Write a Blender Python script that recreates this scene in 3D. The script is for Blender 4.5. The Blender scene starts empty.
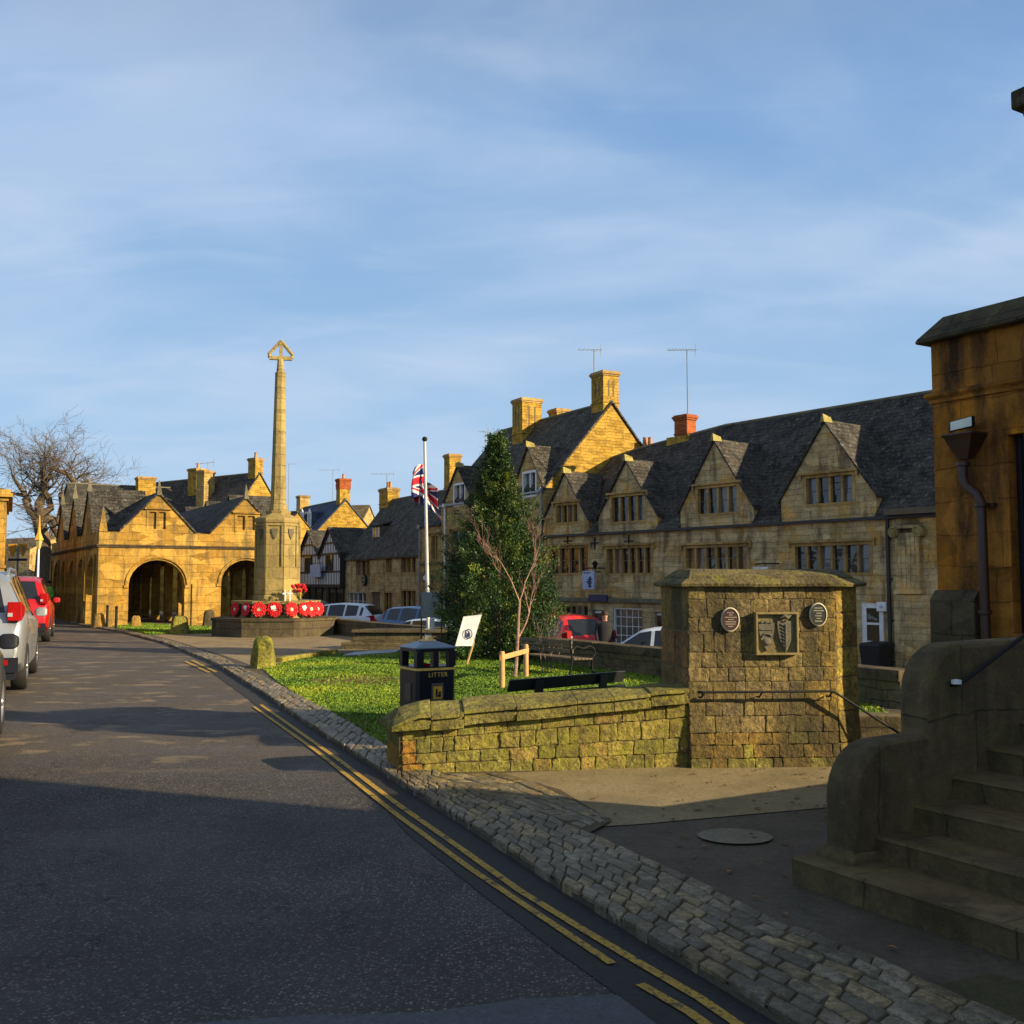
import bpy, math, random
import numpy as np
from math import radians, sin, cos, pi, atan2, sqrt, tan
from mathutils import Vector, Matrix, noise
from mathutils.geometry import tessellate_polygon
random.seed(7); np.random.seed(7)
SC = bpy.context.scene; COL = SC.collection
TH = radians(4.0); EYE = 1.6
def ray(px, py):
    a = (px-512)/1024; b = (512-py)/1024
    return a, cos(TH)-b*sin(TH), sin(TH)+b*cos(TH)
def G(px, py, z=0.0):                     # ground point seen at a photo position, used to survey the site
    dx, dy, dz = ray(px, py); t = (z-EYE)/dz
    return (dx*t, dy*t)
class Fr:                                 # plan frame of a facade: s along it, d inwards, z up
    def __init__(s, ox, oy, dx, dy):
        n = sqrt(dx*dx+dy*dy); s.o = (ox, oy); s.u = (dx/n, dy/n); s.v = (-s.u[1], s.u[0]); s.ang = atan2(dy, dx)
    def hit(s, px, py, d=0.0):
        rx, ry, rz = ray(px, py)
        ox = s.o[0]+s.v[0]*d; oy = s.o[1]+s.v[1]*d
        den = rx*s.v[0]+ry*s.v[1]; t = (ox*s.v[0]+oy*s.v[1])/den
        x = rx*t-ox; y = ry*t-oy
        return x*s.u[0]+y*s.u[1], EYE+rz*t
    def R(s, x0, y0, x1, y1, d=0.0):      # rectangle on the facade
        a = s.hit(x0, (y0+y1)/2, d); b = s.hit(x1, (y0+y1)/2, d); xm = (x0+x1)/2
        return a[0], b[0], s.hit(xm, y1, d)[1], s.hit(xm, y0, d)[1]
    def W(s, a, d=0.0, z=0.0):
        return (s.o[0]+a*s.u[0]+d*s.v[0], s.o[1]+a*s.u[1]+d*s.v[1], z)

# ---------------------------------------------------------------- mesh builder
class M:
    def __init__(s): s.v = []; s.f = []; s.m = []; s.c = []; s.mi = 0; s.col = (1, 1, 1)
    def face(s, pts):
        b = len(s.v); s.v += [tuple(p) for p in pts]; s.f.append(tuple(range(b, b+len(pts)))); s.m.append(s.mi); s.c.append(s.col)
    def add(s, vs, fs):
        b = len(s.v); s.v += [tuple(p) for p in vs]
        for f in fs: s.f.append(tuple(b+i for i in f)); s.m.append(s.mi); s.c.append(s.col)
    def box(s, x0, x1, y0, y1, z0, z1):
        s.add([(x0,y0,z0),(x1,y0,z0),(x1,y1,z0),(x0,y1,z0),(x0,y0,z1),(x1,y0,z1),(x1,y1,z1),(x0,y1,z1)],
              [(0,3,2,1),(4,5,6,7),(0,1,5,4),(1,2,6,5),(2,3,7,6),(3,0,4,7)])
    def hexa(s, p):                       # 8 points, bottom ring then top ring
        s.add(p, [(0,3,2,1),(4,5,6,7),(0,1,5,4),(1,2,6,5),(2,3,7,6),(3,0,4,7)])
    def slab(s, pts, off):                # polygon thickened by a vector
        n = len(pts); o = Vector(off)
        a = [Vector(p) for p in pts]; b = [p+o for p in a]
        s.add(a+b, [tuple(range(n))[::-1], tuple(range(n, 2*n))]+[(i, (i+1) % n, n+(i+1) % n, n+i) for i in range(n)])
    def rings(s, R, cap=True, closed=True):
        n = len(R[0]); vs = [p for r in R for p in r]; fs = []
        for i in range(len(R)-1):
            for j in range(n if closed else n-1):
                k = (j+1) % n; fs.append((i*n+j, i*n+k, (i+1)*n+k, (i+1)*n+j))
        if cap: fs.append(tuple(range(n))[::-1]); fs.append(tuple(range((len(R)-1)*n, len(R)*n)))
        s.add(vs, fs)
    def tube(s, pts, rad, n=6):
        pts = [Vector(p) for p in pts]; R = []
        if not hasattr(rad, '__len__'): rad = [rad]*len(pts)
        pr = None
        for i, p in enumerate(pts):
            d = (pts[min(i+1, len(pts)-1)]-pts[max(i-1, 0)]).normalized()
            if pr is None: pr = d.orthogonal().normalized()
            pr = (pr-d*pr.dot(d)).normalized(); q = d.cross(pr)
            R.append([p+(pr*cos(2*pi*k/n)+q*sin(2*pi*k/n))*rad[i] for k in range(n)])
        s.rings(R)
    def lathe(s, prof, n=16, c=(0, 0), ph=0.0):
        s.rings([[(c[0]+r*cos(2*pi*k/n+ph), c[1]+r*sin(2*pi*k/n+ph), z) for k in range(n)] for r, z in prof])
    def prism(s, outer, holes, P, depth):   # polygon with holes in (a,b), P maps (a,b,d) to xyz, closed solid
        loops = [outer]+list(holes)
        tri = tessellate_polygon([[Vector((a, b, 0)) for a, b in l] for l in loops])
        flat = [p for l in loops for p in l]; n = len(flat)
        vs = [P(a, b, 0) for a, b in flat]+[P(a, b, depth) for a, b in flat]; fs = []
        for t in tri:
            A, B, C_ = [flat[i] for i in t]
            ar = (B[0]-A[0])*(C_[1]-A[1])-(B[1]-A[1])*(C_[0]-A[0])
            if abs(ar) < 1e-9: continue
            t = t if ar > 0 else (t[0], t[2], t[1])
            fs.append(tuple(t)); fs.append(tuple(n+i for i in t[::-1]))
        k = 0
        for li, l in enumerate(loops):
            m = len(l); A = sum(l[i][0]*l[(i+1) % m][1]-l[(i+1) % m][0]*l[i][1] for i in range(m))
            ccw = A > 0; want = ccw if li == 0 else not ccw
            for i in range(m):
                a = k+i; b = k+(i+1) % m
                fs.append((a, n+a, n+b, b) if want else (b, n+b, n+a, a))
            k += m
        s.add(vs, fs)
    def build(s, name, mats, parent=None, loc=None, rot=0, smooth=False, bevel=0, label=None, fixn=False):
        me = bpy.data.meshes.new(name); me.from_pydata(s.v, [], s.f)
        if not isinstance(mats, (list, tuple)): mats = [mats]
        for m in mats: me.materials.append(m)
        me.polygons.foreach_set('material_index', s.m)
        me.update()
        if fixn:
            import bmesh
            b = bmesh.new(); b.from_mesh(me); bmesh.ops.remove_doubles(b, verts=b.verts, dist=1e-4)
            bmesh.ops.recalc_face_normals(b, faces=b.faces); b.to_mesh(me); b.free()
        uv = me.uv_layers.new(name='UVMap'); d = [0.0]*(2*len(me.loops)); V = me.vertices
        for p in me.polygons:
            n = p.normal
            if abs(n.z) > .97: t = Vector((1, 0, 0)); b = Vector((0, 1, 0))
            else: t = Vector((-n.y, n.x, 0)).normalized(); b = n.cross(t)
            for li in p.loop_indices:
                co = V[me.loops[li].vertex_index].co
                d[2*li] = co.dot(t); d[2*li+1] = co.dot(b)
        uv.data.foreach_set('uv', d)
        if any(c != (1, 1, 1) for c in s.c) and len(s.c) == len(me.polygons):
            ca = me.color_attributes.new('Col', 'FLOAT_COLOR', 'CORNER'); cd = []
            for p, c in zip(me.polygons, s.c): cd += [c[0], c[1], c[2], 1.0]*p.loop_total
            ca.data.foreach_set('color', cd)
        if smooth:
            me.polygons.foreach_set('use_smooth', [True]*len(me.polygons)); me.set_sharp_from_angle(angle=radians(38))
        o = bpy.data.objects.new(name, me); COL.objects.link(o)
        if parent: o.parent = parent
        if loc: o.location = loc
        o.rotation_euler[2] = rot
        if bevel:
            md = o.modifiers.new('bevel', 'BEVEL'); md.width = bevel; md.segments = 2; md.limit_method = 'ANGLE'
        if label: o['label'] = label
        return o
USED = set()
def tag(o, label, cat, group=None):
    o['label'] = label; o['category'] = cat
    if group: o['group'] = group
    return o
def thing(name, label, cat, loc=(0, 0, 0), rot=0, group=None):
    o = bpy.data.objects.new(name, None); COL.objects.link(o); o.empty_display_size = .3
    o.location = loc; o.rotation_euler[2] = rot
    return tag(o, label, cat, group)
def struct(o, kind='structure'): o['kind'] = kind; return o
def copytree(o, parent=None, loc=None, rot=None, label=None):
    c = o.copy(); COL.objects.link(c); c.parent = parent
    if loc is not None: c.location = loc
    if rot is not None: c.rotation_euler[2] = rot
    if label: c['label'] = label
    for ch in list(o.children): copytree(ch, c)
    return c

# ---------------------------------------------------------------- materials
class NT:
    def __init__(s, name):
        s.m = bpy.data.materials.new(name); s.m.use_nodes = True; s.t = s.m.node_tree; s.n = s.t.nodes
        s.b = s.n['Principled BSDF']; s.l = s.t.links
    def N(s, typ, **kw):
        n = s.n.new(typ)
        for k, v in kw.items():
            if k.startswith('_'): setattr(n, k[1:], v)
            else: n.inputs[k.replace('__', ' ')].default_value = v
        return n
    def pos(s, sx=1, sy=1, sz=1):
        g = s.N('ShaderNodeNewGeometry'); mp = s.N('ShaderNodeMapping'); mp.inputs['Scale'].default_value = (sx, sy, sz)
        s.l.new(g.outputs['Position'], mp.inputs['Vector']); return mp.outputs[0]
    def noise(s, scale, detail=4, rough=.6, vec=None, lo=.35, hi=.65):
        n = s.N('ShaderNodeTexNoise', Scale=scale, Detail=detail, Roughness=rough)
        s.l.new(vec or s.pos(), n.inputs['Vector'])
        r = s.N('ShaderNodeMapRange'); r.inputs[1].default_value = lo; r.inputs[2].default_value = hi
        s.l.new(n.outputs['Fac'], r.inputs[0]); return r.outputs[0]
    def mix(s, fac, a, b, mode='MIX'):
        x = s.N('ShaderNodeMix', _data_type='RGBA', _blend_type=mode)
        for i, v in ((0, fac), (6, a), (7, b)):
            if isinstance(v, (int, float)): x.inputs[i].default_value = v
            elif isinstance(v, tuple): x.inputs[i].default_value = (*v[:3], 1)
            else: s.l.new(v, x.inputs[i])
        return x.outputs[2]
    def math(s, op, a, b=0.0):
        x = s.N('ShaderNodeMath', _operation=op)
        for i, v in ((0, a), (1, b)):
            if isinstance(v, (int, float)): x.inputs[i].default_value = v
            else: s.l.new(v, x.inputs[i])
        return x.outputs[0]
    def bump(s, h, dist=.01, st=1.0, prev=None):
        b = s.N('ShaderNodeBump', Strength=st, Distance=dist); s.l.new(h, b.inputs['Height'])
        if prev: s.l.new(prev, b.inputs['Normal'])
        return b.outputs[0]
    def out(s, col, rough=.9, nor=None, spec=.3, metal=0):
        if isinstance(col, tuple): s.b.inputs['Base Color'].default_value = (*col[:3], 1)
        else: s.l.new(col, s.b.inputs['Base Color'])
        if isinstance(rough, (int, float)): s.b.inputs['Roughness'].default_value = rough
        else: s.l.new(rough, s.b.inputs['Roughness'])
        s.b.inputs['Specular IOR Level'].default_value = spec; s.b.inputs['Metallic'].default_value = metal
        if nor: s.l.new(nor, s.b.inputs['Normal'])
        return s.m
def paint(name, col, rough=.5, spec=.5, metal=0, bump=0, coat=0, var=.12):
    t = NT(name); v = t.noise(6, 3); c = t.mix(v, tuple(x*(1-var) for x in col), tuple(min(1, x*(1+var)) for x in col))
    n = t.bump(t.noise(60, 3), .002, bump) if bump else None
    t.b.inputs['Coat Weight'].default_value = coat
    return t.out(c, rough, n, spec, metal)
def stone(name, c1, c2, mortar, bw=.42, bh=.19, ochre=None, och=.35, stain=(.05, .045, .035), st=.5, moss=0, bumpd=.02, msz=.008, var=1.0, slo=.5):
    t = NT(name); uv = t.N('ShaderNodeUVMap').outputs[0]
    # slight wobble so the courses are not ruled lines
    w = t.N('ShaderNodeTexNoise', Scale=2.3, Detail=3); t.l.new(uv, w.inputs['Vector'])
    wv = t.N('ShaderNodeVectorMath', _operation='SCALE'); t.l.new(w.outputs['Color'], wv.inputs[0]); wv.inputs['Scale'].default_value = .11
    ad = t.N('ShaderNodeVectorMath', _operation='ADD'); t.l.new(uv, ad.inputs[0]); t.l.new(wv.outputs[0], ad.inputs[1])
    br = t.N('ShaderNodeTexBrick', Scale=1.0, Mortar__Size=msz, Mortar__Smooth=.4, Bias=0.0, Brick__Width=bw, Row__Height=bh, _offset=.47, _squash=.72, _squash_frequency=3)
    t.l.new(ad.outputs[0], br.inputs['Vector'])
    br.inputs['Color1'].default_value = (*c1, 1); br.inputs['Color2'].default_value = (*c2, 1); br.inputs['Mortar'].default_value = (*mortar, 1)
    c = br.outputs['Color']
    if ochre: c = t.mix(t.math('MULTIPLY', t.noise(1.3, 3, .55, None, .5, .62), och), c, ochre)
    vz = t.N('ShaderNodeTexVoronoi', Scale=1.0); mp_ = t.N('ShaderNodeMapping'); mp_.inputs['Scale'].default_value = (1/bw*.8, 1/bh*.8, 1); t.l.new(ad.outputs[0], mp_.inputs[0]); t.l.new(mp_.outputs[0], vz.inputs['Vector'])
    sx_ = t.N('ShaderNodeSeparateColor'); t.l.new(vz.outputs['Color'], sx_.inputs[0])
    c = t.mix(t.math('MULTIPLY', sx_.outputs[0], min(.8, .46*var)), c, tuple(x*.40 for x in c2)); c = t.mix(t.math('MULTIPLY', t.math('GREATER_THAN', sx_.outputs[1], .66), min(.8, .34*var)), c, tuple(min(1, x*1.5) for x in c1))
    c = t.mix(t.math('MULTIPLY', t.noise(14, 5, .7, None, .4, .7), .45), c, tuple(x*.4 for x in c1))
    c = t.mix(t.math('MULTIPLY', t.noise(5, 5, .7, None, .45, .7), .35), c, tuple(min(1, x*1.35) for x in c1))
    dr = t.noise(1.0, 5, .65, t.pos(2.6, 2.6, .55), slo, slo+.16)
    c = t.mix(t.math('MULTIPLY', dr, st), c, stain)
    if moss: c = t.mix(t.math('MULTIPLY', t.noise(5, 5, .7, None, .48, .62), moss), c, (.16, .17, .02))
    c = t.mix(t.math('MULTIPLY', t.noise(26, 6, .8, None, .57, .66), .4), c, tuple(min(1, x*1.5) for x in c1))
    n = t.bump(t.noise(38, 5, .7, None, .2, .8), bumpd*.35, .8)
    n = t.bump(t.noise(9, 3, .5, None, .2, .8), bumpd*.8, .6, n)
    inv = t.math('SUBTRACT', 1.0, br.outputs['Fac']); n = t.bump(inv, bumpd, .9, n)
    return t.out(c, .92, n, .2)
def slate(name, c1, c2, lich=(.33, .32, .27), la=.5, bw=.24, bh=.16, tint=None):
    t = NT(name); uv = t.N('ShaderNodeUVMap').outputs[0]
    w = t.N('ShaderNodeTexNoise', Scale=1.3, Detail=2); t.l.new(uv, w.inputs['Vector'])
    wv = t.N('ShaderNodeVectorMath', _operation='SCALE'); t.l.new(w.outputs['Color'], wv.inputs[0]); wv.inputs['Scale'].default_value = .09
    ad = t.N('ShaderNodeVectorMath', _operation='ADD'); t.l.new(uv, ad.inputs[0]); t.l.new(wv.outputs[0], ad.inputs[1])
    br = t.N('ShaderNodeTexBrick', Scale=1.0, Mortar__Size=.014, Mortar__Smooth=.6, Bias=-.1, Brick__Width=bw, Row__Height=bh)
    t.l.new(ad.outputs[0], br.inputs['Vector'])
    br.inputs['Color1'].default_value = (*c1, 1); br.inputs['Color2'].default_value = (*c2, 1); br.inputs['Mortar'].default_value = (.008, .008, .008, 1)
    c = br.outputs['Color']
    c = t.mix(t.math('MULTIPLY', t.noise(1.6, 4, .6, None, .45, .65), .4), c, tuple(x*1.9 for x in c2))
    c = t.mix(t.math('MULTIPLY', t.noise(9, 6, .8, None, .575, .63), la), c, lich)
    c = t.mix(t.math('MULTIPLY', t.noise(2.6, 6, .75, None, .50, .62), .45), c, tuple(x*.38 for x in lich))
    if tint: c = t.mix(t.math('MULTIPLY', t.noise(.7, 3, .6, None, .5, .7), .5), c, tint)
    # each course tips up at its lower edge
    sp = t.N('ShaderNodeSeparateXYZ'); t.l.new(ad.outputs[0], sp.inputs[0])
    fr = t.math('FRACT', t.math('DIVIDE', sp.outputs[1], bh))
    n = t.bump(t.math('SUBTRACT', 1.0, fr), .03, 1.0)
    n = t.bump(t.math('SUBTRACT', 1.0, br.outputs['Fac']), .02, .8, n)
    n = t.bump(t.noise(20, 4, .7), .015, .8, n)
    return t.out(c, .85, n, .25)

OCH = (.56, .29, .05)
mt = {}
mt['hall'] = stone('ochre_ashlar', (.49,.295,.06), (.37,.205,.036), (.28,.165,.04), .62, .30, (.58,.29,.035), .6, (.13,.10,.05), .8, 0, .03, .010, 1.5, .48)
mt['long'] = stone('weathered_ashlar', (.60,.46,.235), (.44,.315,.14), (.32,.225,.11), .46, .17, (.68,.36,.06), .9, (.075,.06,.042), .75)
mt['tall'] = stone('honey_rubble', (.55,.39,.155), (.42,.29,.10), (.28,.19,.08), .36, .15, (.55,.33,.06), .6, (.08,.06,.03), .45)
mt['gable'] = stone('bright_rubble', (.52,.32,.055), (.38,.225,.035), (.27,.165,.04), .26, .12, (.62,.37,.05), .6, (.1,.07,.03), .45, 0, .025, .008, 1.3)
mt['near'] = stone('orange_ashlar', (.42,.175,.028), (.31,.12,.02), (.17,.075,.018), .66, .30, (.70,.26,.015), .85, (.03,.018,.012), .92, 0, .022, .005, 1.4, .48)
mt['mem'] = stone('memorial_limestone', (.40,.30,.12), (.32,.24,.09), (.2,.15,.07), .7, .36, (.46,.31,.07), .5, (.06,.055,.03), .6, .25)
mt['dark'] = stone('mossy_stone', (.11,.085,.052), (.075,.058,.036), (.04,.035,.022), .5, .3, (.2,.14,.06), .35, (.03,.027,.02), .6, .12)
mt['stair'] = stone('stair_stone', (.165,.118,.060), (.125,.088,.045), (.07,.05,.03), 1.15, .9, (.20,.13,.05), .5, (.04,.032,.02), .6, .18, .02, .006, 1.0, .48)
mt['lowwall'] = stone('retaining_stone', (.16,.13,.07), (.11,.09,.05), (.05,.04,.03), .35, .14, (.2,.15,.06), .4, (.04,.035,.025), .6, .15)
mt['trim'] = stone('dressed_stone', (.50,.33,.125), (.38,.24,.085), (.15,.1,.05), .9, .5, (.5,.27,.06), .6, (.07,.055,.035), .6, 0, .008)
mt['greytrim'] = stone('grey_coping', (.20,.18,.13), (.15,.135,.10), (.07,.065,.05), .7, .5, (.3,.25,.09), .4, (.04,.04,.03), .5, .3, .012)
mt['brick'] = stone('red_brick', (.50,.13,.035), (.38,.09,.03), (.30,.2,.12), .22, .075, None, 0, (.1,.05,.03), .3)
mt['slate'] = slate('stone_slates', (.026,.023,.020), (.072,.062,.048), (.34,.33,.28), .75)
mt['slate2'] = slate('worn_slates', (.030,.027,.022), (.075,.065,.046), (.42,.40,.32), .8)
mt['slateblue'] = slate('blue_slates', (.05,.075,.12), (.07,.10,.16), (.2,.22,.25), .15)
mt['slatebrown'] = slate('brown_slates', (.10,.08,.05), (.16,.12,.07), (.4,.35,.2), .4)  # paler brown slates for two distant roofs
mt['timber'] = paint('black_timber', (.018,.016,.015), .6)
mt['plaster'] = paint('white_plaster', (.86,.85,.80), .8)
mt['white'] = paint('white_paint', (.74,.74,.72), .45)
mt['blackp'] = paint('black_paint', (.010,.012,.018), .35, .5)
mt['iron'] = paint('black_iron', (.012,.012,.012), .7, .25)
mt['navy'] = paint('navy_bin_paint', (.008,.010,.018), .32, .5)
mt['gold'] = paint('gold_paint', (.75,.47,.09), .45)
mt['pipe'] = paint('brown_downpipe', (.045,.018,.010), .42, .5, 0, .3)
mt['dkpipe'] = paint('dark_pipe', (.02,.018,.018), .5)
mt['wood'] = paint('fresh_wood', (.50,.31,.12), .7, .3, 0, .5)
mt['oldwood'] = paint('old_wood', (.13,.10,.065), .75, .3, 0, .5)
mt['bench'] = paint('dark_bench_wood', (.016,.018,.022), .38, .5)
mt['red'] = paint('poppy_red', (.62,.006,.010), .6)
mt['black'] = paint('black_plain', (.01,.01,.01), .6)
mt['tyre'] = paint('tyre_rubber', (.012,.012,.012), .8)
mt['alu'] = paint('alloy', (.45,.45,.46), .3, .5, .8)
mt['lampred'] = paint('red_lens', (.28,.002,.003), .6, .1)
mt['lampwhite'] = paint('clear_lens', (.35,.35,.36), .12, .6, 0, 0, 1)
mt['greyboard'] = paint('grey_board', (.24,.27,.27), .4)
mt['pale'] = paint('pale_blue_sign', (.36,.44,.62), .5)
mt['signblue'] = paint('deep_blue_sign', (.02,.03,.09), .5)
mt['brownpl'] = paint('maroon_plaque', (.055,.022,.018), .45)
mt['greenpl'] = paint('dark_green_plaque', (.022,.028,.018), .45)
mt['cream'] = paint('cream_letters', (.5,.45,.33), .6)
mt['terracotta'] = paint('terracotta', (.42,.22,.10), .8)
mt['door'] = paint('brown_door', (.10,.035,.02), .5)
mt['skin'] = paint('skin', (.5,.27,.18), .6)
mt['cloth'] = paint('dark_cloth', (.012,.012,.016), .9)
mt['hair'] = paint('brown_hair', (.04,.02,.012), .8)
mt['hiviz'] = paint('hi_viz_green', (.2,.75,.12), .7)
mt['yellow'] = paint('ochre_sign', (.72,.36,.03), .5)
def glassm(name, c, r=.06):
    t = NT(name); n = t.bump(t.noise(2.2, 2, .5), .02, .25)
    return t.out(c, r, n, .8)
mt['glass'] = glassm('window_glass', (.018,.020,.024))
mt['glasslt'] = glassm('curtained_glass', (.10,.095,.08), .15)
mt['carglass'] = glassm('car_glass', (.012,.015,.02), .04)
mt['lampglass'] = glassm('lantern_glass', (.5,.42,.15), .2)
def carpaint(name, c, metal=.3):
    t = NT(name); t.b.inputs['Coat Weight'].default_value = .55; t.b.inputs['Coat Roughness'].default_value = .05
    return t.out(c, .38, None, .5, metal)
mt['silver'] = carpaint('silver_car_paint', (.36,.38,.40), .6); mt['carred'] = carpaint('red_car_paint', (.42,.003,.007), .1); mt['carred2'] = carpaint('bright_red_car_paint', (.75,.006,.012), 0)
mt['cardark'] = carpaint('dark_car_paint', (.035,.045,.05), .4); mt['carwhite'] = carpaint('white_car_paint', (.62,.70,.78), 0)
mt['carblue'] = carpaint('blue_car_paint', (.06,.15,.32), .3)
# vertex-coloured stone for the near walls and setts
def vstone(name, moss, mossc, bump=.02, rough=.9, darkst=.6):
    t = NT(name); a = t.N('ShaderNodeVertexColor'); a.layer_name = 'Col'; c = a.outputs[0]
    c = t.mix(t.math('MULTIPLY', t.noise(22, 6, .8, None, .46, .56), .62), c, (.05,.042,.022))
    c = t.mix(t.math('MULTIPLY', t.noise(34, 5, .8, None, .56, .64), .6), c, (.50,.42,.16))
    c = t.mix(t.math('MULTIPLY', t.noise(4, 4, .7, None, .42, .62), .35), c, (.10,.075,.035))
    c = t.mix(t.math('MULTIPLY', t.noise(1.25, 5, .65, t.pos(1.6, 1.6, .9), .44, .60), darkst), c, (.05,.042,.024))
    c = t.mix(t.math('MULTIPLY', t.noise(9, 5, .7, None, .50, .60), moss), c, mossc)
    n = t.bump(t.noise(70, 5, .75, None, .2, .8), bump*.3, .9); n = t.bump(t.noise(17, 5, .65, None, .25, .75), bump, .9, n)
    return t.out(c, rough, n, .25)
mt['vwall'] = vstone('mossy_wall_blocks', .5, (.26,.25,.02), .022, .9, .42)
mt['vpanel'] = vstone('stained_wall_blocks', .14, (.22,.19,.03), .025, .9, .80)
mt['vcope'] = vstone('mossy_coping', .5, (.33,.30,.03), .028, .9, .55)
mt['vsett'] = vstone('setts', .15, (.12,.12,.03), .012, .5, .45)
mt['vleaf'] = None
def leafm(name, rough=.55, trans=.15):
    t = NT(name); a = t.N('ShaderNodeVertexColor'); a.layer_name = 'Col'
    t.b.inputs['Subsurface Weight'].default_value = 0
    return t.out(a.outputs[0], rough, None, .4)
mt['vleaf'] = leafm('conifer_leaves', .45); mt['vgrass'] = leafm('grass_blades', .6); mt['vcol'] = leafm('printed_colours', .7)
def barkm(name, c, c2):
    t = NT(name); return t.out(t.mix(t.noise(12, 4), c, c2), .9, t.bump(t.noise(30, 4), .01, .7), .2)
mt['bark'] = barkm('grey_bark', (.19,.14,.085), (.09,.07,.05)); mt['redbark'] = barkm('red_birch_bark', (.28,.125,.085), (.42,.28,.21)); mt['twig'] = barkm('pale_twigs', (.24,.19,.15), (.13,.10,.08))
def asphalt():
    t = NT('road_asphalt')
    c = t.mix(t.noise(240, 2, .5, None, .3, .7), (.015,.0135,.012), (.078,.067,.056))
    c = t.mix(t.math('MULTIPLY', t.noise(9, 5, .75, None, .46, .64), .45), c, (.020,.018,.016))
    ag = t.N('ShaderNodeTexVoronoi', Scale=58.0); t.l.new(t.pos(), ag.inputs['Vector']); sg_ = t.N('ShaderNodeSeparateColor'); t.l.new(ag.outputs['Color'], sg_.inputs[0])
    dot_ = t.math('MULTIPLY', t.math('LESS_THAN', ag.outputs['Distance'], .42), t.math('POWER', sg_.outputs[0], 3.0))
    c = t.mix(t.math('MULTIPLY', dot_, .85), c, (.36,.31,.25))
    c = t.mix(t.math('MULTIPLY', t.noise(55, 2, .5, None, .60, .70), .6), c, (.22,.20,.17))
    c = t.mix(t.math('MULTIPLY', t.noise(.55, 4, .6, None, .45, .68), .45), c, (.095,.078,.058))
    c = t.mix(t.math('MULTIPLY', t.noise(.9, 4, .6, t.pos(1, .6, 1), .35, .6), .35), c, (.022,.022,.024))
    # pale scuffed repair patches in the middle distance
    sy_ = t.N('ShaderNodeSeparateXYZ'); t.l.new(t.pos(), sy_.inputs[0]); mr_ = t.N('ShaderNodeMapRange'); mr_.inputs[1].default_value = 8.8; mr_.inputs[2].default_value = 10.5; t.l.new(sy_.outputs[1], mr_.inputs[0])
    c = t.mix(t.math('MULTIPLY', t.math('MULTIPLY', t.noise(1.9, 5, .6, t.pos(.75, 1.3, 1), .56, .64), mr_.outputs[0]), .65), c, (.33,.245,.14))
    c = t.mix(t.math('MULTIPLY', mr_.outputs[0], .30), c, (.14,.11,.08))  # even brown lift past the shade edge: sunlight put into the road colour
    vo = t.N('ShaderNodeTexVoronoi', _feature='DISTANCE_TO_EDGE', Scale=1.1); wp = t.N('ShaderNodeTexNoise', Scale=2.5, Detail=4)
    p = t.pos(); t.l.new(p, wp.inputs['Vector']); av = t.N('ShaderNodeVectorMath', _operation='ADD'); t.l.new(p, av.inputs[0]); t.l.new(wp.outputs['Color'], av.inputs[1]); t.l.new(av.outputs[0], vo.inputs['Vector'])
    cr = t.math('LESS_THAN', vo.outputs['Distance'], .007); cr = t.math('MULTIPLY', cr, t.noise(.5, 2, .5, None, .46, .54))
    c = t.mix(t.math('MULTIPLY', cr, .8), c, (.008,.008,.008))
    n = t.bump(t.math('SUBTRACT', 1.0, ag.outputs['Distance']), .006, .9); n = t.bump(t.noise(190, 3, .6, None, .2, .8), .006, .8, n)
    r = t.math('ADD', .62, t.math('MULTIPLY', t.noise(.8, 4), .22))
    return t.out(c, r, n, .35)
def pavem(name, a, b, stc, spec=.3, sc=120, jt=0):
    t = NT(name); c = t.mix(t.noise(sc, 3, .6, None, .3, .7), a, b); c = t.mix(t.math('MULTIPLY', t.noise(28, 5, .8, None, .48, .62), .5), c, tuple(x*.45 for x in a)); c = t.mix(t.math('MULTIPLY', t.noise(13, 5, .8, None, .55, .66), .4), c, tuple(x*1.3 for x in b))
    c = t.mix(t.math('MULTIPLY', t.noise(1.5, 5, .65, None, .45, .65), .55), c, stc)
    n = t.bump(t.noise(sc, 4, .6, None, .2, .8), .004, .9)
    n = t.bump(t.noise(6, 4, .6, None, .2, .8), .012, .4, n)
    if jt:
        br = t.N('ShaderNodeTexBrick', Scale=1.0, Mortar__Size=.012, Brick__Width=.9, Row__Height=.6); t.l.new(t.pos(), br.inputs['Vector'])
        c = t.mix(t.math('MULTIPLY', br.outputs['Fac'], .7), c, tuple(x*.3 for x in a)); n = t.bump(t.math('SUBTRACT', 1.0, br.outputs['Fac']), .01, 1, n)
    return t.out(c, .75, n, spec)
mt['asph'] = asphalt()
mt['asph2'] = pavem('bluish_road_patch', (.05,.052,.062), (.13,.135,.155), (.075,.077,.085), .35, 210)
mt['asph3'] = pavem('fresh_dark_tar', (.014,.013,.013), (.04,.037,.034), (.02,.018,.017), .35, 210)
mt['pav'] = pavem('dark_pavement', (.065,.052,.036), (.13,.105,.07), (.035,.033,.018), .3, 150)
mt['conc'] = pavem('concrete_pavement', (.21,.165,.085), (.31,.25,.14), (.12,.10,.05), .25, 120)
mt['flags'] = pavem('flagstones', (.23,.17,.09), (.34,.26,.14), (.12,.09,.05), .3, 60, 1)
mt['mortar'] = pavem('wall_mortar', (.10,.075,.035), (.18,.135,.06), (.07,.06,.02), .2, 90)
mt['disc'] = pavem('concrete_disc', (.16,.14,.095), (.25,.22,.15), (.11,.10,.06), .25, 150)
mt['dirt'] = pavem('joint_dirt', (.06,.048,.028), (.12,.095,.055), (.05,.05,.015), .2, 90)
mt['lowroad'] = pavem('lower_asphalt', (.05,.048,.046), (.085,.08,.075), (.06,.055,.05), .3, 120)
mt['earth'] = pavem('winter_fields', (.06,.075,.02), (.10,.10,.035), (.07,.055,.03), .2, 2)
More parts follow.
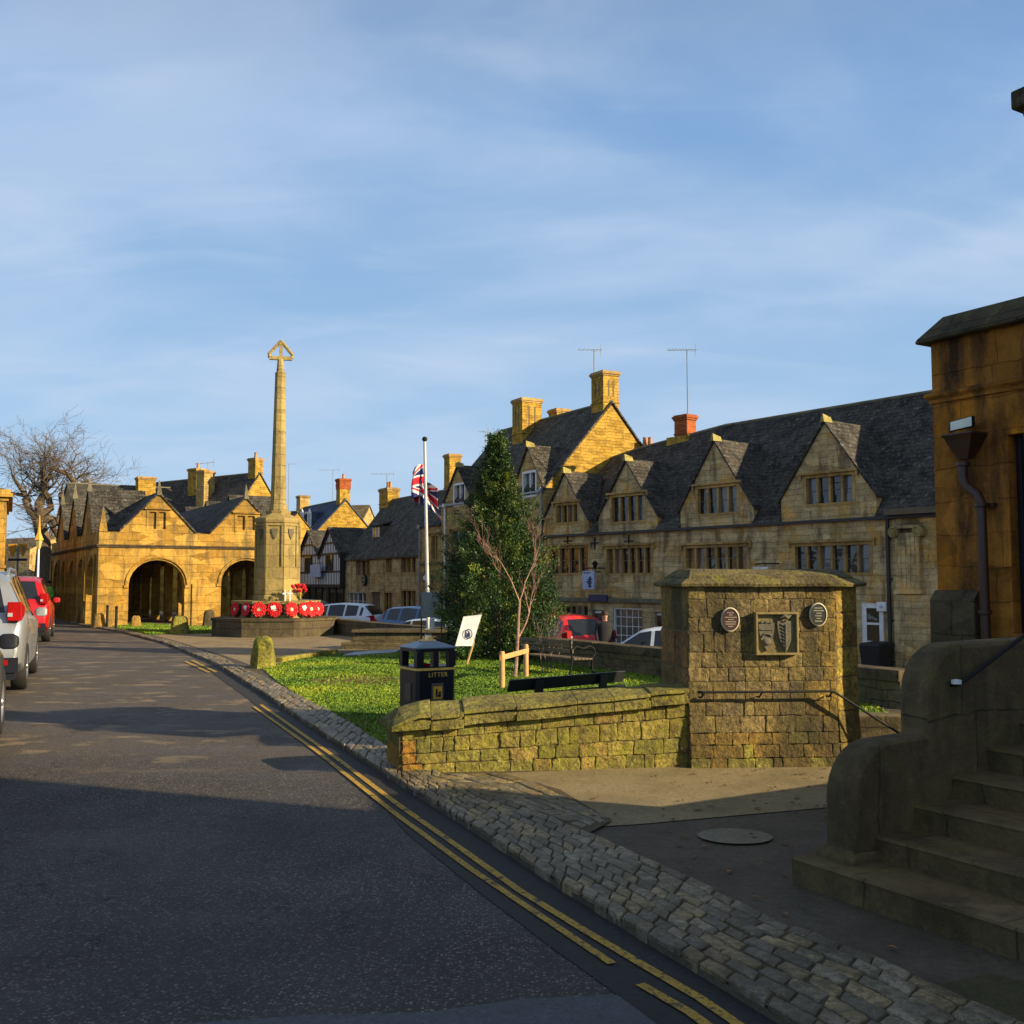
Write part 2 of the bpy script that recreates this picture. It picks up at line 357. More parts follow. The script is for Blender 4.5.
mt['soil'] = pavem('bare_soil', (.16,.075,.025), (.26,.13,.04), (.1,.12,.02), .2, 90)
mt['lawnbase'] = pavem('turf', (.04,.085,.006), (.08,.15,.010), (.05,.07,.012), .2, 60)
mt['hillm'] = pavem('wooded_hill', (.05,.045,.03), (.09,.075,.05), (.06,.04,.04), .1, 3)
def linem():
    t = NT('yellow_line_paint'); c = t.mix(t.noise(40, 4, .7, None, .35, .7), (.58,.36,.035), (.36,.23,.04))
    a = t.math('MAXIMUM', t.noise(48, 5, .85, None, .52, .60), t.noise(6, 5, .75, None, .55, .64))
    c = t.mix(a, c, (.045,.042,.04)); return t.out(c, .7, t.bump(t.noise(190, 3, .6, None, .2, .8), .006, .8), .3)
mt['line'] = linem()
# ---------------------------------------------------------------- light, sky, camera
EL = radians(21); SUN = Vector((.934*cos(EL), -.358*cos(EL), sin(EL)))
def world():
    w = bpy.data.worlds.new('World'); SC.world = w; w.use_nodes = True; t = w.node_tree; n = t.nodes; l = t.links
    bg = n['Background']; sky = n.new('ShaderNodeTexSky'); sky.sky_type = 'NISHITA'; sky.sun_disc = False
    sky.sun_elevation = EL; sky.sun_rotation = atan2(SUN.x, SUN.y); sky.air_density = 1.3; sky.dust_density = .6; sky.ozone_density = 2.5
    tc = n.new('ShaderNodeTexCoord'); sp = n.new('ShaderNodeSeparateXYZ'); l.new(tc.outputs['Generated'], sp.inputs[0])
    def m(op, a, b):
        x = n.new('ShaderNodeMath'); x.operation = op
        for i, v in ((0, a), (1, b)):
            if isinstance(v, (int, float)): x.inputs[i].default_value = v
            else: l.new(v, x.inputs[i])
        return x.outputs[0]
    z = m('ADD', m('MAXIMUM', sp.outputs[2], 0.0), .22)
    cb = n.new('ShaderNodeCombineXYZ'); l.new(m('DIVIDE', sp.outputs[0], z), cb.inputs[0]); l.new(m('DIVIDE', sp.outputs[1], z), cb.inputs[1])
    def cloud(sx, sy, rot, off, sc, det, lo, hi, dist=.6):
        mp = n.new('ShaderNodeMapping'); mp.inputs['Scale'].default_value = (sx, sy, 1); mp.inputs['Rotation'].default_value = (0, 0, rot); mp.inputs['Location'].default_value = off
        l.new(cb.outputs[0], mp.inputs[0]); q = n.new('ShaderNodeTexNoise'); q.inputs['Scale'].default_value = sc; q.inputs['Detail'].default_value = det; q.inputs['Roughness'].default_value = .52; q.inputs['Distortion'].default_value = dist
        l.new(mp.outputs[0], q.inputs['Vector']); r = n.new('ShaderNodeMapRange'); r.interpolation_type = 'SMOOTHSTEP'; r.inputs[1].default_value = lo; r.inputs[2].default_value = hi; l.new(q.outputs['Fac'], r.inputs[0]); return r.outputs[0]
    a = cloud(.8, 1.15, .35, (3.1, 1.7, 0), 1.5, 5, .34, .70, .3); b = cloud(1.0, 2.6, -.15, (7.3, 2.2, 0), 2.0, 8, .45, .75, .9)
    fac = m('MINIMUM', m('ADD', m('MULTIPLY', a, .52), m('MULTIPLY', b, .20)), .85)
    def mixc(f, a_, b_, mode='MIX'):
        x = n.new('ShaderNodeMix'); x.data_type = 'RGBA'; x.blend_type = mode
        for i, v in ((0, f), (6, a_), (7, b_)):
            if isinstance(v, (int, float)): x.inputs[i].default_value = v
            elif isinstance(v, tuple): x.inputs[i].default_value = (*v, 1)
            else: l.new(v, x.inputs[i])
        return x.outputs[2]
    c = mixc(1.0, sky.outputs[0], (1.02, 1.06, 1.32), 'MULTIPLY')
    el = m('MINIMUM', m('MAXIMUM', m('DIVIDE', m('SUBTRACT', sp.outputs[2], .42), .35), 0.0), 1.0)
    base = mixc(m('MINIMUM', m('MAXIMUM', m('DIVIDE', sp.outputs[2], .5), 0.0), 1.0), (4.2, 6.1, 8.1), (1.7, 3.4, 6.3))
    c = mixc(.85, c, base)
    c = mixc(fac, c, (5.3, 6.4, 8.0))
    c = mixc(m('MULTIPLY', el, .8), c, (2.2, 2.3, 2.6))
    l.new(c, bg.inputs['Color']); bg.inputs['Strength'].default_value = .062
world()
sl = bpy.data.lights.new('sun', 'SUN'); sl.energy = 5.0; sl.angle = radians(.5); sl.color = (1, .80, .50)
so = bpy.data.objects.new('sun', sl); COL.objects.link(so); so.rotation_euler = SUN.to_track_quat('Z', 'Y').to_euler(); so.location = (20, -10, 20)
cd = bpy.data.cameras.new('camera'); cam = bpy.data.objects.new('camera', cd); COL.objects.link(cam)
cam.location = (0, 0, EYE); cam.rotation_euler = (radians(94), 0, 0); cd.sensor_width = 36; cd.lens = 36.0; cd.clip_end = 5000; cd.clip_start = .05
SC.camera = cam
SC.view_settings.view_transform = 'Standard'; SC.view_settings.look = 'None'; SC.view_settings.exposure = .84; SC.view_settings.gamma = 1

# ---------------------------------------------------------------- ground
def zlow(x, y): return -1.0+.5*min(1, max(0, (y-30)/18))
def poly(name, pts, z, mat, thick=0.0):
    m = M()
    tri = tessellate_polygon([[Vector((p[0], p[1], 0)) for p in pts]])
    fs = []
    for t in tri:
        A, B, C_ = [pts[i] for i in t]; ar = (B[0]-A[0])*(C_[1]-A[1])-(B[1]-A[1])*(C_[0]-A[0])
        fs.append(t if ar > 0 else (t[0], t[2], t[1]))
    m.add([(p[0], p[1], z) for p in pts], fs)
    if thick:
        n = len(pts); A = sum(pts[i][0]*pts[(i+1) % n][1]-pts[(i+1) % n][0]*pts[i][1] for i in range(n))
        for i in range(n):
            a = pts[i]; b = pts[(i+1) % n]
            if A < 0: a, b = b, a
            m.face([(a[0], a[1], z-thick), (b[0], b[1], z-thick), (b[0], b[1], z), (a[0], a[1], z)])
    return m.build(name, mat)
def RW(t): return (2.6+.48*t, 17.7-.88*t)             # line of the retaining wall, t towards the camera
m = M(); ys = [-60, -30, 0, 20, 30, 34, 38, 42, 46, 50, 60, 90]; xs = [-120, -60, -30, 0, 30, 80, 150]
for i in range(len(xs)-1):
    for j in range(len(ys)-1):
        m.face([(x, y, zlow(x, y)) for x, y in ((xs[i], ys[j]), (xs[i+1], ys[j]), (xs[i+1], ys[j+1]), (xs[i], ys[j+1]))])
struct(m.build('lower_road', mt['lowroad']))
m = M()
for (x0, x1, y0, y1) in ((-3000, 3000, 90, 3500), (-3000, -120, -3000, 90), (150, 3000, -3000, 90), (-120, 150, -3000, -60)):
    z = -.52; m.face([(x0, y0, z), (x1, y0, z), (x1, y1, z), (x0, y1, z)])
struct(m.build('ground', mt['earth']))
terr = [(-120, -40), (40, -40), (40, 10.6), (5.9, 10.6), RW(4.8), RW(-24), RW(-31), (-19, 60), (-45, 160), (-120, 160)]
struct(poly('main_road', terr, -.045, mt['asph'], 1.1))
Lp = [(70, 622.5), (120, 631), (165, 642.5), (215, 662.5), (262, 691.5), (330, 737), (400, 781), (470, 824), (560, 882), (640, 931), (700, 966), (800, 1026), (900, 1092)]
Rp = [(72, 621), (122, 629), (169, 640), (222, 657.5), (276, 683), (350, 722), (402, 757), (500, 799), (585, 832), (685, 876), (778, 923), (860, 951), (1010, 1018)]
LG = [G(*p) for p in Lp]; RG = [G(*p) for p in Rp]
LG.append((LG[-1][0]+1.2, LG[-1][1]-2.2)); RG.append((RG[-1][0]+1.2, RG[-1][1]-2.2))
pav = [p for p in LG]+[(12, -3), (12, 8.5), (7.5, 10.55), (5.85, 10.55), RW(4.8), RW(-24), (-12.5, 38.0), (-15.2, 40.5), (-19, 47)]
struct(poly('pavement', [(p[0], p[1]) for p in pav], -.012, mt['pav'], .03))
# concrete slab in front of the wall, and the paving round the memorial
cpts = [G(470, 829), G(512, 779), G(420, 770), G(690, 760), G(862, 752), G(905, 770), G(905, 795), G(832, 806), G(620, 824)]
cpts = [G(500, 832), G(470, 800), G(440, 775), G(690, 764), G(880, 757), G(930, 780), G(832, 806), G(640, 823)]
struct(poly('concrete_pavement', cpts, -.006, mt['conc']))
fl = [G(170, 639), G(226, 656), G(262, 669), G(300, 656.5), G(345, 651), G(420, 646), RW(-13), RW(-21), (-14, 38), G(124, 628)]
struct(poly('paved_apron', fl, -.006, mt['flags']))
c = G(735, 836); struct(poly('manhole_disc', [(c[0]+.235*cos(a*pi/20), c[1]+.2*sin(a*pi/20)) for a in range(40)], .002, mt['disc']))
# road patches
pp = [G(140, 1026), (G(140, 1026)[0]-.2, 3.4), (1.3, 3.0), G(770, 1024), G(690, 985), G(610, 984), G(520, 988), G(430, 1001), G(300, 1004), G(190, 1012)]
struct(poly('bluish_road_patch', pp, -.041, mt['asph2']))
dk = [LG[i] for i in range(3, 14)]+[(LG[i][0]-(.40 if i > 6 else .25), LG[i][1]-.12) for i in range(13, 2, -1)]
struct(poly('dark_tar_strip', dk, -.0405, mt['asph3']))
# yellow lines
def line(name, pts, w):
    P = [Vector(G(*p)) for p in pts]; L_ = []; R_ = []
    fine = []
    for i in range(len(P)-1):
        k = max(1, int((P[i+1]-P[i]).length/.4)); fine += [P[i].lerp(P[i+1], j/k) for j in range(k)]
    fine.append(P[-1])
    m = M()
    for i, p in enumerate(fine):
        d = (fine[min(i+1, len(fine)-1)]-fine[max(i-1, 0)]).normalized(); nn = Vector((-d.y, d.x))*w/2*(1+.12*noise.noise(Vector((p.x*9, p.y*9, 0))))
        L_.append(p+nn); R_.append(p-nn)
    for i in range(len(fine)-1):
        m.face([(R_[i].x, R_[i].y, -.034), (R_[i+1].x, R_[i+1].y, -.034), (L_[i+1].x, L_[i+1].y, -.034), (L_[i].x, L_[i].y, -.034)][::-1])
    struct(m.build(name, mt['line'], fixn=False))
line('yellow_line', [(261, 702), (339, 756), (400, 801), (460, 842), (520, 884), (585, 923), (642, 956), (700, 989), (755, 1026), (860, 1095)], .048)
line('yellow_line', [(254, 704), (316, 747), (400, 812), (470, 862), (540, 908), (612, 955)], .044)
line('yellow_line', [(640, 975), (690, 1003), (722, 1026), (820, 1096)], .048)
line('yellow_line', [(185, 659.5), (209, 670.5)], .07); line('yellow_line', [(192, 658.5), (216, 670)], .07)

# setts: every stone modelled in one sheet
def setts(LW, RW_, rows_of, lenf, name, zt=.012):
    m = M(); rnd = random.Random(3)
    L_ = [Vector((p[0], p[1])) for p in LW]; R_ = [Vector((p[0], p[1])) for p in RW_]
    cum = [0]
    for i in range(len(L_)-1): cum.append(cum[-1]+((L_[i]+R_[i])/2-(L_[i+1]+R_[i+1])/2).length)
    def at(u, q):
        u = min(max(u, 0), cum[-1]-1e-6); i = 0
        while cum[i+1] < u: i += 1
        f = (u-cum[i])/(cum[i+1]-cum[i]); a = L_[i].lerp(L_[i+1], f); b = R_[i].lerp(R_[i+1], f); return a.lerp(b, q)
    nr = rows_of
    for r in range(nr):
        u = rnd.uniform(0, .1)
        while u < cum[-1]-.1:
            wd = (at(u, 0)-at(u, 1)).length; ln = lenf(u/cum[-1])*rnd.uniform(.72, 1.35)
            j = lambda s_=.009: rnd.uniform(-s_, s_)
            q0 = r/nr; q1 = (r+1)/nr; g = .004/max(wd, .1)
            c4 = [at(u+.005, q0+g), at(u+ln-.005, q0+g), at(u+ln-.005, q1-g), at(u+.005, q1-g)]
            c4 = [Vector((p.x+j(), p.y+j())) for p in c4]; ce = sum(c4, Vector((0, 0)))/4
            ring = []
            for k in range(4):
                a = c4[k]; b = c4[(k+1) % 4]; ring += [a.lerp(b, .07), a.lerp(b, .5)+(a.lerp(b, .5)-ce)*rnd.uniform(-.04, .04), a.lerp(b, .93)]
            z0 = zt+rnd.uniform(-.004, .004); tx = rnd.uniform(-.03, .03); ty = rnd.uniform(-.03, .03)
            def zz(p): return z0+(p.x-ce.x)*tx+(p.y-ce.y)*ty
            b = rnd.uniform(.7, 1.15); tone = rnd.random()
            m.col = tuple(x*b for x in ((.29, .245, .17) if tone < .5 else (.19, .165, .125) if tone < .75 else (.36, .27, .14)))
            Rg = [[(p.x, p.y, -.05) for p in ring]]
            for s_, dz in ((1, -.010), (.965, -.002), (.90, .001), (.5, .0025)):
                Rg.append([((ce+(p-ce)*s_).x, (ce+(p-ce)*s_).y, zz(p)+dz) for p in ring])
            m.rings(Rg, cap=False); n = len(ring); m.face(Rg[-1]) 
            u += ln
    return struct(m.build(name, mt['vsett'], smooth=True))
N_ = 6
setts([LG[i] for i in range(N_, 14)], [RG[i] for i in range(N_, 14)], 8, lambda f: .18, 'cobbled_edge')
setts([LG[i] for i in range(0, N_+1)], [RG[i] for i in range(0, N_+1)], 3, lambda f: .26 if f > .5 else .34, 'cobbled_kerb')
A_ = G(408, 776); B_ = G(512, 778); C_ = G(612, 821); D_ = G(590, 833); E_ = G(470, 801)
setts([A_, G(440, 785), G(505, 801), G(580, 828)], [G(500, 773), G(535, 783), G(575, 803), C_], 5, lambda f: .19, 'cobbled_corner')
struct(poly('joint_dirt', [(p[0], p[1]) for p in LG]+[(p[0], p[1]) for p in RG[::-1]], .0025, mt['dirt']))
struct(poly('corner_dirt', [A_, G(505, 774), G(560, 790), C_, D_, E_], .0045, mt['dirt']))

# lawn
def inside(P, X, Y):
    r = np.zeros(len(X), bool); n = len(P)
    for i in range(n):
        x0, y0 = P[i]; x1, y1 = P[(i+1) % n]; c = ((y0 > Y) != (y1 > Y)) & (X < (x1-x0)*(Y-y0)/(y1-y0+1e-12)+x0); r ^= c
    return r
def blades(name, P, n, hmin, hmax, seed, near=True):
    rg = np.random.default_rng(seed); P = [(p[0], p[1]) for p in P]; xs = [p[0] for p in P]; ys = [p[1] for p in P]
    X = rg.uniform(min(xs), max(xs), n*4); Y = rg.uniform(min(ys), max(ys), n*4)
    k = inside(P, X, Y)
    if near: k &= rg.random(len(X)) < np.clip(13.0/np.maximum(Y, 1), 0, 1)**1.3
    X = X[k][:n]; Y = Y[k][:n]; n = len(X)
    so = G(374, 680); dd = ((X-so[0])/1.0)**2+((Y-so[1])/.8)**2
    k = (dd > 1+.5*np.sin(X*9)*np.cos(Y*7)) | (rg.random(n) < .35); X = X[k]; Y = Y[k]; n = len(X)
    a = rg.uniform(0, 2*pi, n); h = rg.uniform(hmin, hmax, n); w = rg.uniform(.006, .014, n)*np.clip(Y/11, 1, 3); lx = rg.normal(0, .02, n); ly = rg.normal(0, .02, n)
    V = np.zeros((n, 3, 3)); V[:, 0] = np.stack([X-w*np.cos(a), Y-w*np.sin(a), np.full(n, .0)], 1); V[:, 1] = np.stack([X+w*np.cos(a), Y+w*np.sin(a), np.full(n, .0)], 1); V[:, 2] = np.stack([X+lx, Y+ly, h], 1)
    me = bpy.data.meshes.new(name); me.vertices.add(3*n); me.vertices.foreach_set('co', V.reshape(-1))
    me.loops.add(3*n); me.loops.foreach_set('vertex_index', np.arange(3*n, dtype=np.int32)); me.polygons.add(n)
    me.polygons.foreach_set('loop_start', np.arange(0, 3*n, 3, dtype=np.int32)); me.update(calc_edges=True)
    pn = np.array([noise.noise(Vector((x*.8, y*.8, 0))) for x, y in zip(X, Y)])
    b = np.clip(rg.normal(1, .25, n)+pn*.5, .4, 1.9); yl = np.clip(rg.random(n)*.5+pn*.6, 0, 1)
    c = np.stack([(.10+.13*yl)*b, (.21+.03*yl)*b, .008*b+.006*yl, np.ones(n)], 1)
    ca = me.color_attributes.new('Col', 'FLOAT_COLOR', 'CORNER'); ca.data.foreach_set('color', np.repeat(c, 3, 0).reshape(-1))
    me.materials.append(mt['vgrass']); o = bpy.data.objects.new(name, me); COL.objects.link(o)
    tag(o, 'short bright green grass of the lawn', 'grass'); return struct(o, 'stuff')
lawn = [G(262, 668), G(305, 657.5), G(340, 653.5), G(372, 655), G(420, 650), RW(-9.5), RW(4.6), (4.55, 12.2), (3.1, 10.1), (1.42, 9.8), (-1.12, 9.42), G(392, 750), G(350, 723), G(306, 699.5), G(278, 682)]
struct(poly('lawn', lawn, -.002, mt['lawnbase'])); blades('lawn_grass', lawn, 130000, .012, .032, 1)
l2 = [G(112, 627), G(150, 634.5), G(215, 633), G(222, 628), G(140, 624)]; struct(poly('verge', l2, .001, mt['lawnbase'])); blades('verge_grass', l2, 9000, .04, .08, 2, False)
l3 = [G(320, 633.5), G(352, 634), G(375, 630), RW(-17), RW(-21), G(318, 629)]; struct(poly('verge', l3, .001, mt['lawnbase'])); blades('verge_grass', l3, 9000, .04, .08, 3, False)
s0 = G(374, 681); struct(poly('bare_soil', [(s0[0]+(1.15+.2*sin(a*2.3))*cos(a*pi/12), s0[1]+(.9+.2*cos(a*1.9))*sin(a*pi/12)) for a in range(24)], .004, mt['soil']))
rg2 = np.random.default_rng(9); m = M(); lp = []
for P_, n_ in ((lawn, 260), ([G(470, 829), G(690, 766), G(880, 760), G(830, 900), G(1000, 1010), G(860, 955), G(620, 850)], 90)):
    P_ = [(p[0], p[1]) for p in P_]; xs_ = [p[0] for p in P_]; ys2 = [p[1] for p in P_]; X_ = rg2.uniform(min(xs_), max(xs_), n_*3); Y_ = rg2.uniform(min(ys2), max(ys2), n_*3); k_ = inside(P_, X_, Y_)
    lp += [(x, y, .035 if P_[0][1] > 10 else .0) for x, y in zip(X_[k_][:n_], Y_[k_][:n_])]
for x, y, z in lp:
    a = rg2.uniform(0, 6.28); l_ = rg2.uniform(.015, .035); w_ = l_*.5; b_ = rg2.uniform(.5, 1.3); m.col = (.20*b_, .10*b_, .03*b_); ca_, sa_ = cos(a), sin(a)
    m.face([(x-l_*ca_, y-l_*sa_, z), (x+w_*sa_, y-w_*ca_, z+.008), (x+l_*ca_, y+l_*sa_, z+.002), (x-w_*sa_, y+w_*ca_, z+.009)])
fl_o = m.build('fallen_leaves', mt['vcol']); tag(fl_o, 'scattered small brown fallen leaves on lawn and pavement', 'leaves'); struct(fl_o, 'stuff')
# moss at the foot of the steps
struct(poly('moss_patch', [G(935, 985), G(990, 972), G(1040, 985), G(1060, 1020), G(1010, 1030), G(960, 1008)], -.003, pavem('moss_ground', (.05,.048,.018), (.09,.08,.03), (.04,.035,.02), .2, 90)))
# hill on the horizon
m = M(); nx = 40
for i in range(nx):
    for j in range(3):
        def hp(a, b):
            x = -420+a*22; y = 330+b*60; return (x, y, -.6+(0, 24, 34, 36)[b]*(.55+.45*noise.noise(Vector((a*.23, b*.4, 2))))*max(0, 1-max(0, (x+60)/420)))
        m.face([hp(i, j), hp(i+1, j), hp(i+1, j+1), hp(i, j+1)])
struct(m.build('hill', mt['hillm'], smooth=True))

# ---------------------------------------------------------------- block walls with every stone modelled
def blocks(m, L, zb, zt, courses, lens, P, outd, colf, rnd, inset=.008, jit=.006, s0=0.0):
    """stones on a face; P(s, out, z) gives the position, out is how far the stone stands proud"""
    tot = sum(courses); z = 0
    for ci, ch in enumerate(courses):
        f0 = z/tot; f1 = (z+ch)/tot; z += ch
        s = s0
        while s < L-1e-3:
            ln = rnd.uniform(*lens)*(1.0 if ci % 2 else .92)
            if L-(s+ln) < lens[0]*.6: ln = L-s
            e = s+ln
            def zz(q, f): return zb(q)+(zt(q)-zb(q))*f
            c = [(s, zz(s, f0)), (e, zz(e, f0)), (e, zz(e, f1)), (s, zz(s, f1))]
            cx = sum(p[0] for p in c)/4; cz = sum(p[1] for p in c)/4
            hw = max((e-s)/2, .01); hh = max((c[3][1]-c[0][1])/2, .005)
            ring = []
            for k in range(4):
                a = c[k]; b = c[(k+1) % 4]
                for t_ in (.06, .35, .65, .94):
                    ring.append([a[0]+(b[0]-a[0])*t_+rnd.uniform(-jit, jit), a[1]+(b[1]-a[1])*t_+rnd.uniform(-jit, jit)])
            o = outd*rnd.uniform(.35, 1.0); tl = rnd.uniform(-.02, .02); tv = rnd.uniform(-.03, .03)
            m.col = colf(cx, cz, rnd)
            R_ = []
            for ins, dp in ((inset*.6, -.012), (inset*.8, o*.45), (inset*2.0, o*.9), (inset*5, o)):
                fx = max(.05, 1-ins/hw); fz = max(.05, 1-ins/hh)
                R_.append([P(cx+(p[0]-cx)*fx, dp+((p[0]-cx)*tl+(p[1]-cz)*tv if dp > 0 else 0), cz+(p[1]-cz)*fz) for p in ring])
            m.rings(R_, cap=False); m.face(R_[-1])
            s = e
rnd = random.Random(11)
# low boundary wall
WF = Fr(-.936, 8.85, 2.49, .25); WL = 2.50
w = thing('low_stone_wall', 'low mossy yellow stone wall with sloped coping joined to the tall wall with shields', 'wall', (*WF.o, 0), WF.ang)
zc = lambda s: .338+.083*max(0, s); zr = lambda s: .545+.060*max(0, s)
m = M(); m.hexa([(-.02, .03, -.1), (WL, .03, -.1), (WL, .62, -.1), (-.13, .62, -.1), (-.03, .03, zc(0)), (WL, .03, zc(WL)), (WL, .62, zc(WL)), (-.12, .62, zc(0))])
m.build('wall_core', mt['mortar'], w)
def wc(s, z, r):
    b = r.uniform(.72, 1.2)
    if s < .14 and z < .24: return (.55, .25, .03)
    t = r.random(); c_ = (.40, .32, .065) if t < .5 else (.33, .30, .055) if t < .8 else (.47, .33, .08)
    return tuple(x*b for x in c_)
m = M(); m.col = (.5, .3, .05)
blocks(m, WL, lambda s: -.06, lambda s: zc(s), [.135, .10, .13, .09], (.10, .30), lambda s, o, z: (s, .03-o, z), .020, wc, rnd, .003, .007)
blocks(m, .60, lambda s: -.06, lambda s: zc(0), [.27, .14], (.28, .34), lambda s, o, z: (-.025-s*.18-o, .03+s, z), .02, lambda s, z, r: (.52, .24, .03) if z < .22 else (.3, .26, .06), rnd)
m.build('wall_blocks', mt['vwall'], w, smooth=True)
m = M(); s = -.06
sec = lambda q: [(-.045, zc(q)), (-.055, zc(q)+.062), (-.01, zc(q)+.078), (-.008, zc(q)+.092), (-.045, zc(q)+.094), (-.035, zc(q)+.125), (.30, zr(q)), (.40, zr(q)-.005), (.66, zc(q)+.05), (.66, zc(q))]
first = True
while s < WL-.01:
    ln = min(rnd.uniform(.26, .6), WL-s); ln = WL-s if WL-s-ln < .15 else ln
    b = rnd.uniform(.8, 1.15); m.col = (.34*b, .30*b, .075*b); oy = rnd.uniform(-.012, .010); oz = rnd.uniform(-.010, .012)
    R_ = []
    for k, (t_, ins) in enumerate(((0, .005), (.02, .000), (.3, -.003), (.7, .0), (.98, .000), (1, .005))):
        q = s+.0015+(ln-.003)*t_; r_ = []
        for (y, z) in sec(q):
            if first and t_ < .5:
                f = t_/.5*.7+.3; z = zc(0)+(z-zc(0))*f; xx = q-(1-f)*.06-(.12*(y/.66))
            else: xx = q
            n3 = noise.noise(Vector((q*9, y*9, z*9)))*.007
            r_.append((xx, y+oy+(.4*ins if y < .3 else -.4*ins), z+oz-ins*.5+n3))
        R_.append(r_)
    m.rings(R_); s += ln; first = False
m.build('coping', mt['vcope'], w, bevel=.006)

# tall wall panel with shields and plaques
PF = Fr(1.555, 9.10, 1.31, .10)
p = thing('tall_wall_panel', 'tall weathered stone wall block carrying two carved shields and two oval plaques', 'wall', (*PF.o, 0), PF.ang)
PL = [(0, 0), (1.34, 0), (1.60, .15), (1.57, .75), (-.05, .80)]
m = M(); m.rings([[(x, y, -.1) for x, y in PL], [(x, y, 1.585) for x, y in PL]]); m.build('wall_core', mt['mortar'], p)
def pc(s, z, r):
    b = r.uniform(.7, 1.25); t = r.random()
    if z < .35: c_ = (.40, .25, .05) if t < .6 else (.30, .27, .05)
    elif s > 1.15: c_ = (.50, .33, .07)  # lighter yellow toward the right end: sunlit tone put into the block colour
    else: c_ = (.27, .195, .08) if t < .45 else (.34, .25, .085) if t < .8 else (.22, .17, .09)
    return tuple(x*b for x in c_)
zz0 = lambda s: -.06; zt0 = lambda s: 1.585
m = M(); m.col = (.3, .2, .1)
bat = lambda z: .05*max(0, (.55-z)/.6)**1.3
blocks(m, 1.34, zz0, zt0, [.13, .11, .10, .14, .12, .17, .12, .13, .17, .12, .16, .12], (.09, .27), lambda s, o, z: (s, -o-bat(z), z), .011, pc, rnd, .0026, .006)
d = Vector((.26, .15)).normalized()
blocks(m, .30, zz0, zt0, [.25, .27, .3, .26, .3, .24], (.28, .31), lambda s, o, z: (1.34+d.x*s+d.y*(o+bat(z)), d.y*s-d.x*(o+bat(z)), z), .014, lambda s, z, r: tuple(x*r.uniform(.85, 1.1) for x in (.60, .40, .075)), rnd)  # chamfer facing the sun: its brightness is put into the block colour
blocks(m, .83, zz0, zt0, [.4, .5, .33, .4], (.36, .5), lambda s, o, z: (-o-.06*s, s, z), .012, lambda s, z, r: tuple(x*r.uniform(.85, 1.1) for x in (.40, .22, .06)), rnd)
m.build('wall_blocks', mt['vpanel'], p, smooth=True)
m = M()
cx_, cy_ = .76, .38
def ringp(sc, ex, z, sy=None):
    r_ = []
    for k in range(len(PL)):
        a = PL[k]; b = PL[(k+1) % len(PL)]
        for t_ in (0, .25, .5, .75):
            x = a[0]+(b[0]-a[0])*t_; y = a[1]+(b[1]-a[1])*t_
            nn = noise.noise(Vector((x*5, y*5, z*7)))*.010
            r_.append((cx_+(x-cx_)*sc+(ex if x > cx_ else -ex)+nn, cy_+(y-cy_)*(sy or sc)+(ex if y > cy_ else -ex)+nn, z+nn))
    return r_
m.col = (.20, .165, .075)
m.rings([ringp(1, .0, 1.565), ringp(1, .065, 1.575), ringp(1, .075, 1.60), ringp(1, -.0, 1.648), ringp(1, -.005, 1.636), ringp(.98, .0, 1.638), ringp(.975, .0, 1.662), ringp(.90, 0, 1.725, .50), ringp(.87, 0, 1.735, .1)])
m.build('coping', vstone('dark_mossy_coping', .45, (.30,.27,.03), .03, .9, .6), p, bevel=.008)
def PP(px, py, d=-.03): return PF.hit(px, py, d)
# carved frame
x0, z0 = PP(755, 655); x1, z1 = PP(797, 612); m = M(); f = .02; y0 = -.048
m.box(x0, x1, y0+.025, .0, z0, z1)
for b in ((x0, x1, z1-f, z1), (x0, x1, z0, z0+f), (x0, x0+f, z0+f, z1-f), (x1-f, x1, z0+f, z1-f)): m.box(b[0], b[1], y0-.02, y0+.03, b[2], b[3])
fr_ = m.build('carved_panel', stone('carved_limestone', (.33,.26,.11), (.28,.22,.09), (.2,.16,.08), 3, 3, None, 0, (.07,.06,.035), .6, .2, .006), p, bevel=.004)
def shield(cx, cz, w_, h_, y):
    o = []
    for k in range(13):
        t_ = k/12; o.append((cx-w_/2+w_*t_, cz+h_/2))
    for k in range(1, 13):
        t_ = k/12; o.append((cx+w_/2*(1-t_**2.2), cz+h_/2-h_*t_))
    for k in range(11, 0, -1):
        t_ = k/12; o.append((cx-w_/2*(1-t_**2.2), cz+h_/2-h_*t_))
    return o
W_ = x1-x0; H_ = z1-z0
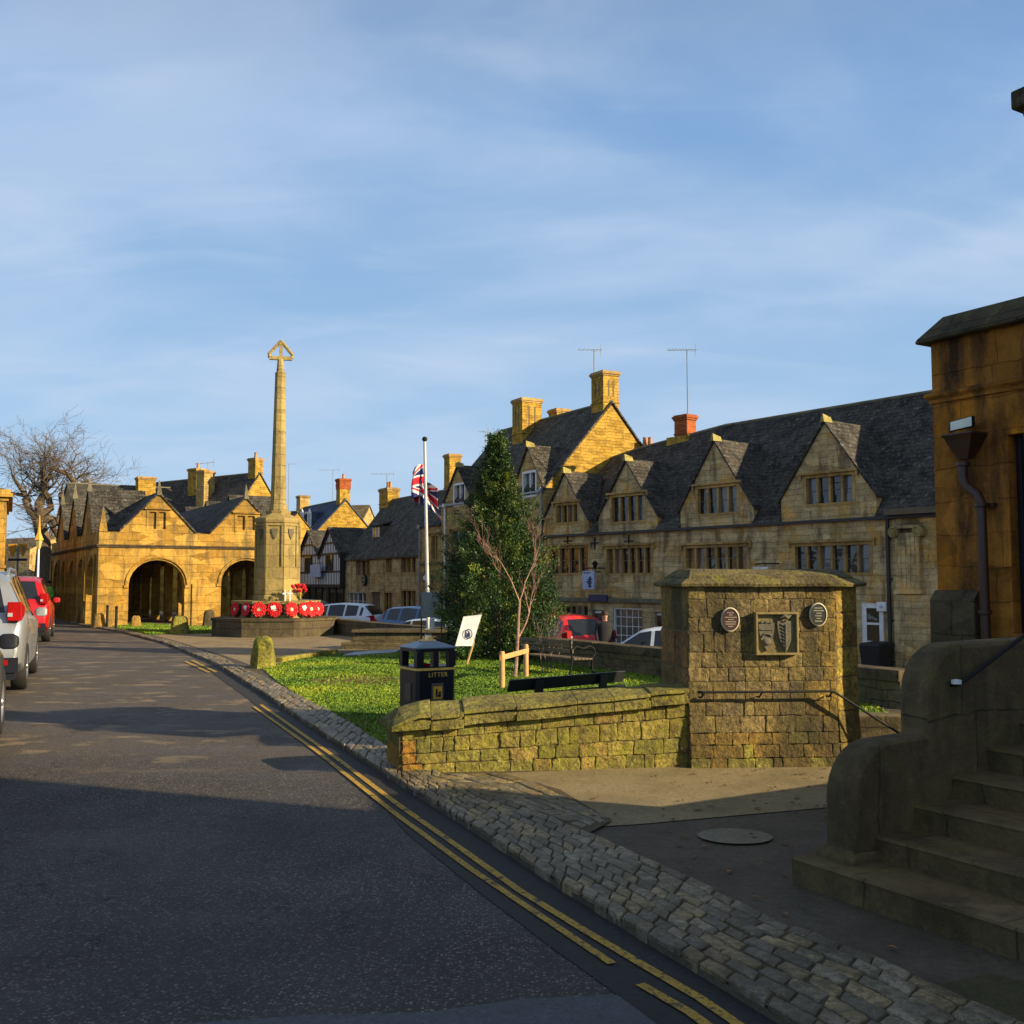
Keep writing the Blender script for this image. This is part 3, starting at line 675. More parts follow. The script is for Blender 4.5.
for (cx, cz, w_, h_, kind) in ((x0+W_*.27, z0+H_*.42, W_*.37, H_*.66, 0), (x0+W_*.71, z0+H_*.42, W_*.38, H_*.74, 1)):
    m = M(); y = y0+.024
    m.prism(shield(cx, cz, w_, h_, y), [], lambda a, b, dd: (a, y-.022+dd, b), .022)
    if kind == 0:
        for k in (-1, 0, 1): m.box(cx+k*w_*.28-.012, cx+k*w_*.28+.012, y-.034, y-.02, cz+h_*.5, cz+h_*.62)   # battlements
        m.rings([[(cx+w_*.30*cos(a)*s_, y-.022-.008*i, cz-h_*.17+h_*.14*sin(a)*s_) for a in [2*pi*k/12 for k in range(12)]] for i, s_ in enumerate((1, .9, .5))])
        m.tube([(cx-w_*.3, y-.026, cz+.0), (cx-w_*.1, y-.03, cz+h_*.12), (cx+w_*.1, y-.03, cz+h_*.10), (cx+w_*.3, y-.026, cz+.01)], .008, 6)
        m.box(cx-w_*.4, cx+w_*.4, y-.03, y-.02, cz+h_*.24, cz+h_*.28)
    else:
        m.tube([(cx, y-.026, cz-h_*.42), (cx, y-.03, cz+h_*.4)], .010, 6)
        for k in range(-3, 4):
            for sg in (-1, 1): m.tube([(cx, y-.028, cz+k*h_*.11), (cx+sg*w_*.3*(1-abs(k-3)/14), y-.026, cz+k*h_*.11+.02)], .006, 5)
        m.tube([(cx-w_*.35, y-.02, cz+h_*.58), (cx-.01, y-.035, cz+h_*.68), (cx+w_*.1, y-.035, cz+h_*.60), (cx+w_*.4, y-.02, cz+h_*.72)], [.012, .018, .016, .008], 7)
        m.tube([(cx, y-.03, cz+h_*.5), (cx+.01, y-.035, cz+h_*.68), (cx-.02, y-.03, cz+h_*.78)], [.012, .014, .006], 6)
    m.build('shield', mt['greytrim'], fr_, smooth=True)
for px, py, rx, rz, mat, lab, wd in ((730, 619.5, .083, .108, 'brownpl', 'maroon oval plaque with a pale rim left of the carved shields', [.45, .2, .8, .35, .75, .7, .3]), (818, 614.5, .080, .105, 'greenpl', 'dark green oval plaque with a pale rim right of the carved shields', [.6, .75, .35, .5, .3, .55])):
    cx, cz = PP(px, py); q = thing('oval_plaque', lab, 'plaque', PF.W(cx, -.026, cz), PF.ang, 'oval plaques on the tall wall panel')
    m = M(); m.rings([[(rx*k*cos(a), yy, rz*k*sin(a)) for a in [2*pi*i/32 for i in range(32)]] for k, yy in ((1, .0), (1, -.016), (.9, -.022), (.89, -.014), (.3, -.014))]); m.build('rim', mt['cream'], q, smooth=True)
    m = M(); m.rings([[(rx*.885*k*cos(a), yy, rz*.885*k*sin(a)) for a in [2*pi*i/32 for i in range(32)]] for k, yy in ((1, -.0145), (.96, -.0175), (.3, -.0178))]); m.build('plate', mt[mat], q, smooth=True)
    m = M()
    for i, w0 in enumerate(wd):
        z = rz*(.55-i*1.1/(len(wd)-1)); x = -rx*.75*w0
        while x < rx*.75*w0:
            l_ = rnd.uniform(.004, .010); m.box(x, x+l_, -.0195, -.0178, z-.0032, z+.0032); x += l_+.003
    m.build('inscription', mt['cream'], q)
# handrail along the panel, going down at its right end
hr = thing('iron_handrail', 'thin dark iron handrail bracketed to the tall wall panel and dropping beyond its right end', 'handrail', (*PF.o, 0), PF.ang)
zh = PP(760, 691)[1]; a0 = PP(697, 691)[0]; a1 = PP(832, 691)[0]
m = M(); e = PP(890, 730, -.10)
m.tube([(a0, -.07, zh), (a0+.03, -.10, zh), (a1-.03, -.10, zh), (a1, -.10, zh-.01), (e[0], -.12, e[1]+.02), (e[0]+.35, -.13, e[1]-.2)], .011, 8); m.build('rail', mt['iron'], hr, smooth=True)
for q in (a0+.02, (a0+a1)/2-.07, a1-.05):
    m = M(); m.tube([(q, -.02, zh-.05), (q+.01, -.06, zh-.05), (q+.02, -.10, zh-.008)], .009, 6); m.build('bracket', mt['iron'], hr, smooth=True)

# low walls right of the panel, beyond it
m = M(); m.hexa([(3.25, 11.0, -1), (5.4, 10.7, -1), (5.5, 11.0, -1), (3.25, 11.3, -1), (3.25, 11.0, .22), (5.4, 10.7, .20), (5.5, 11.0, .20), (3.25, 11.3, .22)])
tag(m.build('garden_wall', mt['lowwall'], bevel=.02), 'low rough stone wall just behind the handrail beside the tall wall panel', 'wall')
# retaining wall
rw = thing('retaining_wall', 'long low dark stone wall with flat coping between the green and the lower road', 'wall', (0, 0, 0))
m = M(); m2 = M(); t0 = 5.0
while t0 > -24:
    t1 = t0-1.2; a = RW(t0); b = RW(t1); n = (.88*.16, .48*.16)
    m.hexa([(a[0], a[1], -1.2), (a[0]+n[0]*2, a[1]+n[1]*2, -1.2), (b[0]+n[0]*2, b[1]+n[1]*2, -1.2), (b[0], b[1], -1.2), (a[0], a[1], .33), (a[0]+n[0]*2, a[1]+n[1]*2, .33), (b[0]+n[0]*2, b[1]+n[1]*2, .33), (b[0], b[1], .33)])
    e = .03; z = .33+rnd.uniform(-.008, .008); g = (.48*.006, -.88*.006)
    m2.hexa([(a[0]-g[0]-n[0]*e*6, a[1]-g[1]-n[1]*e*6, z), (a[0]-g[0]+n[0]*2.3, a[1]-g[1]+n[1]*2.3, z), (b[0]+g[0]+n[0]*2.3, b[1]+g[1]+n[1]*2.3, z), (b[0]+g[0]-n[0]*e*6, b[1]+g[1]-n[1]*e*6, z),
             (a[0]-g[0]-n[0]*e*5, a[1]-g[1]-n[1]*e*5, z+.15), (a[0]-g[0]+n[0]*2.2, a[1]-g[1]+n[1]*2.2, z+.15), (b[0]+g[0]+n[0]*2.2, b[1]+g[1]+n[1]*2.2, z+.15), (b[0]+g[0]-n[0]*e*5, b[1]+g[1]-n[1]*e*5, z+.15)])
    t0 = t1
m.build('wall', mt['lowwall'], rw, fixn=True); m2.build('coping', mt['dark'], rw, bevel=.015)
# broad stub wall left of the litter bin
a = G(341, 649); b = G(446, 651)
sw = thing('stepped_wall_stub', 'short broad weathered stone wall with stepped ledges beyond the litter bin', 'wall', (a[0], a[1], 0))
L_ = b[0]-a[0]
m = M(); m.hexa([(.0, 0, -.1), (L_, -.2, -.1), (L_, .9, -.1), (.6, .9, -.1), (.0, 0, .16), (L_, -.2, .16), (L_, .9, .16), (.6, .9, .16)])
m.hexa([(.22, .06, .16), (L_, -.12, .16), (L_, .9, .16), (.75, .9, .16), (.30, .1, .40), (L_, -.1, .40), (L_, .9, .40), (.75, .9, .40)]); m.build('wall', mt['lowwall'], sw, bevel=.02)
m = M(); m.hexa([(.22, -.0, .40), (L_, -.17, .40), (L_, .95, .40), (.65, .95, .40), (.26, .04, .47), (L_, -.13, .47), (L_, .92, .47), (.7, .92, .47)]); m.build('coping', mt['dark'], sw, bevel=.015)
# kerb stones behind the lawn
k = thing('mossy_kerb', 'low yellow mossy kerb stones along the back of the lawn', 'kerb')
m = M(); m.col = (.42, .37, .06); P0 = Vector(G(283, 662)); P1 = Vector(G(339, 653))
for i in range(5):
    a = P0.lerp(P1, i/5); b = P0.lerp(P1, (i+.97)/5); nn = Vector((-(b-a).y, (b-a).x)).normalized()*.16; z = .10+rnd.uniform(-.015, .015)
    m.hexa([(a.x, a.y, -.02), (b.x, b.y, -.02), (b.x+nn.x, b.y+nn.y, -.02), (a.x+nn.x, a.y+nn.y, -.02), (a.x, a.y, z), (b.x, b.y, z), (b.x+nn.x, b.y+nn.y, z), (a.x+nn.x, a.y+nn.y, z)])
m.build('kerb_stones', mt['vcope'], k, bevel=.02)
a = G(342, 657); b = G(398, 652); m = M(); m.hexa([(a[0], a[1], 0), (b[0], b[1]-.5, 0), (b[0], b[1]+.7, 0), (a[0]+.1, a[1]+1.2, 0), (a[0], a[1], .035), (b[0], b[1]-.5, .035), (b[0], b[1]+.7, .035), (a[0]+.1, a[1]+1.2, .035)])
tag(m.build('stone_slab', paint('bluish_slab', (.22,.25,.29), .45)), 'flat bluish grey stone slab lying at the back of the lawn', 'slab')

# ---------------------------------------------------------------- entrance steps at the right
SF = Fr(1.509, 5.60, .507, -.862)
st = thing('stone_steps', 'broad dark mossy stone steps with a curved side wall at the right edge', 'steps', (*SF.o, 0), SF.ang)
zs = [.135, .26, .39, .52, .65, .78, .91, 1.04]; ys_ = [0, .34, .66, .98, 1.30, 1.62, 1.94, 2.26]
for i, z in enumerate(zs):
    m = M(); x0 = -.04 if i == 0 else .252; y = ys_[i]; y1 = ys_[i+1]+.06 if i < 7 else 6.0
    nose = .012
    n = 14; top = []; bot = []; X = [x0+(4.6-x0)*k/n for k in range(n+1)]
    zl = -.03 if i == 0 else zs[i-1]-.02
    R_ = []
    for xx in X:
        wv = .014*noise.noise(Vector((xx*1.8, i*3.1, 0))); dz = -.010*max(0, noise.noise(Vector((xx*1.1, i*5.7, 4))))
        if i == 0 and xx == x0: wv += .015
        R_.append([(xx, y+.015+wv, zl), (xx, y+.012+wv, z-.03), (xx, y+.004+wv, z-.014+dz), (xx, y+.016+wv, z-.002+dz), (xx, y+.05, z+dz), (xx, y1, z), (xx, y1, zl)])
    m.rings(R_); m.build('step', mt['stair'], st, smooth=True)
def arcprof(y0, y1, zt, r, zb_, ex=0):
    pts = [(y0, zb_)]
    for k in range(9):
        a = pi-k*pi/16; pts.append((y0+r+r*cos(a), zt-r+r*sin(a)))
    pts += [(y1, zt), (y1, zb_)]
    return pts
m = M()
o = [(.18, .10)]+[(.18+.30+.30*cos(pi-k*pi/16), .745-.30+.30*sin(pi-k*pi/16)) for k in range(9)]+[(.80, .75)]
o += [(.80, .90)]+[(.80+.30+.30*cos(pi-k*pi/16), 1.255-.30+.30*sin(pi-k*pi/16)) for k in range(9)]+[(2.08, 1.27), (2.08, .1)]
m.prism(o[::-1], [], lambda a, b, dd: (.05+dd, a, b), .20)
m.build('side_wall', mt['stair'], st, bevel=.035, smooth=True, fixn=True)
m = M(); m.rings([[(.02, .14, .12), (.28, .14, .12), (.28, .42, .12), (.02, .42, .12)], [(.02, .14, .17), (.28, .14, .17), (.28, .42, .17), (.02, .42, .17)], [(.05, .175, .2), (.25, .175, .2), (.25, .4, .2), (.05, .4, .2)]]); m.build('plinth', mt['stair'], st, bevel=.015)
m = M(); y0 = .98
m.tube([(.27, y0, 1.03), (.31, y0, 1.035), (.315, y0+.05, 1.05), (.315, 2.4, 1.62)], .014, 8); m.build('handrail', mt['iron'], st, smooth=True)
m = M(); m.lathe([(.0, -.01), (.028, -.01), (.028, .012), (.0, .018)], 12); b_ = m.build('rail_end', mt['white'], st, loc=(.305, y0+.0, 1.045))

# town hall at the right edge
TF = Fr(3.94, 9.5, .507, -.862)
th = thing('town_hall', 'dark orange stone building with heavy cornice and brown downpipe at the right edge', 'building', (*TF.o, 0), TF.ang)
zcor = TF.hit(931, 398, 0)[1]; ztop = TF.hit(931, 344, 0)[1]
wx = TF.hit(1011, 520)[0]; wz1 = TF.hit(1016, 434)[1]; wz0 = TF.hit(1016, 634)[1]
m = M(); m.prism([(0, -1.1), (.95, -1.1), (.95, ztop), (0, ztop)], [[(wx, wz0), (.90, wz0), (.90, wz1), (wx, wz1)]], lambda a, b, dd: (a, dd, b), .25)
m.box(.0, .95, .25, 1.1, -1.1, ztop-.003)
m.build('wall', mt['near'], th)
m = M(); m.hexa([(-.10, -.10, ztop), (1.78, -.10, ztop), (1.78, 1.2, ztop), (-.10, 1.2, ztop), (-.10, -.10, ztop+.035), (1.78, -.10, ztop+.035), (1.78, 1.2, ztop+.035), (-.10, 1.2, ztop+.035)])
m.hexa([(-.10, -.10, ztop+.035), (1.78, -.10, ztop+.035), (1.78, 1.2, ztop+.035), (-.10, 1.2, ztop+.035), (.06, .1, ztop+.26), (1.75, .1, ztop+.26), (1.75, 1.0, ztop+.26), (.06, 1.0, ztop+.26)]); m.build('roof_coping', mt['dark'], th, bevel=.012)
m = M(); m.rings([[(x_, y_, z_) for (x_, y_) in ((-e_, -e_), (.95, -e_), (.95, 1.1+e_), (-e_, 1.1+e_))] for e_, z_ in ((.004, zcor-.07), (.02, zcor-.06), (.022, zcor-.03), (.055, zcor-.0), (.06, zcor+.025), (.02, zcor+.04), (.0, zcor+.05))]); m.build('cornice', mt['near'], th)
m = M()
for b in ((wx-.03, .93, wz1, wz1+.07, -.015), (wx-.03, .93, wz0-.08, wz0, -.03)): m.box(b[0], b[1], b[4], .05, b[2], b[3])
m.box(wx-.03, wx-.002, -.012, .05, wz0, wz1); wn = m.build('window', mt['near'], th, bevel=.006)
m = M(); m.box(wx+.0, wx+.05, .10, .14, wz0, wz1); m.build('frame', mt['blackp'], wn)
m = M(); m.box(wx+.05, .899, .125, .135, wz0, wz1); m.build('pane', mt['glass'], wn)
m = M(); pz = TF.hit(950, 600)[1]; px_ = TF.hit(982, 640)[0]
m.rings([[(x_, y_, z_) for (x_, y_) in ((-.02, -e_), (px_, -e_), (px_, .0), (-.02, .0))] for e_, z_ in ((.10, -1.0), (.10, pz), (.02, pz+.09))]); m.build('plinth', mt['dark'], th, bevel=.02)
# jettied upper corner and chimney stack beyond the frame
m = M(); m.box(.952, 1.75, .0, 1.1, 3.25, ztop-.004); m.build('upper_wall', mt['near'], th)
cs, cz = TF.hit(1013, 107, .1)
m = M(); m.box(1.16, 1.62, .25, .85, ztop+.2, cz-.1); ch = m.build('chimney', mt['near'], th)
m = M(); m.box(cs+.07, 1.80, .12, .98, cz-.12, cz-.04); m.box(cs, 1.86, .06, 1.04, cz-.04, cz+.13); m.build('chimney_cap', mt['dark'], ch, bevel=.02)
# main block out of frame, whose shadow covers the foreground
def UV_(u, o): return (.507*u+.862*o, -.862*u+.507*o)
F0 = UV_(3.10, 6.03); MB = [UV_(3.10, 6.03), UV_(14, 6.03), UV_(14, 11.05), UV_(3.10, 11.05)]
inv = Matrix.Rotation(-TF.ang, 3, 'Z')
def loc_(p, z): v = inv @ Vector((p[0]-TF.o[0], p[1]-TF.o[1], 0)); return (v.x, v.y, z)
m = M(); m.rings([[loc_(q, -.1) for q in MB], [loc_(q, 6.8) for q in MB]]); mw = m.build('main_block_wall', mt['near'], th, fixn=True)
m = M(); R2 = [UV_(3.0, 5.93), UV_(14.1, 5.93), UV_(14.1, 11.15), UV_(3.0, 11.15)]; r3 = [UV_(3.0, 8.5), UV_(14.1, 8.5)]
a_ = [loc_(q, 6.8) for q in R2]; b_ = [loc_(q, 9.2) for q in r3]; m.add(a_+b_, [(0, 1, 5, 4), (2, 3, 4, 5), (1, 2, 5), (3, 0, 4), (3, 2, 1, 0)]); m.build('main_roof', mt['slate'], th, fixn=True)
for k in range(4):
    s_, d_, _ = loc_(UV_(4.2+2.5*k, 6.03), 0)
    m = M()
    for b in ((0, .12, .2, 2.2), (.98, 1.1, .2, 2.2), (.12, .98, 2.08, 2.2), (.12, .98, .2, .3), (.5, .58, .3, 2.08)): m.box(s_+b[0], s_+b[1], d_-.06, d_, 1.2+b[2], 1.2+b[3])
    w_ = m.build('window', mt['trim'], th); m = M(); m.box(s_+.12, s_+.98, d_-.02, d_-.008, 1.5, 3.28); m.build('pane', mt['glass'], w_)
# unseen wall added out of frame only to shade the steps
m = M(); m.box(-.24, .24, -1.05, .24, -.05, 2.45); pr = m.build('shade_wall_body', mt['near'])
pt_ = thing('unseen_shade_wall', 'unseen stone wall with pitched cap, added outside the right edge to shade the steps', 'pier', (5.60, 5.45, 0), 0)
pr.parent = pt_; m = M(); m.rings([[(-.29, -1.1, 2.45), (.29, -1.1, 2.45), (.29, .29, 2.45), (-.29, .29, 2.45)], [(-.29, -1.1, 2.53), (.29, -1.1, 2.53), (.29, .29, 2.53), (-.29, .29, 2.53)], [(-.03, -.9, 2.68), (.03, -.9, 2.68), (.03, .1, 2.68), (-.03, .1, 2.68)]]); m.build('cap', mt['dark'], pt_)
# hopper and downpipe
def TP(px, py, d=-.10): s_, z_ = TF.hit(px, py, d); return (s_, d, z_)
hp = TP(965, 437); m = M()
m.rings([[(hp[0]+sx*w_, hp[1]+sy*w_*.8, z_) for sx, sy in ((-1, -1), (1, -1), (1, 1), (-1, 1))] for w_, z_ in ((.15, hp[2]+.03), (.16, hp[2]+.015), (.135, hp[2]-.01), (.12, hp[2]-.05), (.07, hp[2]-.15), (.05, hp[2]-.20))])
pts = [TP(963, 462), TP(963, 478), TP(966, 486), TP(977, 494), TP(981, 502), TP(981, 560), TP(987, 640)]
a_, b_ = pts[5], pts[6]; pts[5] = (pts[4][0]+.004, -.10, a_[2]); pts[6] = (pts[4][0]+.008, -.10, b_[2]); pts.append((pts[4][0]+.01, -.10, .0))
m.tube(pts, .042, 12)
for q in (TP(963, 464), TP(981, 505), (pts[4][0]+.006, -.10, TP(980, 612)[2])): m.lathe([(.05, q[2]-.02), (.056, q[2]-.015), (.056, q[2]+.015), (.05, q[2]+.02)], 14, (q[0], q[1]))
q = TP(981, 505); m.box(q[0]-.09, q[0]+.09, -.06, .0, q[2]-.018, q[2]+.018)
m.build('downpipe', mt['pipe'], th, smooth=True)
fq = TP(962, 424, -.13); fl_ = thing('floodlight', 'pale floodlight fixed to the wall above the rainwater hopper', 'light', TF.W(fq[0], -.13, fq[2]), TF.ang)
m = M(); m.rings([[(-.12*k, y_, -.055*k), (.13*k, y_-.02, -.04*k), (.13*k, y_-.02, .055*k), (-.12*k, y_, .035*k)] for k, y_ in ((.55, .09), (1, .02), (1, -.01))]); m.build('housing', mt['iron'], fl_)
m = M(); m.face([(-.11, -.014, -.048), (.12, -.034, -.034), (.12, -.034, .048), (-.11, -.014, .03)]); m.build('lens', paint('floodlight_lens', (.72,.74,.62), .2), fl_)
m = M(); m.tube([(.0, .08, 0), (.0, .13, .0)], .015, 6); m.build('arm', mt['iron'], fl_)
# ---------------------------------------------------------------- houses
mt['glassgrey'] = glassm('grey_reflection_glass', (.11,.115,.12), .12); mt['glasswarm'] = glassm('gold_reflection_glass', (.13,.085,.035), .12)  # grey and golden window reflections painted into the pane colour
def window(root, r, n=3, style='stone', hood=True, d0=0.0, glass='glass', bars=0, frame='trim', name='window', tr=0):
    s0, s1, z0, z1 = r; m = M(); fw = .07 if style == 'stone' else .05; dd = .07
    # surround slightly proud of the wall, then mullions inside the opening
    e = .05
    if style == 'stone':
        m.box(s0-e, s0+fw*.6, d0-.012, d0+.16, z0-e, z1+e); m.box(s1-fw*.6, s1+e, d0-.012, d0+.16, z0-e, z1+e)
        m.box(s0+fw*.6, s1-fw*.6, d0-.012, d0+.16, z1-fw*.6, z1+e); m.box(s0+fw*.6, s1-fw*.6, d0-.022, d0+.16, z0-e, z0+fw*.5)
        for k in range(1, n):
            x = s0+(s1-s0)*k/n; m.box(x-fw*.5, x+fw*.5, d0+.03, d0+.155, z0+fw*.5, z1-fw*.6)
        if hood: m.box(s0-.16, s1+.16, d0-.10, d0-.013, z1+.055, z1+.12); m.box(s0-.16, s0-.09, d0-.08, d0-.013, z1-.08, z1+.055); m.box(s1+.09, s1+.16, d0-.08, d0-.013, z1-.08, z1+.055)
    else:
        m.box(s0, s0+fw, d0+.05, d0+.13, z0, z1); m.box(s1-fw, s1, d0+.05, d0+.13, z0, z1)
        m.box(s0+fw, s1-fw, d0+.05, d0+.13, z1-fw, z1); m.box(s0+fw, s1-fw, d0+.03, d0+.13, z0, z0+fw)
        for k in range(1, n):
            x = s0+(s1-s0)*k/n; m.box(x-fw*.5, x+fw*.5, d0+.06, d0+.125, z0+fw, z1-fw)
    w = m.build(name, mt[frame], root)
    m = M(); rp = random.Random(int(abs(s0*97+z0*31)*10))
    for k in range(n):
        xa = s0+.02+(s1-s0-.04)*k/n; xb = s0+.02+(s1-s0-.04)*(k+1)/n; m.mi = rp.choice((0, 0, 0, 1, 2)) if glass == 'glass' and n > 1 else 0; ty = rp.uniform(-.012, .012)
        m.hexa([(xa+.001, d0+.14+ty, z0+.02), (xb-.001, d0+.14-ty, z0+.02), (xb-.001, d0+.16, z0+.02), (xa+.001, d0+.16, z0+.02), (xa+.001, d0+.14-ty, z1-.02), (xb-.001, d0+.14+ty, z1-.02), (xb-.001, d0+.16, z1-.02), (xa+.001, d0+.16, z1-.02)])
    m.build('pane', [mt[glass], mt['glassgrey'], mt['glasswarm']], w)
    if bars or tr:
        m = M(); nn = n*max(bars, 1)
        for k in range(1, nn):
            x = s0+(s1-s0)*k/nn
            if k % max(bars, 1): m.box(x-.011, x+.011, d0+.115, d0+.139, z0+.02, z1-.02)
        for k in range(1, tr+1):
            z = z0+(z1-z0)*k/(tr+1); m.box(s0+.03, s1-.03, d0+.117, d0+.1385, z-.011, z+.011)
        if m.v: m.build('glazing_bars', mt['white' if style != 'stone' else 'greytrim'], w)
    return w
def chimney(root, s, d, w_, dp, z0, z1, mat='gable', pots=0, cap=True, slots=True, capm='trim'):
    m = M(); m.box(s-w_/2, s+w_/2, d-dp/2, d+dp/2, z0, z1)
    m.box(s-w_/2-.03, s+w_/2+.03, d-dp/2-.03, d+dp/2+.03, z0+(z1-z0)*.42, z0+(z1-z0)*.42+.05)
    c = m.build('chimney', mt[mat], root)
    if cap:
        m = M()
        for e, a, b in ((.035, -.02, .05), (.07, .05, .13), (.03, .13, .18)): m.box(s-w_/2-e, s+w_/2+e, d-dp/2-e, d+dp/2+e, z1+a, z1+b)
        m.build('chimney_cap', mt[capm], c)
    if slots and mat != 'brick':
        m = M()
        for k in (-.15, .15):
            m.box(s+k*w_-.035, s+k*w_+.035, d-dp/2-.006, d-dp/2, z0+(z1-z0)*.56, z1-.2); m.box(s+w_/2, s+w_/2+.006, d+k*dp-.035, d+k*dp+.035, z0+(z1-z0)*.56, z1-.2)
        m.build('flue_slots', mt['oldwood'], c)
    for k in range(pots):
        m = M(); o = (k-(pots-1)/2)*min(.34, w_/max(pots, 1)*.9) if pots > 1 else 0
        m.lathe([(.11, z1+.15), (.10, z1+.3), (.085, z1+.5), (.105, z1+.55), (.07, z1+.56)], 12, (s+o, d)); m.build('chimney_pot', mt['terracotta'], c, smooth=True)
    return c
def house(name, label, F, s0, s1, D, zb, ze, zr, gables=(), holes=(), wall='long', roof='slate', rs=None, ends=(1, 1), group=None, endmat=None, over=.12, verge='greytrim', cat='house'):
    """gabled range with the ridge along the street; gables = front gables flush with the facade"""
    t = thing(name, label, cat, (F.o[0], F.o[1], 0), F.ang, group)
    k = (zr-ze)/(D/2); rs = rs or ((s0, zr), (s1, zr))
    def zrid(s): 
        for (a, za), (b, zb_) in zip(rs, rs[1:]):
            if s <= b+1e-6: return za+(zb_-za)*(s-a)/(b-a)
        return rs[-1][1]
    out = [(s0, zb), (s1, zb), (s1, ze)]
    for (a, b, gz, ga) in sorted(gables, key=lambda g: -g[0]):
        c = (a+b)/2
        if gz > ze+.02: out += [(b, ze), (b, gz), (c, ga), (a, gz), (a, ze)]
        else: out += [(b, ze), (c, ga), (a, ze)]
    out.append((s0, ze))
    o2 = []
    for q in out:
        if not o2 or abs(q[0]-o2[-1][0])+abs(q[1]-o2[-1][1]) > 1e-4: o2.append(q)
    m = M(); m.prism(o2, [[(h[0], h[2]), (h[1], h[2]), (h[1], h[3]), (h[0], h[3])] for h in holes], lambda a, b, dd: (a, dd, b), .3)
    m.build('front_wall', mt[wall], t); m = M(); m.box(s0, s1, D-.3, D, zb, ze); m.build('back_wall', mt[wall], t)
    for s_, dirn, ok in ((s0, 1, ends[0]), (s1, -1, ends[1])):
        m = M(); z_ = zrid(s_)-.02; P_ = lambda a, b, dd, s_=s_, dirn=dirn: (s_+dirn*dd, a, b)
        if ok: m.prism([(.302, zb), (D-.302, zb), (D-.302, ze), (D-.02, ze), (D/2, z_-.05), (.02, ze), (.302, ze)], [], P_, .3)
        else: m.prism([(.302, zb), (D-.302, zb), (D-.302, ze-.05), (.302, ze-.05)], [], P_, .3)
        m.build('end_wall', mt[endmat or wall], t)
    # main roof, cut round the gables
    m = M(); th = .09
    def strip(a, b, d0):
        sa = [a]+[r[0] for r in rs if a+.01 < r[0] < b-.01]+[b]
        for x, y in zip(sa, sa[1:]):
            kx = (zrid(x)-ze)/(D/2); ky = (zrid(y)-ze)/(D/2)
            m.slab([(x, d0, ze+d0*kx), (y, d0, ze+d0*ky), (y, D/2, zrid(y)), (x, D/2, zrid(x))], (0, 0, th))
    gs = sorted(gables); e = .07; cur = s0-e
    for (a, b, gz, ga) in gs:
        if a > cur+.02: strip(cur, a, -over)
        strip(max(a, cur), b, max(.0, (gz-ze)/k)); cur = b
    if cur < s1+e: strip(cur, s1+e, -over)
    for x, y in zip(rs, rs[1:]):
        xa = x[0]-(e if x is rs[0] else 0); ya = y[0]+(e if y is rs[-1] else 0)
        m.slab([(xa, D/2, x[1]), (ya, D/2, y[1]), (ya, D+over, ze-over*k), (xa, D+over, ze-over*k)], (0, 0, th))
    for (a, b, gz, ga) in gs:
        c = (a+b)/2; db = (ga-ze)/k; dv = max(0, (gz-ze)/k); ex = .07; kk = (ga-gz)/(c-a)
        m.slab([(c, -.09, ga), (a-ex, -.09, gz-ex*kk), (a-ex, dv, gz-ex*kk), (a, dv+.0, gz), (c, db, ga)][::1], (0, 0, th*.9))
        m.slab([(c, -.09, ga), (c, db, ga), (b, dv, gz), (b+ex, dv, gz-ex*kk), (b+ex, -.09, gz-ex*kk)], (0, 0, th*.9))
    m.build('roof', mt[roof], t, fixn=True)
    m = M()    # ridge stones
    for x, y in zip(rs, rs[1:]): m.tube([(x[0]-.03, D/2, x[1]+.06), (y[0]+.03, D/2, y[1]+.06)], .075, 8)
    m.build('ridge', mt['greytrim'], t)
    if gs:
        for (a, b, gz, ga) in gs:
            m = M(); c = (a+b)/2; db = (ga-ze)/k
            m.hexa([(c-.07, -.14, ga+.0), (c+.07, -.14, ga+.0), (c+.09, .25, ga+.0), (c-.09, .25, ga+.0), (c-.02, -.12, ga+.24), (c+.02, -.12, ga+.24), (c+.03, .25, ga+.16), (c-.03, .25, ga+.16)])
            m.build('gable_stone', mt['vcopeplain'], t)
    return t
mt['vcopeplain'] = stone('lichened_apex', (.42,.36,.12), (.36,.3,.1), (.2,.17,.07), .5, .5, None, 0, (.1,.1,.04), .4, .4)
def pipe(root, s, z0, z1, d=-.09, mat='dkpipe', r=.045, head=True, name='downpipe'):
    m = M(); m.tube([(s, d, z0), (s, d, z1)], r, 8)
    if head: m.box(s-.09, s+.09, d-.09, d+.08, z1-.02, z1+.14)
    for k in range(int((z1-z0)/1.1)): m.box(s-.07, s+.07, d, .0, z0+.5+k*1.1, z0+.54+k*1.1)
    return m.build(name, mt[mat], root)

# --- the long house with four gables
HF = Fr(4.375, 35.0, .616, -.788)
GB = []
for (pa, pya, px0_, px1_, pyb) in ((567, 473, 543.5, 588.5, 520), (631, 460.5, 598.5, 657.5, 516), (716, 441, 680.5, 753.5, 508), (826.5, 422, 781, 876, 497)):
    a = HF.hit(px0_, pyb)[0]; b = HF.hit(px1_, pyb)[0]; gz = HF.hit((px0_+px1_)/2, pyb)[1]; ga = HF.hit(pa, pya)[1]; GB.append((a, b, gz, ga))
H0 = HF.hit(543.2, 560)[0]; H1 = 13.5
upper = [HF.R(*q) for q in ((556, 504, 578, 523), (611, 495, 645, 522), (697, 486, 738, 514), (805, 475, 854, 504))]
GBw = [(549, 547, 589, 574), (606, 547, 652, 574), (685, 546, 748, 571), (794, 544, 871, 574)]
mid = [HF.R(*q) for q in GBw]
shop = [HF.R(558, 605, 588, 630), HF.R(613, 608, 642, 645)]
doors = [HF.R(593, 610, 606, 655), HF.R(655, 612, 664, 655), HF.R(862, 603, 884, 684)]
holes = upper+mid+shop+doors
D_ = 6.3; zeL = 3.47
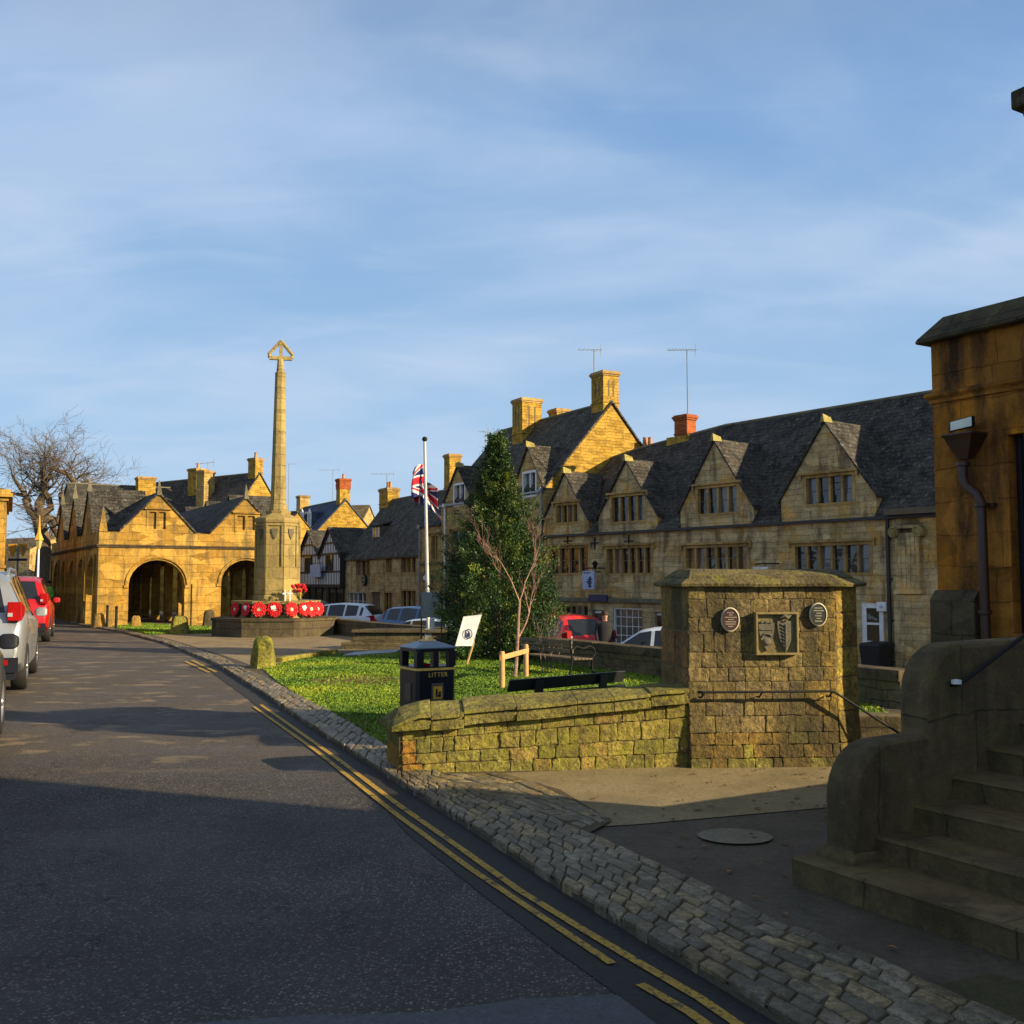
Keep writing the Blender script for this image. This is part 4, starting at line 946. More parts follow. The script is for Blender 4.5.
lh = house('gabled_stone_house', 'long stone house with four front gables and dark slate roof beyond the lower road', HF, H0, H1, D_, -1.1, zeL, 7.15, GB, holes, 'long', 'slate', ((H0, 6.45), (HF.hit(640, 449, 3.15)[0], 6.75), (HF.hit(725, 428, 3.15)[0], 7.12), (H1, 7.2)), (1, 1), endmat='gable')
for r in upper: window(lh, r, 4, 'stone', True, bars=1, tr=1)
for r, n in zip(mid, (4, 6, 6, 6)): window(lh, r, n, 'stone', True, bars=1, tr=1, glass='glass')
window(lh, shop[0], 5, 'white', False, bars=1, tr=0, glass='glass', frame='trim')
window(lh, shop[1], 1, 'white', False, bars=5, tr=3, glass='glasslt', frame='white')
for i, r in enumerate(doors[:2]):
    m = M(); m.box(r[0], r[1], .12, .18, r[2], r[3]-.12); d_ = m.build('door', mt['door'], lh)
    m = M(); m.box(r[0]+.08, r[1]-.08, .11, .12, r[3]-.7, r[3]-.3); m.build('pane', mt['glass'], d_)
    m = M(); m.box(r[0], r[1], .10, .18, r[3]-.118, r[3]-.03); m.build('transom', mt['white'], d_)
r = doors[2]; m = M()
for b in ((r[0], r[0]+.14, r[2], r[3]), (r[1]-.14, r[1], r[2], r[3]), (r[0]+.14, r[1]-.14, r[3]-.14, r[3]), (r[0]+.14, r[1]-.14, r[2], r[2]+.5), (r[0]+.14, r[1]-.14, r[2]+1.1, r[2]+1.16), (r[0]+.14, r[1]-.14, r[2]+1.6, r[2]+1.66)): m.box(b[0], b[1], .02, .08, b[2], b[3])
d_ = m.build('door', mt['white'], lh, label='white painted glazed door'); m = M(); m.box(r[0]+.14, r[1]-.14, .045, .055, r[2]+.5, r[3]-.14); m.build('pane', mt['glass'], d_)
m = M(); sc0 = HF.hit(552, 600)[0]; zc_ = HF.hit(600, 600.5)[1]
m.box(sc0, HF.hit(664, 600)[0], -.16, -.004, zc_-.05, zc_+.05); m.box(sc0, HF.hit(664, 600)[0], -.12, -.004, zc_+.05, zc_+.09); m.build('string_course', mt['greytrim'], lh)
m = M()      # gutters between gables
gsp = sorted(GB); ed = [H0]+[x for g in gsp for x in (g[0], g[1])]+[H1]
m.box(H0, H1, -.15, -.004, zeL-.13, zeL-.05); m.build('gutter', mt['dkpipe'], lh)
pipe(lh, HF.hit(889, 520)[0], -1, zeL-.05, r=.055)
# pilaster with scroll capital near the right end
s_, z_ = HF.hit(905, 600); a0_ = HF.hit(899, 560)[0]; a1_ = HF.hit(922, 560)[0]; zt_ = HF.hit(910, 533)[1]; zb2 = HF.hit(910, 590)[1]
m = M(); m.box(a0_, a1_, -.16, -.002, zb2, zt_); m.box(a0_-.06, a1_+.06, -.2, -.003, zb2-.1, zb2)
for k in range(1, 5): x = a0_+(a1_-a0_)*k/5; m.box(x-.03, x+.03, -.18, -.16, zb2+.05, zt_-.05)
m.box(a0_-.05, a1_+.05, -.22, -.003, zt_+.12, zt_+.2)
pl = m.build('pilaster', mt['long'], lh)
for sx in (a0_-.02, a1_+.02):
    m = M(); m.rings([[(sx+r_*cos(a), yy, zt_+.03+r_*sin(a)) for a in [2*pi*k/14 for k in range(14)]] for r_, yy in ((.15, -.10), (.15, -.24), (.11, -.25), (.09, -.23), (.04, -.25))]); m.build('scroll', mt['mem'], pl, smooth=True)
m = M(); m.box(a0_-.12, a1_+.5, -.10, -.002, -1.0, zb2-.12); m.build('pier', mt['long'], lh); m = M(); m.box(a0_-.2, H1, -.35, -.005, zeL-.045, zeL+.12); m.build('eaves_board', mt['oldwood'], lh)
chimney(lh, HF.hit(682.5, 430, 3.15)[0], 3.3, .62, .5, 6.7, HF.hit(683, 420, 3.2)[1], 'brick', 0, True, False, 'brick')
m = M(); m.box(HF.hit(672, 440, 3.2)[0], HF.hit(694, 440, 3.2)[0], 2.9, 3.7, 6.5, HF.hit(683, 437, 3.2)[1]); m.build('chimney_base', mt['gable'], lh)
for px in (645, 650):
    m = M(); q = HF.hit(px, 440, 4.6); m.lathe([(.11, 6.6), (.10, q[1]-.1), (.08, q[1]+.05), (.1, q[1]+.1)], 10, (q[0], 4.6)); m.build('chimney_pot', mt['terracotta'], lh, smooth=True)
def iron_cross(root, F, px, py, w=.22, d=-.015):
    s_, z_ = F.hit(px, py); m = M(); m.box(s_-.02, s_+.02, d-.02, d+.014, z_-w, z_+w); m.box(s_-w, s_-.021, d-.02, d+.014, z_-.02, z_+.02); m.box(s_+.021, s_+w, d-.02, d+.014, z_-.02, z_+.02); m.build('wall_tie', mt['iron'], root)
for q in ((568, 541), (595, 543), (629, 541)): iron_cross(lh, HF, *q)
def aerial(F, px, pyt, pyb, d, label, arm=.9, n=7, side=1, rot=.2, down=.25):
    s_, zt = F.hit(px, pyt, d); _, z0 = F.hit(px, pyb, d); t = thing('tv_aerial', label, 'aerial', F.W(s_, d, z0), rot, 'television aerials on the chimneys')
    h = zt-z0; m = M(); m.tube([(0, 0, -down), (0, 0, h)], .022, 6); m.build('mast', mt['greyboard'], t)
    m = M(); m.tube([(-arm*.75, 0, h-.05), (arm*.35, 0, h+.04)], .014, 5)
    for k in range(n):
        x = -arm*.72+k*arm*1.05/(n-1); m.tube([(x, -.16, h), (x, .16, h)], .007, 4)
    m.tube([(arm*.33, 0, h-.22), (arm*.33, 0, h+.26)], .012, 4); m.build('antenna', mt['greyboard'], t)
aerial(HF, 687, 350, 418, 3.3, 'tall thin television aerial on the short red brick chimney', 1.0, 9)
# --- signs and small things on its front
def sign_board(F, q, d, label, mat, cat='sign', name='hanging_sign', bracket=True):
    a = F.hit(q[0], (q[1]+q[3])/2, d)[0]; b = F.hit(q[2], (q[1]+q[3])/2, d)[0]; z0 = F.hit(q[0], q[3], d)[1]; z1 = F.hit(q[0], q[1], d)[1]
    t = thing(name, label, cat, F.W((a+b)/2, d, (z0+z1)/2), F.ang); w = (b-a)/2; h = (z1-z0)/2
    m = M(); m.box(-w, w, -.03, .03, -h, h); m.build('board', mt[mat], t)
    if bracket: m = M(); m.tube([(-w*.8, 0, h+.08), (0, .02, h+.10), (w*1.1, -d, h+.10)], .02, 6); m.tube([(-w*.7, 0, h), (-w*.7, 0, h+.09)], .01, 4); m.tube([(w*.7, 0, h), (w*.7, 0, h+.09)], .01, 4); m.build('bracket', mt['iron'], t)
    return t, w, h
t, w_, h_ = sign_board(HF, (583, 571, 594.5, 589), -.5, 'white hanging sign with a dark figure above the doorway behind the red car', 'pale')
m = M(); m.lathe([(.05*h_*4, -.0), (.0, .0)], 3) if False else None
m.rings([[(w_*.25+r_*w_*cos(a)*(1 if zq < .3 else .7), -.031-.012*(k_ > 0), zq*h_+r_*h_*.0+.0) for a in [0]] for k_, (zq, r_) in enumerate(())]) if False else None
for (cx, cz, rx, rz) in ((.35, .25, .22, .16), (.3, .05, .42, .12), (.25, -.3, .4, .28), (.3, -.7, .3, .18), (-.1, -.2, .25, .08)):
    m.rings([[(cx*w_+rx*w_*k_*cos(a), yy, cz*h_+rz*h_*k_*sin(a)) for a in [2*pi*i/12 for i in range(12)]] for k_, yy in ((1, -.031), (.9, -.038))])
for k in range(6): m.box(-w_*.75+k*w_*.2, -w_*.75+k*w_*.2+w_*.12, -.036, -.031, h_*.72, h_*.86)
m.build('painted_figure', mt['signblue'], t)
t, w_, h_ = sign_board(HF, (754, 567, 768, 573), -.5, 'small white sign on an iron bracket above the tall wall panel', 'white')
t, w_, h_ = sign_board(HF, (589, 594.5, 607, 601), -.2, 'dark blue name board over the doorway of the gabled stone house', 'signblue', name='name_board', bracket=False)
q = HF.hit(596, 566, -.2); t = thing('wall_lantern', 'black iron lantern on the wall above the white hanging sign', 'lantern', HF.W(q[0], -.25, q[1]), HF.ang)
m = M(); m.lathe([(.04, -.12), (.10, .08), (.12, .1), (.03, .18), (.0, .2)], 6); m.build('lamp_head', mt['iron'], t); m = M(); m.tube([(0, 0, -.12), (0, .0, -.2), (0, .25, -.2)], .02, 5); m.build('arm', mt['iron'], t)
q = HF.hit(883, 607); t = thing('alarm_box', 'small white alarm box on the wall right of the white door', 'alarm box', HF.W(q[0], -.01, q[1]), HF.ang); m = M(); m.rings([[(-.15, -y_, -.12), (.15, -y_, -.12), (.15, -y_, .14), (-.15, -y_, .14)] for y_ in (0, .08)]); m.build('case', mt['white'], t, bevel=.02, fixn=True); m = M(); m.box(-.05, .05, -.088, -.0805, -.03, .04); m.build('badge', mt['pale'], t)
# --- tall house
TL = Fr(1.25, 39.0, .49, -.87)
def wR(F, *q): return F.R(*q)
zeT = TL.hit(540, 489)[1]
gt = []
for (pa, pya, x0_, x1_, pyb) in ((462, 466, 444, 473, 508), (528.5, 447, 513, 545, 492)):
    a = TL.hit(x0_, pyb)[0]; b = TL.hit(x1_, pyb)[0]; gt.append((a, b, zeT, TL.hit(pa, pya)[1]))
T0 = TL.hit(441, 560)[0]; T1 = -.02
hw = [wR(TL, 454, 484, 465, 505), wR(TL, 523, 472, 536, 496), wR(TL, 531, 522, 546, 548), wR(TL, 452, 530, 466, 552), wR(TL, 492, 530, 510, 552), wR(TL, 531, 575, 546, 600), wR(TL, 452, 580, 466, 604)]
zrT = TL.hit(612, 403, 3.15)[1]
tl = house('tall_stone_house', 'tall stone house with steep roof, two front gables and three chimneys behind the fir', TL, T0, T1, 6.3, -.9, zeT, zrT, gt, hw, 'tall', 'slate2', None, (1, 1), endmat='gable')
for i, r in enumerate(hw): window(tl, r, 2, 'stone', i > 1, bars=1, tr=1, frame='trim' if i > 1 else 'white')
def topz(F, px, py, d): return F.hit(px, py, d)[1]
chimney(tl, TL.hit(610, 400, 3.15)[0]-.35, 3.15, .85, .75, zrT-.8, topz(TL, 610, 373, 3.15)-.1)
sc_ = TL.hit(525, 430, 2.6)[0]; chimney(tl, sc_, 2.7, .9, 1.0, zrT-1.6, topz(TL, 525, 402, 2.7)-.1)
sc_ = TL.hit(557.5, 420, 4.2)[0]; chimney(tl, sc_, 4.3, .7, .7, zrT-1.8, topz(TL, 557, 412, 4.3)-.1, slots=False)
sc_ = TL.hit(452.5, 470, 3.0)[0]
pipe(tl, TL.hit(543, 520)[0], -.8, zeT-.1, mat='greyboard'); pipe(tl, TL.hit(446.5, 520)[0], -.8, topz(TL, 446, 506, 0)-.05, mat='white')
m = M(); m.box(T0, T1, -.13, -.003, zeT-.14, zeT-.06); m.build('gutter', mt['greyboard'], tl)
for px, py in ((599, 0),): pass
aerial(TL, 594, 350, 372, 3.15, 'television aerial on the tallest chimney of the tall stone house', .9, 6, rot=.3)
aerial(TL, 486, 432, 447, 3.0, 'small television aerial standing just above the top of the fir tree', .5, 4, rot=.9)
# --- lower bay left of it, same line
zeM = topz(TL, 430, 525, 0)
M0 = TL.hit(420, 560)[0]; hm = [wR(TL, 431, 535, 438, 560)]
ml = house('narrow_stone_house', 'narrow stone house with low eaves and one tall yellow chimney just right of the flagpole', TL, M0, T0-.02, 6.0, -.7, zeM, zeM+2.6, [], hm, 'tall', 'slate', None, (1, 0))
window(ml, hm[0], 2, 'stone', True, tr=1); sc_ = TL.hit(452.5, 480, 3.0)[0]
chimney(ml, TL.hit(452.5, 460, 3.0)[0], 3.0, .65, .65, zeM+1.0, topz(TL, 452.5, 456, 3.0)-.1, slots=False)
m = M(); sm, zm = M0, topz(TL, 430, 563, 0); m.box(M0, T0-.03, -.1, -.003, zm-.06, zm+.04); m.build('string_course', mt['greytrim'], ml)
pipe(ml, M0+.12, -.6, zeM-.1, mat='greyboard')
t, w_, h_ = sign_board(TL, (423, 574, 428, 582), -.3, 'small blue and white sign on the wall left of the flagpole foot', 'signblue'); m = M(); m.rings([[(w_*.75*cos(a), -.035, h_*.7*sin(a)) for a in [2*pi*i/10 for i in range(10)]], [(w_*.6*cos(a), -.045, h_*.55*sin(a)) for a in [2*pi*i/10 for i in range(10)]]]); m.build('emblem', mt['white'], t)
# --- stone house with long slate roof
S0 = TL.hit(345.5, 580)[0]; zeS = topz(TL, 380, 556, 0); hs = [wR(TL, 356, 560, 370, 576), wR(TL, 386, 558, 392, 573), wR(TL, 401, 557, 416, 573), wR(TL, 348, 592, 366, 610), wR(TL, 384, 592, 392, 612), wR(TL, 401, 590, 416, 612)]
hd = [wR(TL, 371, 592, 380, 616)]
DS = 5.0; zrS = topz(TL, 405, 499, DS/2)
sh = house('slate_roofed_shop', 'two-storey stone shop with a long steep dark slate roof and round black wall sign', TL, S0, M0-.02, DS, -.7, zeS, zrS, [], hs+hd, 'long', 'slate2', None, (1, 1), cat='shop')
for i, r in enumerate(hs): window(sh, r, (3, 2, 3, 4, 2, 3)[i], 'white' if i == 3 else 'stone', False, bars=1, tr=1, frame='white' if i == 3 else 'trim')
r = hd[0]; m = M(); m.box(r[0], r[1], .12, .18, r[2], r[3]); m.build('door', mt['oldwood'], sh)
q = TL.hit(389, 505, DS/2); chimney(sh, q[0], DS/2, 1.3, .7, zrS-.7, topz(TL, 389, 489, DS/2)-.15, pots=2, slots=False)
# dormer
ds_ = TL.hit(379, 532, .9); sl_ = (zrS-zeS)/(DS/2); dz0 = topz(TL, 379, 538, .9); dz1 = topz(TL, 379, 526, .9); dw = .55
dp = (dz0-zeS)/sl_; s_ = ds_[0]
m = M(); m.box(s_-dw, s_+dw, dp-.05, dp+1.0, dz0-.1, dz1); dm = m.build('dormer', mt['oldwood'], sh)
m = M(); m.slab([(s_-dw-.1, dp-.18, dz1-.03), (s_+dw+.1, dp-.18, dz1-.03), (s_+dw+.1, dp+1.6, dz1+.45), (s_-dw-.1, dp+1.6, dz1+.45)], (0, 0, .08)); m.build('dormer_roof', mt['slate'], dm)
m = M(); 
for b in ((-dw+.1, -dw+.18, dz0, dz1), (dw-.18, dw-.1, dz0, dz1), (-.04, .04, dz0, dz1)): m.box(s_+b[0], s_+b[1], dp-.09, dp-.055, b[2]+.04, b[3]-.08)
m.build('dormer_frame', mt['white'], dm); m = M(); m.box(s_-dw+.15, s_+dw-.15, dp-.07, dp-.058, dz0+.05, dz1-.1); m.build('pane', mt['glass'], dm)
q = TL.hit(363, 580, -.15); t = thing('round_wall_sign', 'round black sign with a pale ring above the shop window of the slate roofed shop', 'sign', TL.W(q[0], -.12, q[1]), TL.ang)
rr = (TL.hit(363, 574.5, -.15)[1]-TL.hit(363, 586, -.15)[1])/2
m = M(); m.rings([[(rr*k_*cos(a), y_, rr*k_*sin(a)) for a in [2*pi*i/24 for i in range(24)]] for k_, y_ in ((1, .1), (1, -.03))]); m.build('disc', mt['black'], t)
m = M(); ra = [2*pi*i/24 for i in range(24)]; m.rings([[(rr*k_*cos(a), y_, rr*k_*sin(a)) for a in ra] for k_, y_ in ((.78, -.031), (.78, -.04), (.68, -.04), (.68, -.031))], cap=False); m.box(-rr*.3, rr*.3, -.04, -.031, -rr*.1, rr*.1); m.build('ring_emblem', mt['cream'], t)
aerial(TL, 387, 474, 490, DS/2, 'television aerial on the two-pot chimney of the slate roofed shop', 1.2, 6, rot=.4)
# --- timber framed pair
U0 = TL.hit(303, 575)[0]; U1 = S0-.03; UM = TL.hit(324, 575)[0]; zeU = topz(TL, 324, 566, 0)
zj = topz(TL, 324, 587, 0)
ga1 = topz(TL, 313.5, 531, -.3); ga2 = topz(TL, 335, 528, -.3)
tu = thing('timber_framed_house', 'black and white timber framed building with two steep front gables', 'house', (*TL.o, 0), TL.ang)
ze1 = topz(TL, 324, 556, 0)
m = M(); m.box(U0, U1, .0, 5.5, -.7, zj)
m.build('ground_floor', mt['oldwood'], tu)
for (a, b, ga) in ((U0, UM, ga1), (UM, U1, ga2)):
    c = (a+b)/2; m = M(); m.prism([(a+.01, zj), (b-.01, zj), (b-.01, ze1), (c, ga), (a+.01, ze1)], [], lambda x, z, dd: (x, -.3+dd, z), .3)
    g = m.build('gable_wall', mt['plaster'], tu)
    m = M(); y0 = -.325; y1 = -.302; bw_ = .075
    def ztop_(x): return ze1+(ga-ze1)*(1-abs(x-c)/(c-a))
    n = 13
    for k in range(n+1):
        x = a+.05+(b-a-.1)*k/n; m.box(x-bw_*.42, x+bw_*.42, y0, y1, zj, ztop_(x)-.02)
    for z, hh in ((zj+.02, .14), (zj+(ze1-zj)*.45, .1), (ze1, .13), (ze1+(ga-ze1)*.42, .11)):
        x0_ = max(a, c-(c-a)*(1-(z-ze1)/(ga-ze1))) if z > ze1 else a; x1_ = 2*c-x0_
        m.box(x0_, x1_, y0-.012, y0, z, z+hh)
    for sg in (-1, 1):
        xe = c+sg*(c-a); m.slab([(xe, y0-.03, ze1-.05), (xe, y0-.03, ze1-.25), (c, y0-.03, ga-.2), (c, y0-.03, ga)], (0, .028, 0))
    m.box(b-.009, b+.03, y1, -.0, zj, ze1+.02); m.build('timbers', mt['timber'], g)
    m = M(); m.box(c-.65, c+.65, y0-.02, y1, zj+(ze1-zj)*.5, zj+(ze1-zj)*.5+1.0); wn = m.build('window', mt['timber'], g); m = M()
    for k in range(3): m.box(c-.58+k*.4, c-.58+k*.4+.35, y0-.03, y0-.021, zj+(ze1-zj)*.5+.08, zj+(ze1-zj)*.5+.92)
    m.build('pane', mt['glass'], wn)
    m = M()
    for sg in (-1, 1):
        xe = c+sg*(c-a); m.slab([(c, -.45, ga), (xe, -.45, ze1), (xe, 5.0, ze1), (c, 5.0, ga)] if sg > 0 else [(c, -.45, ga), (c, 5.0, ga), (xe, 5.0, ze1), (xe, -.45, ze1)], (0, 0, .1))
    m.build('roof', mt['slate'], tu, fixn=True)
m = M()
for k in range(7): x = U0+.2+(U1-U0-.4)*k/6; m.box(x-.07, x+.07, -.08, -.002, -.6, zj)
m.build('ground_posts', mt['timber'], tu)
m = M(); m.box(U0+.5, UM-.5, -.02, -.001, .1, zj-.3); m.box(UM+.5, U1-.5, -.02, -.001, .1, zj-.3); m.build('shop_window', mt['glass'], tu)
sign_board(TL, (310.5, 565, 320.5, 577), -.6, 'pale blue hanging sign on the left timber framed gable', 'pale')
# --- blue roofed house behind the timber framed one
BF = Fr(-6.8, 74.0, .80, -.60)
def behind(name, label, Fo, W_, D_, zb, ze, zr, wall, roof, cat='house', endmat='gable'):
    return house(name, label, Fo, -W_, 0, D_, zb, ze, zr, [], [], wall, roof, None, (1, 1), endmat=endmat, cat=cat)
# lit gable end with brick chimney: facade line to the left of the corner, gable end facing right
def cornerhouse(name, label, px_c, Y, D_, apex, eave_py, Lx, roof, wall='gable', direction=(.49, -.87), endw='gable', cat='house'):
    x = (px_c-512)/1024*Y; F = Fr(x, Y, *direction)
    ze = F.hit(px_c, eave_py, 0)[1]; zr = F.hit(apex[0], apex[1], D_/2)[1]
    return F, ze, zr, house(name, label, F, -Lx, 0, D_, -.6, ze, zr, [], [], wall, roof, None, (1, 1), endmat=endw, cat=cat)
F, ze, zr, t = cornerhouse('blue_roofed_house', 'house with blue slate roof, white dormers and red brick chimney behind the timber framed house', 316, 74, 4.4, (341, 501), 532, 10.5, 'slateblue')
k = (zr-ze)/2.2
for px in (303, 310.5):
    s_, z_ = F.hit(px, 522, 1.0); zb_ = F.hit(px, 528, 1.0)[1]; zt_ = F.hit(px, 513.5, 1.0)[1]; dp = max(.1, min(1.2, (zb_-ze)/k))
    s_ = F.hit(px, 520, dp)[0]
    m = M(); m.box(s_-.5, s_+.5, dp-.05, dp+2.2, zb_-.1, zt_); dm = m.build('dormer', mt['slateblue'], t)
    m = M(); m.rings([[(s_-.42, y_, zb_), (s_+.42, y_, zb_), (s_+.42, y_, zt_-.1), (s_, y_, zt_+.25), (s_-.42, y_, zt_-.1)] for y_ in (dp-.12, dp-.055)]); m.build('dormer_frame', mt['white'], dm, fixn=True)
    m = M(); m.box(s_-.28, s_-.04, dp-.135, dp-.122, zb_+.1, zt_-.1); m.box(s_+.04, s_+.28, dp-.135, dp-.122, zb_+.1, zt_-.1); m.build('pane', mt['glass'], dm)
q = F.hit(341, 500, 2.2); chimney(t, -.5, 2.2, .8, .8, zr-1.2, F.hit(341, 490, 2.2)[1], 'gable', 0, False, False)
chimney(t, -.5, 2.2, .86, .86, F.hit(341, 490, 2.2)[1], F.hit(341, 482, 2.2)[1], 'brick', 1, True, False, 'brick')
aerial(F, 333, 470, 487, 2.2, 'television aerial beside the red brick chimney of the blue roofed house', 1.4, 6, rot=.3, down=3.0)
chimney(t, F.hit(303, 505, 2.2)[0], 2.2, 1.0, .8, zr-.8, F.hit(303, 498, 2.2)[1], 'tall', 0, True, False)
F, ze, zr, t = cornerhouse('grey_roofed_house', 'house showing only a pale brown slate roof left of the two-pot chimney', 352, 82, 8, (395, 506), 540, 3.0, 'slatebrown', direction=(.97, -.2), endw='tall')
# house behind the market hall with sunlit gable
F, ze, zr, t = cornerhouse('long_roofed_house', 'stone house with long dark roof and sunlit gable end behind the market hall', 228, 62, 4.6, (258, 474), 520, 11.5, 'slate', direction=(.80, -.60))
F2 = F
chimney(t, -.4, 2.3, .7, .6, zr-.8, F.hit(257.5, 461, 2.3)[1], 'gable', 1, True, False)
s_ = F.hit(195, 490, 1.6)[0]; chimney(t, s_-.0, 1.8, .9, .9, ze, F.hit(195, 472, 1.8)[1], 'gable', 1, True, False)
s_ = F.hit(204, 490, 1.0)[0]; chimney(t, s_, 1.1, .8, .8, ze, F.hit(204, 474, 1.1)[1], 'tall', 0, True, False)
aerial(F, 208, 463, 474, 2.7, 'television aerial on the paired chimneys behind the market hall', 1.3, 6, rot=-.2)
# second range to its left, behind the hall
F, ze, zr, t = cornerhouse('low_stone_range', 'low stone range with square yellow chimney left of the long roofed house', 190, 66, 7.0, (192, 490), 512, 7.0, 'slate2', direction=(.86, .50), endw='tall')
s_, z_ = F.hit(145.5, 490, 2.5); chimney(t, s_, 2.5, 1.1, 1.0, ze-2, F.hit(145, 480, 2.5)[1], 'gable', 0, True, False)
# house at the far right behind memorial
F, ze, zr, t = cornerhouse('hidden_stone_house', 'stone house almost hidden behind the memorial, only its low roof showing', 282, 68, 2.6, (292, 513), 530, 4.0, 'slate2', direction=(.8, -.6))
aerial(F, 289, 464, 505, 2.5, 'tall television aerial just right of the memorial shaft', 1.3, 5, rot=.5, down=1.5)

# ---------------------------------------------------------------- market hall
v = (.859, .512)
KF = Fr(-15.5, 38.4, *v)
hall = thing('market_hall', 'open arcaded stone market hall with pointed gables at the end of the road', 'market hall', (*KF.o, 0), KF.ang)
KL = 7.7; KD = 14.0; zs_ = KF.hit(102.5, 546)[1]; zg = KF.hit(130, 532)[1]
def halfarch(x0, x1, z0, zsp, zt, n=12):
    c = (x0+x1)/2; return [(x0, z0), (x0, zsp)]+[(c-(c-x0)*cos(pi*k/n), zsp+(zt-zsp)*sin(pi*k/n)) for k in range(1, n)]+[(x1, zsp), (x1, z0)]
def KX(px, py=590): return KF.hit(px, py)[0]
arcs = [(KX(128.5), KX(184.5), KF.hit(156, 560)[1]), (KX(221), KX(271), KF.hit(246, 560)[1])]
gab = [(KX(124, 532), KX(192, 532), KF.hit(159, 494)[1]), (KX(214, 532), KX(271, 532), KF.hit(246, 498)[1])]
gab = [((KX(159, 500)-1.42), (KX(159, 500)+1.42), gab[0][2]), ((KX(246, 500)-1.42), (KX(246, 500)+1.42), gab[1][2])]
gw = [KF.R(148, 512, 167, 529), KF.R(236, 516, 256, 530)]
def arcwall(arcs, L, gables, wins, P, name, zt, th=.45, zsp=None):
    o = [(0, -.1)]
    for (a, b, t_) in arcs:
        zsp_ = t_-(b-a)*.46 if zsp is None else zsp; o += halfarch(a, b, -.1, zsp_, t_)
    o += [(L, -.1), (L, zt)]
    for (a, b, g) in sorted(gables, key=lambda q: -q[0]): o += [(b, zt), ((a+b)/2, g), (a, zt)]
    o += [(0, zt)]
    m = M(); m.prism(o, [[(w[0], w[2]), (w[1], w[2]), (w[1], w[3]), (w[0], w[3])] for w in wins], P, th); return m.build(name, mt['hall'], hall, fixn=True)
fw = arcwall(arcs, KL, gab, gw, lambda a, b, dd: (a, dd, b), 'end_wall', zg)
bw = arcwall(arcs, KL, gab, [], lambda a, b, dd: (a, KD-dd, b), 'end_wall', zg)
n5 = 5; sp = KD-1.2; sar = [(.9+i*sp/n5+.12, .9+(i+1)*sp/n5-.30, KF.hit(102.5, 557)[1]) for i in range(n5)]
sg = [(1.6+i*3.9, 1.6+i*3.9+2.9, zg+1.75) for i in range(3)]
arcwall([(a-.45, b-.45, t_) for a, b, t_ in sar], KD-.9, [(a, b, g) for a, b, g in sg], [], lambda a, b, dd: (dd, KD-.45-a, b), 'side_wall', zg, .22, 1.75)
arcwall([(a-.45, b-.45, t_) for a, b, t_ in sar], KD-.9, [(a, b, g) for a, b, g in sg], [], lambda a, b, dd: (KL-.45+dd, KD-.45-a, b), 'side_wall', zg, .45, 1.75)
m = M()
for e_, z0_, z1_ in ((.05, zs_-.04, zs_+.02), (.09, zs_+.02, zs_+.07)):
    m.box(-e_, KL+e_, -e_, -.003, z0_, z1_); m.box(-e_, -.003, 0, KD, z0_, z1_)
m.build('string_course', mt['dark'], hall)
m = M(); K1 = gab[0][0]; K2 = gab[1][1]
for a, b, g in gab:
    c = (a+b)/2; ex = .0
    m.slab([(c, -.06, g), (c, KD, g), (a, KD, zg), (a, -.06, zg)], (0, 0, .09)); m.slab([(c, -.06, g), (b, -.06, zg), (b, KD, zg), (c, KD, g)], (0, 0, .09))
m.slab([(gab[0][1]-.01, .5, zg), (gab[1][0]+.01, .5, zg), (gab[1][0]+.01, KD, zg), (gab[0][1]-.01, KD, zg)], (0, 0, .06))
m.slab([(.46, .5, zg-.1), (gab[0][0]+.02, .5, zg), (gab[0][0]+.02, KD-.5, zg), (.46, KD-.5, zg-.1)], (0, 0, .06)); m.slab([(gab[1][1]-.02, .5, zg), (KL-.46, .5, zg-.1), (KL-.46, KD-.5, zg-.1), (gab[1][1]-.02, KD-.5, zg)], (0, 0, .06))
for i, (a, b, g) in enumerate(sg):      # cross roofs behind the side gables
    c = KD-.45-(a+b)/2; h = (b-a)/2; xe = (gab[0][0]+gab[0][1])/2
    for x0_, x1_ in ((-.06, xe), (KL+.06, KL-xe)):
        m.slab([(x0_, c, g), (x1_, c, g), (x1_, c+h, zg), (x0_, c+h, zg)], (0, 0, .085)); m.slab([(x0_, c, g), (x0_, c-h, zg), (x1_, c-h, zg), (x1_, c, g)], (0, 0, .085))
m.build('roof', mt['slate'], hall, fixn=True)
m = M(); m.box(.46, KL-.46, .46, KD-.46, zs_-.1, zs_-.02); m.build('ceiling', mt['oldwood'], hall)
for i in range(1, 5):
    m = M(); y = .9+i*sp/n5-.12; m.box(KL/2-.16, KL/2+.16, y-.16, y+.16, -.05, zs_-.1); m.build('inner_pillar', mt['hall'], hall)
for a, b, g in gab:
    c = (a+b)/2; m = M(); m.rings([[(c-.1, -.10, g-.05), (c+.1, -.10, g-.05), (c+.1, .12, g-.05), (c-.1, .12, g-.05)], [(c-.07, -.08, g+.16), (c+.07, -.08, g+.16), (c+.07, .1, g+.16), (c-.07, .1, g+.16)], [(c-.012, 0, g+.55), (c+.012, 0, g+.55), (c+.012, .02, g+.55), (c-.012, .02, g+.55)]]); m.build('finial', mt['greytrim'], hall)
for a, b, g in sg:
    c = KD-.45-(a+b)/2; m = M(); m.rings([[(-.10, c-.11, g-.05), (.12, c-.11, g-.05), (.12, c+.11, g-.05), (-.10, c+.11, g-.05)], [(-.06, c-.08, g+.2), (.08, c-.08, g+.2), (.08, c+.08, g+.2), (-.06, c+.08, g+.2)], [(0, c-.01, g+.62), (.02, c-.01, g+.62), (.02, c+.01, g+.62), (0, c+.01, g+.62)]]); m.build('finial', mt['greytrim'], hall)
